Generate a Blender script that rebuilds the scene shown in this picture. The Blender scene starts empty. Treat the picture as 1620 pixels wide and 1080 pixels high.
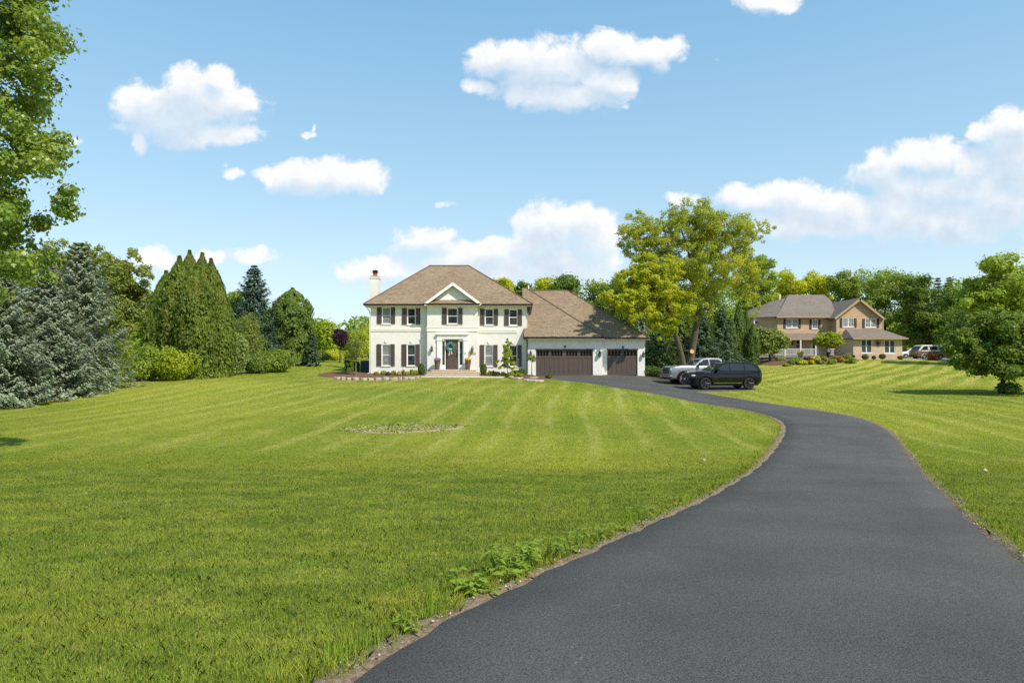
import bpy, bmesh, math, random
import numpy as np
from mathutils import Vector, Matrix

S = bpy.context.scene
COL = S.collection
R = math.radians
PI = math.pi
random.seed(7)
F = 1080.0      # focal length in photo pixels
EYE = 1.6       # eye height

def at(px, py, Y):
    """point seen at photo pixel (px,py) standing Y metres away"""
    return Vector(((px - 810) / F * Y, Y, EYE - (py - 560) / F * Y))

def XX(px, Y): return (px - 810) / F * Y
def ZZ(py, Y): return EYE - (py - 560) / F * Y

# ------------------------------------------------------------------ tagging
def tag(o, label=None, cat=None, group=None, kind=None):
    if label: o['label'] = label
    if cat: o['category'] = cat
    if group: o['group'] = group
    if kind: o['kind'] = kind
    return o

def thing(name, loc, label, cat, group=None, rz=0.0):
    o = bpy.data.objects.new(name, None)
    o.empty_display_size = 0.3
    COL.objects.link(o)
    o.location = loc
    o.rotation_euler = (0, 0, rz)
    return tag(o, label, cat, group)

def sub_empty(name, parent, loc=(0, 0, 0)):
    o = bpy.data.objects.new(name, None)
    o.empty_display_size = 0.1
    COL.objects.link(o)
    o.parent = parent
    o.location = loc
    return o

def children(o):
    return [c for c in COL.objects if c.parent == o]

def copy_tree(o, parent=None):
    c = o.copy()
    COL.objects.link(c)
    c.parent = parent
    for ch in list(children(o)):
        copy_tree(ch, c)
    return c

# ------------------------------------------------------------------ mesh collector
class MB:
    def __init__(self):
        self.v = []
        self.f = []

    def add(self, verts, faces):
        n = len(self.v)
        self.v.extend([tuple(p) for p in verts])
        self.f.extend([tuple(i + n for i in f) for f in faces])
        return self

    def box(self, x0, x1, y0, y1, z0, z1):
        if x0 > x1: x0, x1 = x1, x0
        if y0 > y1: y0, y1 = y1, y0
        if z0 > z1: z0, z1 = z1, z0
        v = [(x0, y0, z0), (x1, y0, z0), (x1, y1, z0), (x0, y1, z0), (x0, y0, z1), (x1, y0, z1), (x1, y1, z1), (x0, y1, z1)]
        return self.add(v, [(0, 3, 2, 1), (4, 5, 6, 7), (0, 1, 5, 4), (1, 2, 6, 5), (2, 3, 7, 6), (3, 0, 4, 7)])

    def quad(self, a, b, c, d):
        return self.add([a, b, c, d], [(0, 1, 2, 3)])

    def poly(self, pts):
        return self.add(pts, [tuple(range(len(pts)))])

    def prism(self, pts, off):
        """polygon pts extruded by vector off"""
        off = Vector(off)
        n = len(pts)
        a = [Vector(p) for p in pts]
        v = a + [p + off for p in a]
        fs = [tuple(range(n))[::-1], tuple(range(n, 2 * n))]
        for i in range(n):
            j = (i + 1) % n
            fs.append((i, j, n + j, n + i))
        return self.add(v, fs)

    def tube(self, pts, rad, seg=7, cap=True):
        pts = [Vector(p) for p in pts]
        if not hasattr(rad, '__len__'): rad = [rad] * len(pts)
        base = len(self.v)
        prev = None
        for i, p in enumerate(pts):
            d = (pts[min(i + 1, len(pts) - 1)] - pts[max(i - 1, 0)])
            if d.length < 1e-9: d = Vector((0, 0, 1))
            d.normalize()
            if prev is None:
                a = d.orthogonal().normalized()
            else:
                a = prev - d * prev.dot(d)
                a = a.normalized() if a.length > 1e-6 else d.orthogonal().normalized()
            prev = a
            b = d.cross(a)
            for k in range(seg):
                t = 2 * PI * k / seg
                self.v.append(tuple(p + (a * math.cos(t) + b * math.sin(t)) * rad[i]))
        for i in range(len(pts) - 1):
            for k in range(seg):
                k2 = (k + 1) % seg
                self.f.append((base + i * seg + k, base + i * seg + k2, base + (i + 1) * seg + k2, base + (i + 1) * seg + k))
        if cap:
            self.f.append(tuple(base + k for k in range(seg))[::-1])
            self.f.append(tuple(base + (len(pts) - 1) * seg + k for k in range(seg)))
        return self

    def lathe(self, c, prof, seg=20, axis='z', caps=True):
        """prof: (r, h) list along the axis"""
        c = Vector(c)
        base = len(self.v)
        for r, h in prof:
            for k in range(seg):
                t = 2 * PI * k / seg
                if axis == 'z': p = Vector((r * math.cos(t), r * math.sin(t), h))
                else: p = Vector((r * math.cos(t), h, r * math.sin(t)))
                self.v.append(tuple(c + p))
        for i in range(len(prof) - 1):
            for k in range(seg):
                k2 = (k + 1) % seg
                q = (base + i * seg + k, base + i * seg + k2, base + (i + 1) * seg + k2, base + (i + 1) * seg + k)
                self.f.append(q if axis == 'z' else q[::-1])
        if not caps: return self
        self.f.append(tuple(base + k for k in range(seg))[::(-1 if axis == 'z' else 1)])
        e = base + (len(prof) - 1) * seg
        self.f.append(tuple(e + k for k in range(seg))[::(1 if axis == 'z' else -1)])
        return self

    def blob(self, c, r, seg=10, rings=7, jit=0.0, rng=random):
        c = Vector(c)
        r = Vector(r) if hasattr(r, '__len__') else Vector((r, r, r))
        base = len(self.v)
        self.v.append(tuple(c + Vector((0, 0, -r.z))))
        for i in range(1, rings):
            ph = -PI / 2 + PI * i / rings
            for k in range(seg):
                t = 2 * PI * k / seg
                m = 1 + rng.uniform(-jit, jit)
                self.v.append(tuple(c + Vector((r.x * math.cos(ph) * math.cos(t) * m, r.y * math.cos(ph) * math.sin(t) * m, r.z * math.sin(ph) * m))))
        self.v.append(tuple(c + Vector((0, 0, r.z))))
        top = len(self.v) - 1
        for k in range(seg):
            k2 = (k + 1) % seg
            self.f.append((base, base + 1 + k2, base + 1 + k))
            for i in range(rings - 2):
                a = base + 1 + i * seg
                self.f.append((a + k, a + k2, a + seg + k2, a + seg + k))
            a = base + 1 + (rings - 2) * seg
            self.f.append((a + k, a + k2, top))
        return self

    def build(self, name, mat, parent=None, local=False, smooth=None, bevel=0.0, seg=2):
        """world-space vertices are moved into the parent's (unrotated) frame unless local"""
        off = Vector((0, 0, 0))
        if parent is not None and not local:
            p = parent
            while p is not None:
                off += p.location
                p = p.parent
        v = [(a - off.x, b - off.y, c - off.z) for a, b, c in self.v]
        me = bpy.data.meshes.new(name)
        me.from_pydata(v, [], self.f)
        me.update()
        if smooth is not None:
            for p in me.polygons: p.use_smooth = True
            me.set_sharp_from_angle(angle=R(smooth))
        me.materials.append(mat)
        o = bpy.data.objects.new(name, me)
        COL.objects.link(o)
        if parent is not None: o.parent = parent
        if bevel > 0:
            m = o.modifiers.new('edge', 'BEVEL')
            m.width = bevel
            m.segments = seg
            m.limit_method = 'ANGLE'
            m.angle_limit = R(35)
        return o

def np_mesh(name, verts, loops_per_face, mat, parent=None, idx=None, smooth=False, attr=None):
    """fast mesh: verts (N,3); faces made of consecutive vertices unless idx is given"""
    verts = np.asarray(verts, np.float32)
    if parent is not None:
        off = Vector((0, 0, 0))
        p = parent
        while p is not None:
            off += p.location
            p = p.parent
        verts = verts - np.array(off, np.float32)
    me = bpy.data.meshes.new(name)
    nv = len(verts)
    me.vertices.add(nv)
    me.vertices.foreach_set('co', verts.ravel())
    if idx is None: idx = np.arange(nv, dtype=np.int32)
    lp = np.asarray(loops_per_face, np.int32)
    if lp.ndim == 0: lp = np.full(len(idx) // int(lp), int(lp), np.int32)
    me.loops.add(len(idx))
    me.loops.foreach_set('vertex_index', np.asarray(idx, np.int32))
    st = np.zeros(len(lp), np.int32)
    st[1:] = np.cumsum(lp)[:-1]
    me.polygons.add(len(lp))
    me.polygons.foreach_set('loop_start', st)
    me.polygons.foreach_set('loop_total', lp)
    if smooth: me.polygons.foreach_set('use_smooth', np.ones(len(lp), bool))
    me.update(calc_edges=True)
    me.materials.append(mat)
    o = bpy.data.objects.new(name, me)
    COL.objects.link(o)
    if parent is not None: o.parent = parent
    return o

# ------------------------------------------------------------------ materials
class NT:
    """small node-tree writer"""
    def __init__(self, tree):
        self.t = tree
        self.n = tree.nodes
        self.l = tree.links

    def node(self, typ, **kw):
        n = self.n.new(typ)
        for k, v in kw.items(): setattr(n, k, v)
        return n

    def put(self, sock, val):
        if isinstance(val, bpy.types.NodeSocket): self.l.new(val, sock)
        elif val is not None:
            if hasattr(sock.default_value, '__len__') and hasattr(val, '__len__') and len(sock.default_value) == 4 and len(val) == 3:
                val = (*val, 1)
            sock.default_value = val

    def math(self, op, a, b=None, c=None, clamp=False):
        n = self.node('ShaderNodeMath', operation=op, use_clamp=clamp)
        for s, v in zip(n.inputs, (a, b, c)): self.put(s, v)
        return n.outputs[0]

    def vmath(self, op, a, b=None, c=None):
        n = self.node('ShaderNodeVectorMath', operation=op)
        self.put(n.inputs[0], a)
        if b is not None: self.put(n.inputs[1], b)
        if c is not None: self.put(n.inputs[2], c)
        return n.outputs['Value'] if op in ('LENGTH', 'DOT_PRODUCT', 'DISTANCE') else n.outputs[0]

    def mix(self, fac, a, b, mode='MIX'):
        n = self.node('ShaderNodeMix', data_type='RGBA', blend_type=mode)
        self.put(n.inputs[0], fac)
        self.put(n.inputs[6], a)
        self.put(n.inputs[7], b)
        return n.outputs[2]

    def noise(self, vec, scale, detail=4, rough=0.55, dist=0.0, out='Fac', lac=2.0):
        n = self.node('ShaderNodeTexNoise')
        if vec is not None: self.put(n.inputs['Vector'], vec)
        n.inputs['Scale'].default_value = scale
        n.inputs['Detail'].default_value = detail
        n.inputs['Roughness'].default_value = rough
        n.inputs['Lacunarity'].default_value = lac
        n.inputs['Distortion'].default_value = dist
        return n.outputs[out]

    def rng(self, val, a, b, c=0.0, d=1.0, smooth=True):
        n = self.node('ShaderNodeMapRange', interpolation_type='SMOOTHSTEP' if smooth else 'LINEAR')
        for s, v in zip(n.inputs, (val, a, b, c, d)): self.put(s, v)
        return n.outputs[0]

    def ramp(self, fac, stops):
        n = self.node('ShaderNodeValToRGB')
        e = n.color_ramp.elements
        while len(e) < len(stops): e.new(0.5)
        for el, (p, c) in zip(e, stops):
            el.position = p
            el.color = (*c, 1)
        self.put(n.inputs[0], fac)
        return n.outputs[0]

    def mapping(self, vec, scale=(1, 1, 1), rot=(0, 0, 0), loc=(0, 0, 0)):
        n = self.node('ShaderNodeMapping')
        self.put(n.inputs[0], vec)
        n.inputs['Scale'].default_value = scale
        n.inputs['Rotation'].default_value = rot
        n.inputs['Location'].default_value = loc
        return n.outputs[0]

    def pos(self): return self.node('ShaderNodeNewGeometry').outputs['Position']
    def geo(self): return self.node('ShaderNodeNewGeometry')
    def obj(self): return self.node('ShaderNodeTexCoord').outputs['Object']

    def sep(self, v):
        n = self.node('ShaderNodeSeparateXYZ')
        self.put(n.inputs[0], v)
        return n.outputs

    def comb(self, x, y, z):
        n = self.node('ShaderNodeCombineXYZ')
        for s, v in zip(n.inputs, (x, y, z)): self.put(s, v)
        return n.outputs[0]

    def bump(self, h, strength=0.3, dist=0.02):
        n = self.node('ShaderNodeBump')
        self.put(n.inputs['Height'], h)
        n.inputs['Strength'].default_value = strength
        n.inputs['Distance'].default_value = dist
        return n.outputs[0]

def new_mat(name):
    m = bpy.data.materials.new(name)
    m.use_nodes = True
    k = NT(m.node_tree)
    b = k.n['Principled BSDF']
    return m, k, b

def pm(name, col, rough=0.6, metal=0.0, var=0.12, vs=6.0, bump=0.0, bs=40.0, spec=0.4, coat=0.0, bdist=0.01):
    """plain principled surface with some procedural unevenness"""
    m, k, b = new_mat(name)
    o = k.obj()
    n = k.noise(o, vs, 5, 0.6)
    f = k.rng(n, 0.25, 0.75, 1 - var, 1 + var, False)
    k.put(b.inputs['Base Color'], k.mix(1.0, col, k.comb(f, f, f), 'MULTIPLY'))
    k.put(b.inputs['Roughness'], k.rng(n, 0.2, 0.8, rough * 0.85, min(1, rough * 1.15), False))
    b.inputs['Metallic'].default_value = metal
    b.inputs['Specular IOR Level'].default_value = spec
    b.inputs['Coat Weight'].default_value = coat
    b.inputs['Coat Roughness'].default_value = 0.03
    if bump:
        k.put(b.inputs['Normal'], k.bump(k.noise(o, bs, 4, 0.6), bump, bdist))
    return m

def leaf_mat(name, dark, light, trans=0.35, clump=0.35, rough=0.5, spec=0.25, tint=None):
    """per-leaf and per-clump colour variation; thin leaves let light through"""
    m, k, b = new_mat(name)
    g = k.geo()
    r = g.outputs['Random Per Island']
    cl = k.rng(k.noise(k.obj(), clump, 2, 0.5), 0.3, 0.7)
    c = k.mix(k.math('MULTIPLY_ADD', r, 0.6, k.math('MULTIPLY', cl, 0.4)), dark, light)
    if tint is not None:
        c = k.mix(k.rng(k.noise(k.vmath('ADD', k.obj(), (7.3, 1.1, 3.7)), clump * 1.3, 2, 0.5), 0.5, 0.68, 0, 0.8), c, tint)
    k.put(b.inputs['Base Color'], c)
    b.inputs['Roughness'].default_value = rough
    b.inputs['Specular IOR Level'].default_value = spec
    tr = k.node('ShaderNodeBsdfTranslucent')
    k.put(tr.inputs[0], k.mix(1.0, c, (1.35, 1.25, 0.55), 'MULTIPLY'))
    mx = k.node('ShaderNodeMixShader')
    mx.inputs[0].default_value = trans
    k.l.new(b.outputs[0], mx.inputs[1])
    k.l.new(tr.outputs[0], mx.inputs[2])
    k.l.new(mx.outputs[0], k.n['Material Output'].inputs[0])
    return m

# ------------------------------------------------------------------ terrain
# (photo x, photo y, distance) samples of the ground, plus far / near world points
_G = [
    # driveway, near to far
    (640, 1080, 3.32), (1100, 1080, 3.32), (1500, 1080, 3.32),
    (1000, 900, 5.9), (1450, 900, 5.9), (1300, 800, 10.35), (1110, 800, 10.3), (1500, 790, 10.6),
    (1200, 750, 14.5), (1440, 750, 14.5), (1232, 700, 21.2), (1420, 700, 21.2), (1300, 680, 24.8),
    (1207, 657, 29.0), (1340, 658, 28.6), (1130, 640, 33.5), (1200, 636, 35.0), (1047, 624, 37.8), (1100, 620.5, 44.0),
    (980, 614, 41.0), (936, 607, 46.0), (890, 601, 50.0), (850, 594, 54.6), (935, 594, 54.6), (1012, 594, 55.2),
    (1108, 616, 45.4), (1190, 616, 45.8), (1068, 607, 51.0), (1160, 606, 51.5),
    # left lawn
    (100, 1080, 3.32), (100, 900, 6.0), (-300, 900, 6.0), (500, 900, 5.95), (100, 800, 10.2), (500, 800, 10.2), (900, 800, 10.3), (-500, 800, 10.0),
    (0, 733, 16.2), (300, 736, 16.0), (600, 742, 15.6), (900, 752, 14.8), (-600, 733, 16.0),
    (0, 690, 20.4), (300, 684, 21.6), (625, 678, 23.0), (900, 690, 21.3), (1100, 690, 21.8),
    (0, 650, 30.5), (300, 640, 31.0), (625, 640, 30.6), (900, 640, 31.0),
    (120, 622, 38.0), (300, 606, 42.0), (450, 600, 47.0), (560, 601, 50.0), (700, 600, 50.0), (800, 600, 50.3), (420, 585, 57.0), (480, 578, 64.0), (540, 573, 80.0), (560, 569, 105.0), (440, 569, 95.0), (200, 590, 58.0),
    (590, 592, 55.0), (720, 592, 54.5), (820, 593, 55.0), (700, 585, 70.0), (950, 585, 72.0),
    # right lawn
    (1560, 850, 6.9), (1620, 760, 14.2), (1700, 700, 21.5), (1560, 690, 22.8), (1500, 650, 30.0), (1620, 640, 33.0), (1750, 640, 33.0),
    (1400, 640, 33.5), (1585, 622, 39.0), (1300, 620, 43.0), (1230, 612, 49.0), (1280, 590, 66.0), (1400, 590, 66.0), (1560, 594, 63.0),
    (1230, 580, 84.0), (1350, 571, 88.0), (1440, 568, 92.0), (1560, 574, 88.0), (1330, 566, 97.0), (1080, 588, 70.0), (1160, 582, 78.0), (1500, 567, 110.0),
]
_pts = [tuple(at(*g)) for g in _G]
_pts += [(0, 0, 0.0), (-6, 0, 0.0), (6, 0, 0.0), (0, -8, 0.1), (-14, -8, 0.1), (14, -8, 0.1), (-20, 8, -0.45), (22, 8, -0.4)]
for a in range(-60, 61, 20):
    for d, z in ((150, 1.0), (260, 1.2), (420, 1.2), (720, 1.2)):
        _pts.append((d * math.sin(R(a)), d * math.cos(R(a)), z))
_pts += [(-45, 20, -0.8), (-60, 50, 0.0), (60, 20, -0.6), (75, 50, -0.2)]
_P = np.array(_pts, float)

def _tps(d):
    return np.where(d > 1e-9, d * d * np.log(np.maximum(d, 1e-9)), 0.0)

def _fit():
    n = len(_P)
    K = _tps(np.hypot(_P[:, None, 0] - _P[None, :, 0], _P[:, None, 1] - _P[None, :, 1]))
    K += np.eye(n) * 6.0
    Q = np.c_[np.ones(n), _P[:, 0], _P[:, 1]]
    A = np.zeros((n + 3, n + 3))
    A[:n, :n] = K
    A[:n, n:] = Q
    A[n:, :n] = Q.T
    return np.linalg.solve(A, np.r_[_P[:, 2], 0, 0, 0])

_W = _fit()

def TN(x, y):
    x = np.asarray(x, float)
    y = np.asarray(y, float)
    out = np.empty(x.shape)
    fx, fy, fo = x.ravel(), y.ravel(), out.ravel()
    for i in range(0, len(fx), 20000):
        s = slice(i, i + 20000)
        d = np.hypot(fx[s, None] - _P[None, :, 0], fy[s, None] - _P[None, :, 1])
        fo[s] = _tps(d) @ _W[:-3] + _W[-3] + _W[-2] * fx[s] + _W[-1] * fy[s]
    return fo.reshape(x.shape)

def T(x, y): return float(TN(np.array([x]), np.array([y]))[0])

def ground_at(px, Y):
    x = XX(px, Y)
    return Vector((x, Y, T(x, Y)))
def hit(px, py, ymin=2.0, ymax=120.0):
    """first ground point seen at photo pixel (px,py)"""
    Y = ymin * (ymax / ymin) ** np.linspace(0, 1, 900)
    X = (px - 810) / F * Y
    d = EYE - (py - 560) / F * Y - TN(X, Y)
    k = np.argmax(d < 0)
    if d[k] >= 0: k = len(Y) - 1
    y = Y[k] if k == 0 else Y[k - 1] + (Y[k] - Y[k - 1]) * d[k - 1] / (d[k - 1] - d[k] + 1e-12)
    return np.array([(px - 810) / F * y, y])

def smooth_line(pts, n):
    """Catmull-Rom through 2-D points, n samples evenly spaced along the length"""
    p = np.array(pts, float)
    p = np.vstack([2 * p[0] - p[1], p, 2 * p[-1] - p[-2]])
    out = []
    for i in range(1, len(p) - 2):
        t = np.linspace(0, 1, 24, endpoint=False)[:, None]
        a, b, c, d = p[i - 1], p[i], p[i + 1], p[i + 2]
        out.append(0.5 * (2 * b + (c - a) * t + (2 * a - 5 * b + 4 * c - d) * t ** 2 + (3 * b - a - 3 * c + d) * t ** 3))
    out = np.vstack(out + [p[-2][None]])
    L = np.r_[0, np.cumsum(np.hypot(*np.diff(out, axis=0).T))]
    s = np.linspace(0, L[-1], n)
    return np.c_[np.interp(s, L, out[:, 0]), np.interp(s, L, out[:, 1])]

# driveway outline, traced on the ground
_left = [(540, 1080), (690, 990), (780, 943), (880, 897), (960, 861), (1040, 824), (1105, 795), (1150, 770), (1190, 745), (1215, 722), (1232, 700), (1240, 684), (1238, 670), (1218, 659), (1175, 648), (1110, 638), (1047, 625), (980, 614), (936, 607), (891, 602)]
_right = [(1900, 1080), (1700, 938), (1620, 888), (1563, 845), (1530, 817), (1497, 783), (1463, 752), (1443, 727), (1417, 693), (1397, 677), (1363, 663), (1313, 653), (1247, 643), (1180, 633), (1130, 625)]
EDGE_L = [hit(*p) for p in _left]
EDGE_R = [hit(*p) for p in _right]
# both edges run on past the camera and up to the garage doors
EDGE_L = [np.array([-2.6, -4.0]), np.array([-1.7, 0.5])] + EDGE_L + [np.array([2.0, 51.6]), np.array([1.75, 54.5])]
EDGE_R = [np.array([2.2, -4.0]), np.array([2.4, 0.0])] + EDGE_R + [np.array([11.9, 43.2]), np.array([11.6, 50.0]), np.array([10.6, 55.1])]
NL = 240
LL = smooth_line(EDGE_L, NL)
RL = smooth_line(EDGE_R, NL)
# pair the two edges evenly by progress
PAD = np.array([(11.0, 43.6), (13.6, 44.3), (16.0, 45.2), (16.7, 46.4), (17.2, 49.0), (17.6, 52.0), (16.8, 53.6), (13.0, 53.6), (11.7, 55.0), (9.0, 55.05), (8.0, 50.0)])
DRIVE = np.vstack([LL[::3], RL[::-3]])

def inside(x, y, poly):
    c = np.zeros(x.shape, bool)
    n = len(poly)
    for i in range(n):
        x0, y0 = poly[i]
        x1, y1 = poly[(i + 1) % n]
        if y0 == y1: continue
        m = (y0 > y) != (y1 > y)
        c ^= m & (x < (x1 - x0) * (y - y0) / (y1 - y0) + x0)
    return c

# planting beds round the white house and the brick house (plan outlines)
BED_L = np.array([(-14.9, 52.6), (-14.2, 51.7), (-12.0, 51.1), (-9.6, 51.3), (-7.6, 51.9), (-6.8, 52.9), (-6.8, 55.2), (-11.5, 55.2), (-13.2, 56.4), (-14.9, 55.5)])
BED_R = np.array([(-2.7, 53.3), (-0.8, 52.6), (0.3, 50.6), (1.9, 49.9), (3.2, 50.3), (2.9, 51.6), (1.9, 52.6), (1.6, 54.5), (1.2, 55.1), (-2.7, 55.1)])
RING = np.array([hit(px, py) for px, py in ((541, 680), (570, 675.5), (620, 673), (680, 672.5), (733, 675), (700, 681), (640, 684.5), (585, 685))])
HOUSE1 = np.array([(-11.5, 54.9), (1.1, 54.4), (10.7, 54.9), (10.7, 67), (-11.5, 67)])

# ------------------------------------------------------------------ lawn material
def lawn_colour(k, p):
    """turf colour as a function of where on the lawn it grows"""
    x, y, z = k.sep(p)
    flat = k.comb(x, y, 0.0)
    big = k.noise(flat, 0.09, 3, 0.5)
    mid = k.noise(flat, 0.55, 4, 0.6)
    fine = k.noise(flat, 3.2, 4, 0.65)
    c = k.mix(k.rng(big, 0.34, 0.66), (0.200, 0.262, 0.026), (0.345, 0.362, 0.044))
    c = k.mix(k.rng(mid, 0.42, 0.75, 0, 0.65), c, (0.37, 0.345, 0.065))
    # darker, greener turf colour on the near side of a wavering line
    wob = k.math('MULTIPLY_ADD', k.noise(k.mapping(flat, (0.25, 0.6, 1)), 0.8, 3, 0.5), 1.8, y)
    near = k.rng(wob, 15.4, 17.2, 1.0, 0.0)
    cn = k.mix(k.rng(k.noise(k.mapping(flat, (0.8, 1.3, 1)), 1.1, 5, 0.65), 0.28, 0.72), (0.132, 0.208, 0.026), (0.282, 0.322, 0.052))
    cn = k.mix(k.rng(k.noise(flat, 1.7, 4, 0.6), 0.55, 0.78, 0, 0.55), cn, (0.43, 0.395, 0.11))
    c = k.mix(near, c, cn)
    # mower passes on the slope to the house
    wx = k.math('ADD', x, k.math('MULTIPLY', k.math('SUBTRACT', y, 30.0), -0.10))
    wx = k.math('ADD', wx, k.math('MULTIPLY', k.math('SUBTRACT', k.noise(flat, 0.05, 2, 0.5), 0.5), 2.6))
    s1 = k.math('SINE', k.math('MULTIPLY', wx, 4.1))
    m1 = k.math('MULTIPLY', k.rng(y, 15.5, 20.0), k.rng(y, 50.0, 54.0, 1, 0))
    m1 = k.math('MULTIPLY', m1, k.rng(k.noise(k.mapping(flat, (0.6, 0.12, 1)), 1.1, 4, 0.6), 0.36, 0.60))
    c = k.mix(k.math('MULTIPLY', k.rng(s1, 0.45, 1.0, 0, 0.42), m1), c, (0.50, 0.475, 0.14))
    c = k.mix(k.math('MULTIPLY', k.rng(s1, -1.0, -0.2, 0.38, 0), m1), c, (0.17, 0.24, 0.02))
    # striped neighbour's lawn
    w2 = k.math('ADD', k.math('MULTIPLY', x, 0.80), k.math('MULTIPLY', y, -0.60))
    w2 = k.math('ADD', w2, k.math('MULTIPLY', k.math('SUBTRACT', k.noise(flat, 0.05, 2, 0.5), 0.5), 2.5))
    s2 = k.math('SINE', k.math('MULTIPLY', w2, 3.3))
    m2 = k.math('MULTIPLY', k.rng(k.math('ADD', x, k.math('MULTIPLY', y, 0.35)), 33.0, 42.0), k.rng(y, 40.0, 52.0))
    c = k.mix(k.math('MULTIPLY', k.rng(s2, -0.2, 0.6, 0, 0.65), m2), c, (0.50, 0.45, 0.11))
    c = k.mix(k.math('MULTIPLY', k.rng(s2, -1.0, -0.3, 0.35, 0), m2), c, (0.22, 0.275, 0.028))
    # parched patches before the front bed
    dry = k.math('MULTIPLY', k.rng(k.math('ABSOLUTE', k.math('SUBTRACT', y, 47.0)), 1.0, 3.4, 1, 0), k.rng(k.math('ABSOLUTE', k.math('ADD', x, 7.0)), 4.5, 7.5, 1, 0))
    dry = k.math('MULTIPLY', dry, k.rng(k.noise(k.mapping(flat, (1.0, 0.5, 1)), 0.7, 3, 0.6), 0.46, 0.66))
    c = k.mix(k.math('MULTIPLY', dry, 0.75), c, (0.44, 0.34, 0.14))
    f = k.rng(fine, 0.25, 0.75, 0.78, 1.22, False)
    return k.mix(1.0, c, k.comb(f, f, f), 'MULTIPLY')

def make_lawn_mat():
    m, k, b = new_mat('lawn_turf')
    p = k.pos()
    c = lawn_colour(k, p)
    d = k.noise(p, 14.0, 5, 0.7)
    f = k.rng(d, 0.3, 0.7, 0.74, 1.15, False)
    k.put(b.inputs['Base Color'], k.mix(1.0, c, k.comb(f, f, f), 'MULTIPLY'))
    b.inputs['Roughness'].default_value = 0.9
    b.inputs['Specular IOR Level'].default_value = 0.1
    k.put(b.inputs['Normal'], k.bump(k.math('ADD', d, k.noise(p, 60.0, 3, 0.6)), 0.9, 0.04))
    return m

def make_blade_mat():
    m, k, b = new_mat('grass_blade')
    g = k.geo()
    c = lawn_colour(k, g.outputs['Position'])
    r = g.outputs['Random Per Island']
    f = k.rng(r, 0.0, 1.0, 0.72, 1.40, False)
    c = k.mix(1.0, c, k.comb(f, f, k.math('MULTIPLY', f, 0.9)), 'MULTIPLY')
    c = k.mix(k.rng(r, 0.90, 0.93, 0, 0.7), c, (0.40, 0.34, 0.15))
    k.put(b.inputs['Base Color'], c)
    b.inputs['Roughness'].default_value = 0.6
    b.inputs['Specular IOR Level'].default_value = 0.15
    # a sward scatters light like a soft mat: lean the shading normal upward
    nn = k.vmath('NORMALIZE', k.vmath('ADD', k.vmath('SCALE', g.outputs['Normal'], None), (0, 0, 0.75)))
    nn.node.inputs[0].links[0].from_node.inputs[0].links[0].from_node.inputs['Scale'].default_value = 0.45
    k.put(b.inputs['Normal'], nn)
    tr = k.node('ShaderNodeBsdfTranslucent')
    k.put(tr.inputs[0], k.mix(1.0, c, (1.3, 1.25, 0.6), 'MULTIPLY'))
    k.put(tr.inputs[1], k.vmath('MULTIPLY', nn, (-1, -1, -1)))
    mx = k.node('ShaderNodeMixShader')
    mx.inputs[0].default_value = 0.52
    k.l.new(b.outputs[0], mx.inputs[1])
    k.l.new(tr.outputs[0], mx.inputs[2])
    k.l.new(mx.outputs[0], k.n['Material Output'].inputs[0])
    return m

M_LAWN = make_lawn_mat()
M_BLADE = make_blade_mat()

def build_ground():
    ys = [-9.0]
    while ys[-1] < 900:
        y = ys[-1]
        ys.append(y + max(0.28, 0.017 * (y + 6)))
    ys = np.array(ys)
    t = np.linspace(-1, 1, 210)
    t = np.sign(t) * (0.75 * np.abs(t) + 0.25 * np.abs(t) ** 3) * 1.7
    gx = t[None, :] * (ys[:, None] + 22)
    gy = np.repeat(ys[:, None], len(t), 1)
    gz = TN(gx, gy)
    nr, nc = gx.shape
    v = np.c_[gx.ravel(), gy.ravel(), gz.ravel()]
    i = (np.arange(nr - 1)[:, None] * nc + np.arange(nc - 1)[None, :]).ravel()
    idx = np.c_[i, i + 1, i + nc + 1, i + nc].ravel()
    o = np_mesh('lawn_ground', v, 4, M_LAWN, idx=idx, smooth=True)
    tag(o, kind='structure')

build_ground()

# ------------------------------------------------------------------ asphalt
def make_asphalt():
    m, k, b = new_mat('asphalt')
    p = k.pos()
    fine = k.noise(p, 95.0, 3, 0.7)
    grit = k.noise(p, 34.0, 2, 0.6)
    blot = k.noise(p, 0.45, 4, 0.6)
    x, y, z = k.sep(p)
    c = k.mix(k.rng(fine, 0.36, 0.66), (0.0425, 0.0392, 0.0355), (0.116, 0.107, 0.097))
    c = k.mix(k.rng(grit, 0.50, 0.8, 0, 0.4), c, (0.115, 0.112, 0.107))
    f = k.rng(blot, 0.3, 0.7, 0.80, 1.24, False)
    c = k.mix(1.0, c, k.comb(f, f, f), 'MULTIPLY')
    # dusty scuffs and a few dried mud flecks
    sc = k.noise(k.mapping(p, (1.0, 0.6, 1)), 2.2, 6, 0.72, 0.6)
    c = k.mix(k.rng(sc, 0.64, 0.74, 0, 0.42), c, (0.20, 0.185, 0.17))
    vo = k.node('ShaderNodeTexVoronoi', feature='F1')
    k.put(vo.inputs['Vector'], k.vmath('ADD', p, k.vmath('SCALE', k.noise(p, 9.0, 2, 0.5, out='Color'), None)))
    vo.inputs['Scale'].default_value = 1.15
    vo.inputs['Randomness'].default_value = 1.0
    c = k.mix(k.math('MULTIPLY', k.rng(vo.outputs['Distance'], 0.035, 0.06, 0.5, 0), k.rng(k.noise(p, 26.0, 3, 0.6), 0.45, 0.6)), c, (0.36, 0.33, 0.28))
    k.put(b.inputs['Base Color'], c)
    k.put(b.inputs['Roughness'], k.rng(fine, 0.3, 0.7, 0.95, 0.72, False))
    b.inputs['Specular IOR Level'].default_value = 0.3
    k.put(b.inputs['Normal'], k.bump(k.math('ADD', fine, grit), 0.75, 0.012))
    return m

M_ASPH = make_asphalt()

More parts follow.
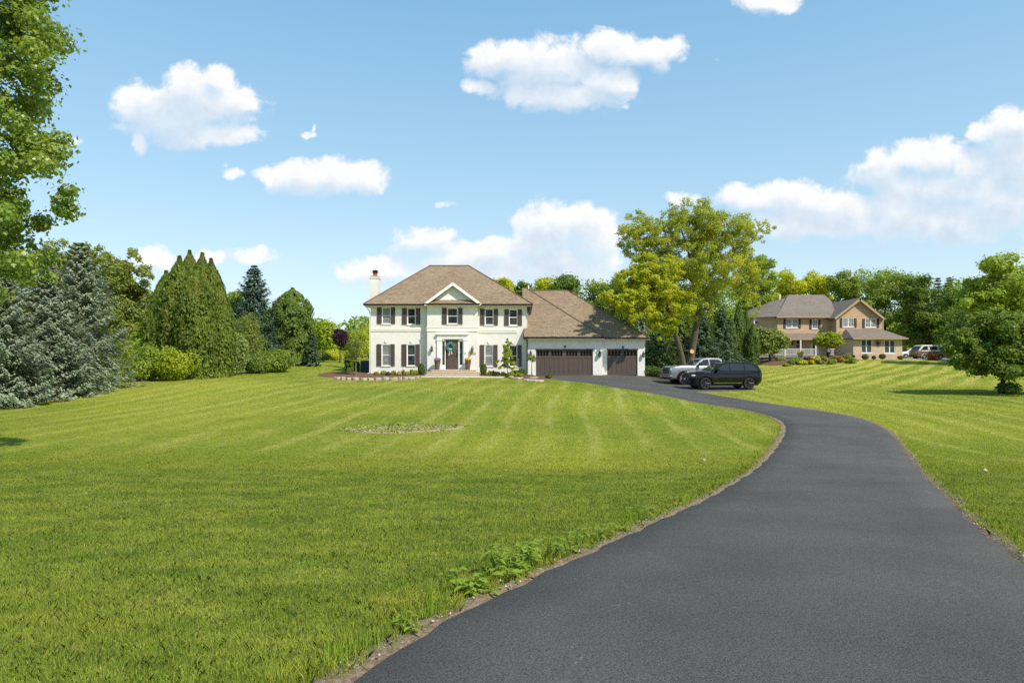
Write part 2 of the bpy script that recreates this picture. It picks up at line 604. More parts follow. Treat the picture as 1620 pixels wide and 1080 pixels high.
def build_drive():
    nc = 13
    t = np.linspace(0, 1, nc)
    # slightly ragged rolled edge
    jl = np.array([0.05 * math.sin(i * 1.7) * math.sin(i * 0.61 + 1) for i in range(NL)])
    gx = LL[:, None, 0] * (1 - t) + RL[:, None, 0] * t
    gy = LL[:, None, 1] * (1 - t) + RL[:, None, 1] * t
    gx[:, 0] += jl
    gx[:, -1] += jl[::-1]
    crown = 0.030 + 0.03 * np.sin(t * PI)[None, :] + np.zeros((NL, 1))
    crown[:, 0] = crown[:, -1] = -0.05
    crown[:, 1] = crown[:, -2] = 0.032
    gx[:, 1] = gx[:, 0] + (gx[:, 2] - gx[:, 0]) * 0.12
    gy[:, 1] = gy[:, 0] + (gy[:, 2] - gy[:, 0]) * 0.12
    gx[:, -2] = gx[:, -1] + (gx[:, -3] - gx[:, -1]) * 0.12
    gy[:, -2] = gy[:, -1] + (gy[:, -3] - gy[:, -1]) * 0.12
    gz = TN(gx, gy) + crown
    v = np.c_[gx.ravel(), gy.ravel(), gz.ravel()]
    i = (np.arange(NL - 1)[:, None] * nc + np.arange(nc - 1)[None, :]).ravel()
    idx = np.c_[i, i + 1, i + nc + 1, i + nc].ravel()
    # parking apron beside the garage, a fan of triangles kept just under the drive's own sheet
    n0 = len(v)
    ring = smooth_line(np.vstack([PAD, PAD[:1]]), 60)[:-1]
    c = ring.mean(0)
    rows = [c + (ring - c) * s for s in (1.0, 0.97, 0.75, 0.5, 0.25)]
    pv = np.vstack(rows + [c[None]])
    pz = TN(pv[:, 0], pv[:, 1]) + 0.024
    pz[:60 - 1] -= 0.07
    v = np.vstack([v, np.c_[pv, pz]])
    m = len(ring)
    q = []
    for r in range(4):
        for j in range(m):
            j2 = (j + 1) % m
            q += [n0 + r * m + j, n0 + r * m + j2, n0 + (r + 1) * m + j2, n0 + (r + 1) * m + j]
    tri = []
    for j in range(m):
        tri += [n0 + 4 * m + j, n0 + 4 * m + (j + 1) % m, n0 + 5 * m]
    lp = np.r_[np.full(len(idx) // 4 + len(q) // 4, 4), np.full(len(tri) // 3, 3)]
    o = np_mesh('driveway', v, lp, M_ASPH, idx=np.r_[idx, q, tri], smooth=True)
    tag(o, kind='structure')

build_drive()

# bare earth along both edges of the drive
def make_soil(name, a, b_, c_):
    m, k, b = new_mat(name)
    p = k.pos()
    n = k.noise(p, 22.0, 5, 0.7)
    c = k.mix(k.rng(n, 0.3, 0.7), a, b_)
    c = k.mix(k.rng(k.noise(p, 55.0, 3, 0.6), 0.58, 0.70, 0, 0.8), c, c_)
    k.put(b.inputs['Base Color'], c)
    b.inputs['Roughness'].default_value = 0.95
    b.inputs['Specular IOR Level'].default_value = 0.1
    k.put(b.inputs['Normal'], k.bump(n, 1.0, 0.05))
    return m

M_SOIL = make_soil('verge_soil', (0.16, 0.11, 0.072), (0.33, 0.245, 0.165), (0.50, 0.42, 0.31))
M_MULCH = make_soil('bark_mulch', (0.095, 0.055, 0.036), (0.20, 0.125, 0.08), (0.32, 0.23, 0.15))
M_BED = make_soil('weedy_soil', (0.26, 0.20, 0.12), (0.42, 0.32, 0.21), (0.20, 0.26, 0.04))

def verge(line, side, n0, n1, seed, w):
    rng = np.random.default_rng(seed)
    p = line[n0:n1]
    p = smooth_line(p[::2], len(p) * 4)
    d = np.gradient(p, axis=0)
    d /= np.hypot(d[:, 0], d[:, 1])[:, None]
    nrm = np.c_[-d[:, 1], d[:, 0]] * side
    n = len(p)
    wid = w * (0.15 + 0.95 * np.interp(np.arange(n), np.arange(0, n + 6, 6), rng.random(len(np.arange(0, n + 6, 6)))) + 0.6 * np.interp(np.arange(n), np.arange(0, n + 40, 40), rng.random(len(np.arange(0, n + 40, 40)))))
    rows = []
    for s, h in ((-0.45, 0.0), (0.0, 0.020), (0.5, 0.030), (0.85, 0.018), (1.12, -0.03)):
        q = p + nrm * (wid * s)[:, None]
        rows.append(np.c_[q, TN(q[:, 0], q[:, 1]) + h + (rng.random(n) * 0.014 if 0 < s < 1 else 0)])
    v = np.stack(rows, 1).reshape(-1, 3)
    i = (np.arange(n - 1)[:, None] * 5 + np.arange(4)[None, :]).ravel()
    o = np_mesh('verge', v, 4, M_SOIL, idx=np.c_[i, i + 1, i + 6, i + 5].ravel(), smooth=True)
    tag(o, kind='structure')

verge(LL, 1, 12, 195, 1, 0.15)
verge(RL, -1, 12, 190, 2, 0.13)

def grit():
    # pebbles and crumbs of asphalt lying in the verge soil
    rng = np.random.default_rng(31)
    V, I = [], []
    base = np.array([(1, 0, 0), (0, 1, 0), (-1, 0, 0), (0, -1, 0), (0, 0, .8), (0, 0, -.5)])
    tri = np.array([0, 1, 4, 1, 2, 4, 2, 3, 4, 3, 0, 4, 1, 0, 5, 2, 1, 5, 3, 2, 5, 0, 3, 5])
    for line, side in ((LL[12:110], 1), (RL[12:110], -1)):
        d = np.gradient(line, axis=0)
        d /= np.hypot(d[:, 0], d[:, 1])[:, None]
        nrm = np.c_[-d[:, 1], d[:, 0]] * side
        for _ in range(900):
            i = rng.integers(0, len(line))
            p = line[i] + d[i] * rng.normal() * .1 + nrm[i] * (rng.random() * .19 - .05)
            r = .004 + .011 * rng.random() ** 3
            q = base * r * (.7 + .6 * rng.random((6, 1)))
            a = rng.random() * 6.28
            q = np.c_[q[:, 0] * math.cos(a) - q[:, 1] * math.sin(a), q[:, 0] * math.sin(a) + q[:, 1] * math.cos(a), q[:, 2]]
            I.append(tri + 6 * len(V))
            V.append(q + np.array([p[0], p[1], T(*p) + .038]))
    m, k, b = new_mat('verge_pebble')
    k.put(b.inputs['Base Color'], k.ramp(k.geo().outputs['Random Per Island'], [(0.0, (.10, .075, .05)), (0.4, (.26, .20, .14)), (0.8, (.45, .38, .30)), (1.0, (.66, .60, .52))]))
    b.inputs['Roughness'].default_value = .9
    tag(np_mesh('gravel', np.vstack(V), 3, m, idx=np.concatenate(I)), kind='stuff')
grit()

def ground_patch(name, poly, mat, h=0.02, n=40, lump=0.0, seed=3):
    rng = np.random.default_rng(seed)
    ring = smooth_line(np.vstack([poly, poly[:1]]), n + 1)[:-1]
    c = ring.mean(0)
    sc = (1.04, 1.0, 0.9, 0.75, 0.55, 0.3)
    v = np.vstack([c + (ring - c) * s for s in sc] + [c[None]])
    z = TN(v[:, 0], v[:, 1]) + h + rng.random(len(v)) * lump
    z[:n] -= h + 0.05
    v = np.c_[v, z]
    idx, lp = [], []
    for r in range(len(sc) - 1):
        for j in range(n):
            j2 = (j + 1) % n
            idx += [r * n + j, r * n + j2, (r + 1) * n + j2, (r + 1) * n + j]
            lp.append(4)
    e = (len(sc) - 1) * n
    for j in range(n):
        idx += [e + j, e + (j + 1) % n, e + n]
        lp.append(3)
    return tag(np_mesh(name, v, lp, mat, idx=idx, smooth=True), kind='structure')

ground_patch('mulch_bed', BED_L, M_MULCH, 0.06, lump=0.05)
ground_patch('mulch_bed', BED_R, M_MULCH, 0.06, lump=0.05, seed=4)
ground_patch('bare_soil_ring', RING, M_BED, 0.03, lump=0.03, seed=5)

# ------------------------------------------------------------------ grass
def blades(xy, h, w, rng, segs, lean=0.5):
    n = len(xy)
    z = TN(xy[:, 0], xy[:, 1])
    base = np.c_[xy, z - 0.01]
    a = rng.random(n) * 2 * PI
    side = np.c_[np.cos(a), np.sin(a), np.zeros(n)]
    la = rng.random(n) * 2 * PI
    ln = (rng.random(n) ** 1.3) * lean * 0.8
    up = np.c_[np.cos(la) * ln, np.sin(la) * ln, np.ones(n)]
    h = h[:, None]
    w = w[:, None] * 0.5
    if segs == 1:
        v = np.stack([base - side * w, base + side * w, base + up * h], 1)
        return v.reshape(-1, 3), np.full(n, 3)
    up2 = up.copy()
    up2[:, :2] *= 2.0
    up2[:, 2] -= ln * 0.35
    mid = base + up * h * 0.55
    tip = base + up2 * h
    v = np.stack([base - side * w, base + side * w, mid + side * w * 0.75, tip, mid - side * w * 0.75], 1)
    return v.reshape(-1, 3), np.full(n, 5)

def build_grass():
    rng = np.random.default_rng(11)
    bands = [  # y0, y1, blades per square metre, height, width, segments, half-width factor
        (2.3, 5.0, 9500, 0.042, 0.0034, 2),
        (5.0, 9.0, 4200, 0.044, 0.0050, 2),
        (9.0, 16.5, 2100, 0.045, 0.0068, 2),
        (16.5, 29.0, 620, 0.045, 0.0125, 1),
        (29.0, 52.0, 130, 0.046, 0.030, 1),
        (52.0, 92.0, 30, 0.06, 0.055, 1),
    ]
    V, L = [], []
    for y0, y1, den, h, w, seg in bands:
        hw = 0.98
        a0, a1 = y0 * 0.86, y1 * 1.16        # neighbouring bands fade into each other
        area = hw * (a1 * a1 - a0 * a0) + 5.0 * (a1 - a0)
        n = int(area * den)
        y = np.sqrt(rng.random(n) * (a1 * a1 - a0 * a0) + a0 * a0)
        x = (rng.random(n) * 2 - 1) * (hw * y + 2.5)
        p_in = np.minimum(np.clip((y - a0) / (y0 * 1.16 - a0), 0, 1), np.clip((a1 - y) / (a1 - y1 * 0.86), 0, 1))
        keep = ~inside(x, y, DRIVE) & (rng.random(n) < p_in)
        if y1 > 40:
            keep &= ~inside(x, y, PAD) & ~inside(x, y, HOUSE1) & ~inside(x, y, BED_L) & ~inside(x, y, BED_R)
        if y0 < 30 < y1 + 14:
            keep &= ~(inside(x, y, RING) & (rng.random(n) < 0.8))
        x, y = x[keep], y[keep]
        xy = np.c_[x, y]
        # tall and short patches, and long fringes left standing along the drive
        lump = 0.85 + 0.3 * np.clip(0.5 + 0.5 * np.sin(x * 2.1 + np.sin(y * 1.3) * 2) * np.sin(y * 2.7 + x * 0.6), 0, 1)
        hh = h * lump * (0.6 + 0.8 * rng.random(len(x)))
        if y0 < 17:
            dl = np.full(len(x), 9.0)
            for ln in (LL[8:150:2], RL[8:150:2]):
                for i in range(0, len(x), 60000):
                    s = slice(i, i + 60000)
                    dl[s] = np.minimum(dl[s], np.sqrt(((xy[s, None, :] - ln[None]) ** 2).sum(2)).min(1))
            hh *= 1 + 0.9 * np.exp(-((dl - 0.24) / 0.16) ** 2)
            bare = (dl < 0.05 + 0.10 * (0.5 + 0.5 * np.sin(x * 9.1 + y * 7.3) * np.sin(x * 3.7 - y * 4.9))) & (rng.random(len(x)) < 0.88)
            xy, hh = xy[~bare], hh[~bare]
        ww = w * (0.7 + 0.6 * rng.random(len(xy)))
        v, l = blades(xy, hh, ww, rng, seg)
        V.append(v)
        L.append(l)
    o = np_mesh('grass', np.vstack(V), np.concatenate(L), M_BLADE)
    tag(o, kind='stuff')
    print('grass blades', sum(len(l) for l in L))

build_grass()

# ------------------------------------------------------------------ sky, sun, camera
SUN_DIR = Vector((0.58, -0.56, 0.88)).normalized()   # towards the sun

CLOUDS = [  # photo-pixel centre and radii of the cloud billows
    (345, 122, 24, 20), (300, 140, 45, 32), (316, 165, 90, 45), (235, 168, 55, 36), (378, 160, 34, 22), (190, 198, 26, 10), (322, 214, 82, 22), (223, 222, 15, 20), (394, 193, 15, 9), (275, 188, 80, 34),
    (450, 280, 45, 18), (478, 276, 42, 24), (530, 276, 42, 26), (578, 282, 34, 26), (505, 294, 80, 15), (603, 300, 12, 10),
    (370, 276, 24, 11), (358, 261, 9, 8), (489, 214, 18, 8), (498, 202, 5, 10), (118, 222, 18, 10),
    (804, 95, 66, 30), (757, 138, 34, 13), (869, 106, 90, 42), (885, 152, 100, 25), (955, 77, 60, 30), (933, 57, 26, 9), (1035, 83, 50, 22), (1072, 73, 20, 18), (1045, 106, 22, 14), (960, 126, 48, 26),
    (1132, 97, 10, 8), (990, 167, 10, 6), (1215, 4, 48, 20),
    (668, 374, 42, 20), (700, 370, 28, 18), (682, 390, 66, 18), (876, 358, 58, 38), (926, 347, 44, 26), (938, 378, 42, 45), (855, 384, 55, 28), (778, 395, 55, 20), (600, 427, 62, 22), (549, 437, 22, 18), (885, 415, 95, 38), (745, 424, 110, 28),
    (1605, 205, 55, 32), (1557, 213, 30, 20), (1525, 229, 24, 8), (1600, 232, 55, 25), (1387, 245, 22, 14), (1400, 273, 42, 40), (1447, 253, 58, 27), (1487, 250, 48, 28), (1530, 265, 55, 27), (1607, 262, 48, 50), (1497, 297, 135, 32), (1580, 320, 65, 38), (1497, 352, 95, 32), (1425, 335, 70, 36),
    (1180, 314, 48, 22), (1240, 314, 58, 26), (1293, 322, 58, 25), (1347, 330, 44, 24), (1267, 352, 110, 26), (1380, 353, 70, 28), (1085, 314, 30, 12),
    (250, 410, 34, 19), (330, 408, 28, 12), (402, 405, 44, 16), (712, 322, 26, 7), (1690, 300, 90, 120),
]

def build_world():
    w = bpy.data.worlds.new('World')
    S.world = w
    w.use_nodes = True
    k = NT(w.node_tree)
    bg = k.n['Background']
    sky = k.node('ShaderNodeTexSky', sky_type='NISHITA')
    sky.sun_disc = False
    sky.sun_elevation = math.asin(SUN_DIR.z)
    sky.sun_rotation = math.atan2(SUN_DIR.x, SUN_DIR.y)
    sky.air_density = 1.0
    sky.dust_density = 0.6
    sky.ozone_density = 1.6
    d = k.node('ShaderNodeTexCoord').outputs['Generated']
    x, y, z = k.sep(d)
    yy = k.math('MAXIMUM', y, 0.04)
    p = k.comb(k.math('DIVIDE', x, yy), k.math('DIVIDE', z, yy), 0.0)
    front = k.rng(y, 0.06, 0.3)
    # billows: ragged union of soft ellipses
    warp = k.vmath('SCALE', k.vmath('SUBTRACT', k.noise(p, 16.0, 5, 0.6, out='Color'), (0.5, 0.5, 0.5)), None)
    warp.node.inputs['Scale'].default_value = 0.030
    pw = k.vmath('ADD', p, k.vmath('MULTIPLY', warp, (1, 1, 0)))

    def field(pt, kk):
        acc = None
        for cx, cy, rx, ry in CLOUDS:
            sx, sy = F / (rx * 1.20), F / (ry * 1.24)
            u, v = (cx - 810) / F, (560 - cy) / F
            q = k.vmath('MULTIPLY_ADD', pt, (sx, sy, 0), (-u * sx, -v * sy, 0))
            val = k.math('SUBTRACT', 0.50 if ry < 11 else 0.72 if ry < 19 else 1.0, k.vmath('DOT_PRODUCT', q, q))
            acc = val if acc is None else k.math('SMOOTH_MAX', acc, val, kk)
        return acc

    fr = k.noise(p, 24.0, 9, 0.64, 0.35)
    fr2 = k.noise(p, 8.0, 4, 0.5)
    f = field(pw, 0.25)
    n1 = k.math('MULTIPLY', k.math('SUBTRACT', fr, 0.52), 2.7)
    n2 = k.math('MULTIPLY', k.math('SUBTRACT', fr2, 0.5), 0.9)
    dens = k.math('ADD', k.math('ADD', f, n1), n2)
        # self-shading: how much cloud lies between this spot and the sun above it
    up = field(k.vmath('ADD', pw, (0.010, 0.026, 0.0)), 0.5)
    thick = k.math('ADD', up, k.math('MULTIPLY', n1, 0.55))
    thick = k.math('ADD', thick, k.math('MULTIPLY', n2, 0.8))
    sh = k.rng(thick, 0.0, 1.25)
    mask = k.math('MULTIPLY', k.rng(dens, -0.12, k.math('MULTIPLY_ADD', sh, 0.45, 0.62)), front)
    col = k.mix(sh, (5.75, 5.75, 5.75), (3.70, 4.40, 5.10))
    hi = k.noise(p, 46.0, 5, 0.6)
    fh = k.rng(hi, 0.3, 0.7, 0.94, 1.05, False)
    col = k.mix(1.0, col, k.comb(fh, fh, fh), 'MULTIPLY')
    base = k.mix(1.0, sky.outputs[0], (1.26, 1.42, 1.27), 'MULTIPLY')
    # summer air: pale blue scattered through the whole dome, whiter low down
    air = k.ramp(k.math('MAXIMUM', z, 0.0), [(0.0, (0.76, 0.88, 0.97)), (0.10, (0.66, 0.82, 0.97)), (0.24, (0.46, 0.72, 0.945)), (0.46, (0.27, 0.565, 0.88)), (1.0, (0.16, 0.42, 0.76))])
    base = k.mix(0.75, base, k.mix(1.0, air, (5.1, 5.1, 5.1), 'MULTIPLY'))
    out = k.mix(k.math('MULTIPLY', mask, 0.97), base, col)
    k.put(bg.inputs[0], out)
    bg.inputs[1].default_value = 0.13
    w.cycles.sampling_method = 'MANUAL'
    w.cycles.sample_map_resolution = 512

build_world()

sun = bpy.data.lights.new('sun', 'SUN')
sun.energy = 4.1
sun.angle = R(0.55)
sun.color = (1.0, 0.93, 0.82)
so = bpy.data.objects.new('sun', sun)
COL.objects.link(so)
so.location = SUN_DIR * 60
so.rotation_euler = SUN_DIR.to_track_quat('Z', 'Y').to_euler()

cam = bpy.data.cameras.new('camera')
cam.sensor_width = 36.0
cam.lens = 36.0 * F / 1620.0
cam.shift_y = 20.0 / 1620.0
cam.clip_start = 0.1
cam.clip_end = 3000
co = bpy.data.objects.new('camera', cam)
COL.objects.link(co)
co.location = (0, 0, EYE)
co.rotation_euler = (R(90), 0, 0)
S.camera = co

S.view_settings.view_transform = 'Standard'
S.view_settings.look = 'None'
S.view_settings.exposure = 0.45
S.view_settings.gamma = 1.0
S.render.engine = 'CYCLES'
S.cycles.use_denoising = False
S.cycles.max_bounces = 8
S.cycles.transparent_max_bounces = 8
S.cycles.sample_clamp_indirect = 6.0
# =================================================================== shared building materials
def brick_mat(name, base, var, mortar, paint=False, bw=0.21, bh=0.075, bumpv=0.16):
    m, k, b = new_mat(name)
    p = k.pos()
    x, y, z = k.sep(p)
    uv = k.comb(k.math('ADD', x, y), z, 0.0)
    br = k.node('ShaderNodeTexBrick')
    k.put(br.inputs['Vector'], uv)
    br.inputs['Scale'].default_value = 1.0
    br.inputs['Brick Width'].default_value = bw
    br.inputs['Row Height'].default_value = bh
    br.inputs['Mortar Size'].default_value = 0.008
    br.inputs['Mortar Smooth'].default_value = 0.4
    br.inputs['Bias'].default_value = 0.0
    br.inputs['Color1'].default_value = (*base, 1)
    br.inputs['Color2'].default_value = (*var, 1)
    br.inputs['Mortar'].default_value = (*mortar, 1)
    n = k.noise(p, 1.3, 5, 0.65)
    f = k.rng(n, 0.25, 0.75, 0.90, 1.06, False)
    c = k.mix(1.0, br.outputs['Color'], k.comb(f, f, f), 'MULTIPLY')
    k.put(b.inputs['Base Color'], c)
    b.inputs['Roughness'].default_value = 0.75
    b.inputs['Specular IOR Level'].default_value = 0.25
    h = k.math('MULTIPLY_ADD', k.noise(p, 38.0, 4, 0.6), 0.8, k.math('MULTIPLY', br.outputs['Fac'], -1.0))
    k.put(b.inputs['Normal'], k.bump(h, bumpv, 0.012))
    return m

def shingle_mat(name, a, b_, c_):
    m, k, b = new_mat(name)
    p = k.pos()
    x, y, z = k.sep(p)
    gn = k.geo().outputs['Normal']
    nx, ny, nz = k.sep(gn)
    side = k.math('GREATER_THAN', k.math('ABSOLUTE', nx), k.math('ABSOLUTE', ny))
    along = k.math('ADD', k.math('MULTIPLY', x, k.math('SUBTRACT', 1.0, side)), k.math('MULTIPLY', y, side))
    uv = k.comb(along, k.math('MULTIPLY', z, 1.6), 0.0)
    br = k.node('ShaderNodeTexBrick')
    k.put(br.inputs['Vector'], uv)
    br.inputs['Scale'].default_value = 1.0
    br.inputs['Brick Width'].default_value = 0.33
    br.inputs['Row Height'].default_value = 0.15
    br.inputs['Mortar Size'].default_value = 0.006
    br.inputs['Bias'].default_value = -0.1
    br.inputs['Color1'].default_value = (*a, 1)
    br.inputs['Color2'].default_value = (*b_, 1)
    br.inputs['Mortar'].default_value = (*[v * 0.55 for v in a], 1)
    n = k.noise(uv, 4.5, 3, 0.7)
    c = k.mix(k.rng(n, 0.48, 0.68, 0, 0.7), br.outputs['Color'], c_)
    g = k.rng(k.noise(p, 0.5, 3, 0.6), 0.3, 0.7, 0.92, 1.08, False)
    c = k.mix(1.0, c, k.comb(g, g, g), 'MULTIPLY')
    k.put(b.inputs['Base Color'], c)
    b.inputs['Roughness'].default_value = 0.9
    b.inputs['Specular IOR Level'].default_value = 0.15
    k.put(b.inputs['Normal'], k.bump(k.math('SUBTRACT', k.noise(p, 30, 3, 0.6), br.outputs['Fac']), 0.6, 0.02))
    return m

def siding_mat(name, a, b_, pitch=0.2):
    m, k, b = new_mat(name)
    p = k.pos()
    x, y, z = k.sep(p)
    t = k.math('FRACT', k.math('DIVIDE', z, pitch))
    row = k.math('FLOOR', k.math('DIVIDE', z, pitch))
    n = k.noise(k.comb(k.math('ADD', x, y), k.math('MULTIPLY', row, 3.7), 0.0), 0.9, 4, 0.6)
    gr = k.noise(k.mapping(p, (1.2, 1.2, 22)), 3.0, 4, 0.6)
    c = k.mix(k.rng(k.math('MULTIPLY_ADD', gr, 0.4, k.math('MULTIPLY', n, 0.6)), 0.3, 0.7), a, b_)
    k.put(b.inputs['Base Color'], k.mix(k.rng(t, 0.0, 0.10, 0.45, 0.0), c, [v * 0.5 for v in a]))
    b.inputs['Roughness'].default_value = 0.65
    b.inputs['Specular IOR Level'].default_value = 0.25
    k.put(b.inputs['Normal'], k.bump(k.math('SUBTRACT', 1.0, t), 0.8, 0.03))
    return m

def glass_mat(name, col=(0.016, 0.020, 0.022), var=None, rough=0.04):
    m, k, b = new_mat(name)
    if var is not None:
        n = k.noise(k.mapping(k.pos(), (1.0, 1.0, 1.4)), 1.8, 4, 0.6)
        k.put(b.inputs['Base Color'], k.mix(k.rng(n, 0.42, 0.62), col, var))
    else:
        b.inputs['Base Color'].default_value = (*col, 1)
    b.inputs['Roughness'].default_value = rough
    b.inputs['Specular IOR Level'].default_value = 0.22
    return m

M_WB = brick_mat('white_painted_brick', (0.80, 0.765, 0.70), (0.745, 0.71, 0.65), (0.70, 0.665, 0.605))
M_WTRIM = pm('cream_trim_paint', (0.82, 0.775, 0.69), 0.45, var=0.05)
M_WPAINT = pm('white_paint', (0.84, 0.81, 0.755), 0.4, var=0.04)
M_SHING = shingle_mat('brown_shingle', (0.275, 0.198, 0.128), (0.185, 0.134, 0.088), (0.35, 0.262, 0.172))
M_BROWN = pm('brown_paint', (0.075, 0.053, 0.043), 0.5, var=0.08)
M_DOORP = pm('door_paint', (0.092, 0.066, 0.055), 0.45, var=0.1)
M_GUT = pm('dark_gutter', (0.036, 0.025, 0.020), 0.4, var=0.1)
M_GLASS = glass_mat('window_glass', (0.012, 0.016, 0.016), (0.05, 0.06, 0.055))
M_GARGL = glass_mat('garage_glass', (0.004, 0.004, 0.004))
M_GARGL.node_tree.nodes['Principled BSDF'].inputs['Specular IOR Level'].default_value = .12
M_BLIND = glass_mat('window_with_blind', (0.17, 0.18, 0.18), (0.24, 0.25, 0.25), 0.12)
M_BLACK = pm('black_metal', (0.018, 0.017, 0.016), 0.4, var=0.1)
M_LAMPGL = glass_mat('lantern_glass', (0.13, 0.125, 0.11), None, 0.1)
M_STEP = pm('tan_stone', (0.46, 0.34, 0.235), 0.8, var=0.15, vs=3, bump=0.4, bs=30)
M_SIDEW = siding_mat('white_siding', (0.76, 0.73, 0.655), (0.80, 0.765, 0.69), 0.16)

def wall_front(mb, x0, x1, z0, z1, y, holes=(), depth=0.11):
    """wall facing the road with real openings: holes are (x0,x1,z0,z1)"""
    xs = sorted({x0, x1, *[h[0] for h in holes], *[h[1] for h in holes]})
    zs = sorted({z0, z1, *[h[2] for h in holes], *[h[3] for h in holes]})
    for i in range(len(xs) - 1):
        for j in range(len(zs) - 1):
            cx, cz = (xs[i] + xs[i + 1]) / 2, (zs[j] + zs[j + 1]) / 2
            if any(h[0] < cx < h[1] and h[2] < cz < h[3] for h in holes): continue
            mb.quad((xs[i], y, zs[j]), (xs[i + 1], y, zs[j]), (xs[i + 1], y, zs[j + 1]), (xs[i], y, zs[j + 1]))
    for a, b, c, d in holes:
        e = y + depth
        mb.quad((a, y, c), (a, y, d), (a, e, d), (a, e, c))
        mb.quad((b, y, c), (b, e, c), (b, e, d), (b, y, d))
        mb.quad((a, y, c), (a, e, c), (b, e, c), (b, y, c))
        mb.quad((a, y, d), (b, y, d), (b, e, d), (a, e, d))

def hip_roof(mb, x0, x1, y0, y1, ze, rx0, rx1, ry, zr, thick=0.14):
    a, b, c, d = (x0, y0, ze), (x1, y0, ze), (x1, y1, ze), (x0, y1, ze)
    e, f = (rx0, ry, zr), (rx1, ry, zr)
    mb.add([a, b, c, d, e, f], [(0, 1, 5, 4), (1, 2, 5), (2, 3, 4, 5), (3, 0, 4)])
    t = [(p[0], p[1], ze - thick) for p in (a, b, c, d)]
    mb.add([a, b, c, d] + t, [(0, 4, 5, 1), (1, 5, 6, 2), (2, 6, 7, 3), (3, 7, 4, 0), (7, 6, 5, 4)])

def sash_window(parent, x0, x1, z0, z1, y, frame_m, pane_m, sill=True, mull=0, grid=None, fr=0.055):
    """double-hung window set in a wall opening; y is the wall face"""
    f = MB()
    yf, yb = y + 0.03, y + 0.10
    f.box(x0, x0 + fr, yf, yb, z0, z1).box(x1 - fr, x1, yf, yb, z0, z1)
    f.box(x0 + fr, x1 - fr, yf, yb, z0, z0 + fr).box(x0 + fr, x1 - fr, yf, yb, z1 - fr, z1)
    xs = [x0 + fr, x1 - fr]
    if mull:
        xm = (x0 + x1) / 2
        f.box(xm - fr * .8, xm + fr * .8, yf, yb, z0 + fr, z1 - fr)
        spans = [(x0 + fr, xm - fr * .8), (xm + fr * .8, x1 - fr)]
    else:
        spans = [(x0 + fr, x1 - fr)]
    zm = (z0 + z1) / 2
    for a, b in spans:
        f.box(a, b, yf + .012, yb, zm - .028, zm + .028)
        if grid:
            gx, gz = grid
            for i in range(1, gx):
                t = a + (b - a) * i / gx
                f.box(t - .012, t + .012, yf + .02, yb, z0 + fr, zm - .028).box(t - .012, t + .012, yf + .02, yb, zm + .028, z1 - fr)
            for zz0, zz1 in ((z0 + fr, zm - .028), (zm + .028, z1 - fr)):
                for i in range(1, gz):
                    t = zz0 + (zz1 - zz0) * i / gz
                    f.box(a, b, yf + .023, yb, t - .012, t + .012)
    o = f.build('window', frame_m, parent)
    for a, b in spans:
        MB().box(a - .01, b + .01, yb - .025, yb + .02, z0 + .02, z1 - .02).build('pane', pane_m, o)
    if sill:
        MB().box(x0 - .07, x1 + .07, y - .06, y + .05, z0 - .075, z0 - .004).build('sill', M_WTRIM, o, bevel=.008)
    return o

def shutter(parent, x0, x1, z0, z1, y, m):
    mb = MB()
    mb.box(x0, x1, y - .045, y - .004, z0, z1)
    w, h = x1 - x0, z1 - z0
    zm = z0 + h * .46
    for a, b in ((z0, z0 + .09), (zm - .045, zm + .045), (z1 - .09, z1)):
        mb.box(x0 + .002, x1 - .002, y - .062, y - .044, a + .001, b - .001)
    for a, b in ((x0, x0 + .06), (x1 - .06, x1)):
        mb.box(a + .001, b - .001, y - .0625, y - .0435, z0 + .001, z1 - .001)
    for a, b in ((z0 + .09, zm - .045), (zm + .045, z1 - .09)):
        n = max(3, int((b - a) / .055))
        for i in range(n):
            t = a + (b - a) * i / n
            mb.add([(x0 + .06, y - .058, t), (x1 - .06, y - .058, t), (x1 - .06, y - .046, t + .04), (x0 + .06, y - .046, t + .04)], [(0, 1, 2, 3)])
    return mb.build('shutter', m, parent)

def wall_lantern(parent, x, z0, z1, y):
    """coach lantern on a bracket; y is the wall face"""
    h = z1 - z0
    c = Vector((x, y - .19, 0))
    mb = MB()
    mb.box(x - .05, x + .05, y - .02, y - .003, z0 + h * .30, z0 + h * .62)
    mb.tube([(x, y - .02, z0 + h * .5), (x, y - .11, z0 + h * .36), (x, y - .19, z0 + h * .16)], .016, 6)
    mb.lathe((x, y - .19, z0), [(.02, 0), (.05, h * .06), (.085, h * .12), (.085, h * .15)], 8)
    mb.lathe((x, y - .19, z0), [(.125, h * .58), (.10, h * .66), (.05, h * .78), (.022, h * .84), (.03, h * .90), (.012, h)], 8)
    for k in range(4):
        a = PI / 4 + k * PI / 2
        p0 = Vector((x + .085 * math.cos(a), y - .19 + .085 * math.sin(a), z0 + h * .14))
        p1 = Vector((x + .115 * math.cos(a), y - .19 + .115 * math.sin(a), z0 + h * .60))
        mb.tube([p0, p1], .011, 5)
    o = mb.build('wall_lantern', M_BLACK, parent)
    MB().lathe((x, y - .19, z0), [(.072, h * .15), (.100, h * .58)], 8).build('lantern_glass', M_LAMPGL, o)
    return o

# =================================================================== the white house
YF, YB, YG, YG2 = 55.0, 54.4, 54.5, 55.1       # main wall, entrance bay, garage walls
def hx(zx, Y): return XX(zx / 4.5 + 500, Y)
def hz(zy, Y): return ZZ(zy / 4.5 + 400, Y)
def gx(zx, Y): return XX(zx / 4.5 + 780, Y)
def gz(zy, Y): return ZZ(zy / 4.5 + 430, Y)

house = thing('white_brick_house', (-5.0, 59.0, 0.0), 'two storey white painted brick house with brown shingle roof and attached garage', 'house')

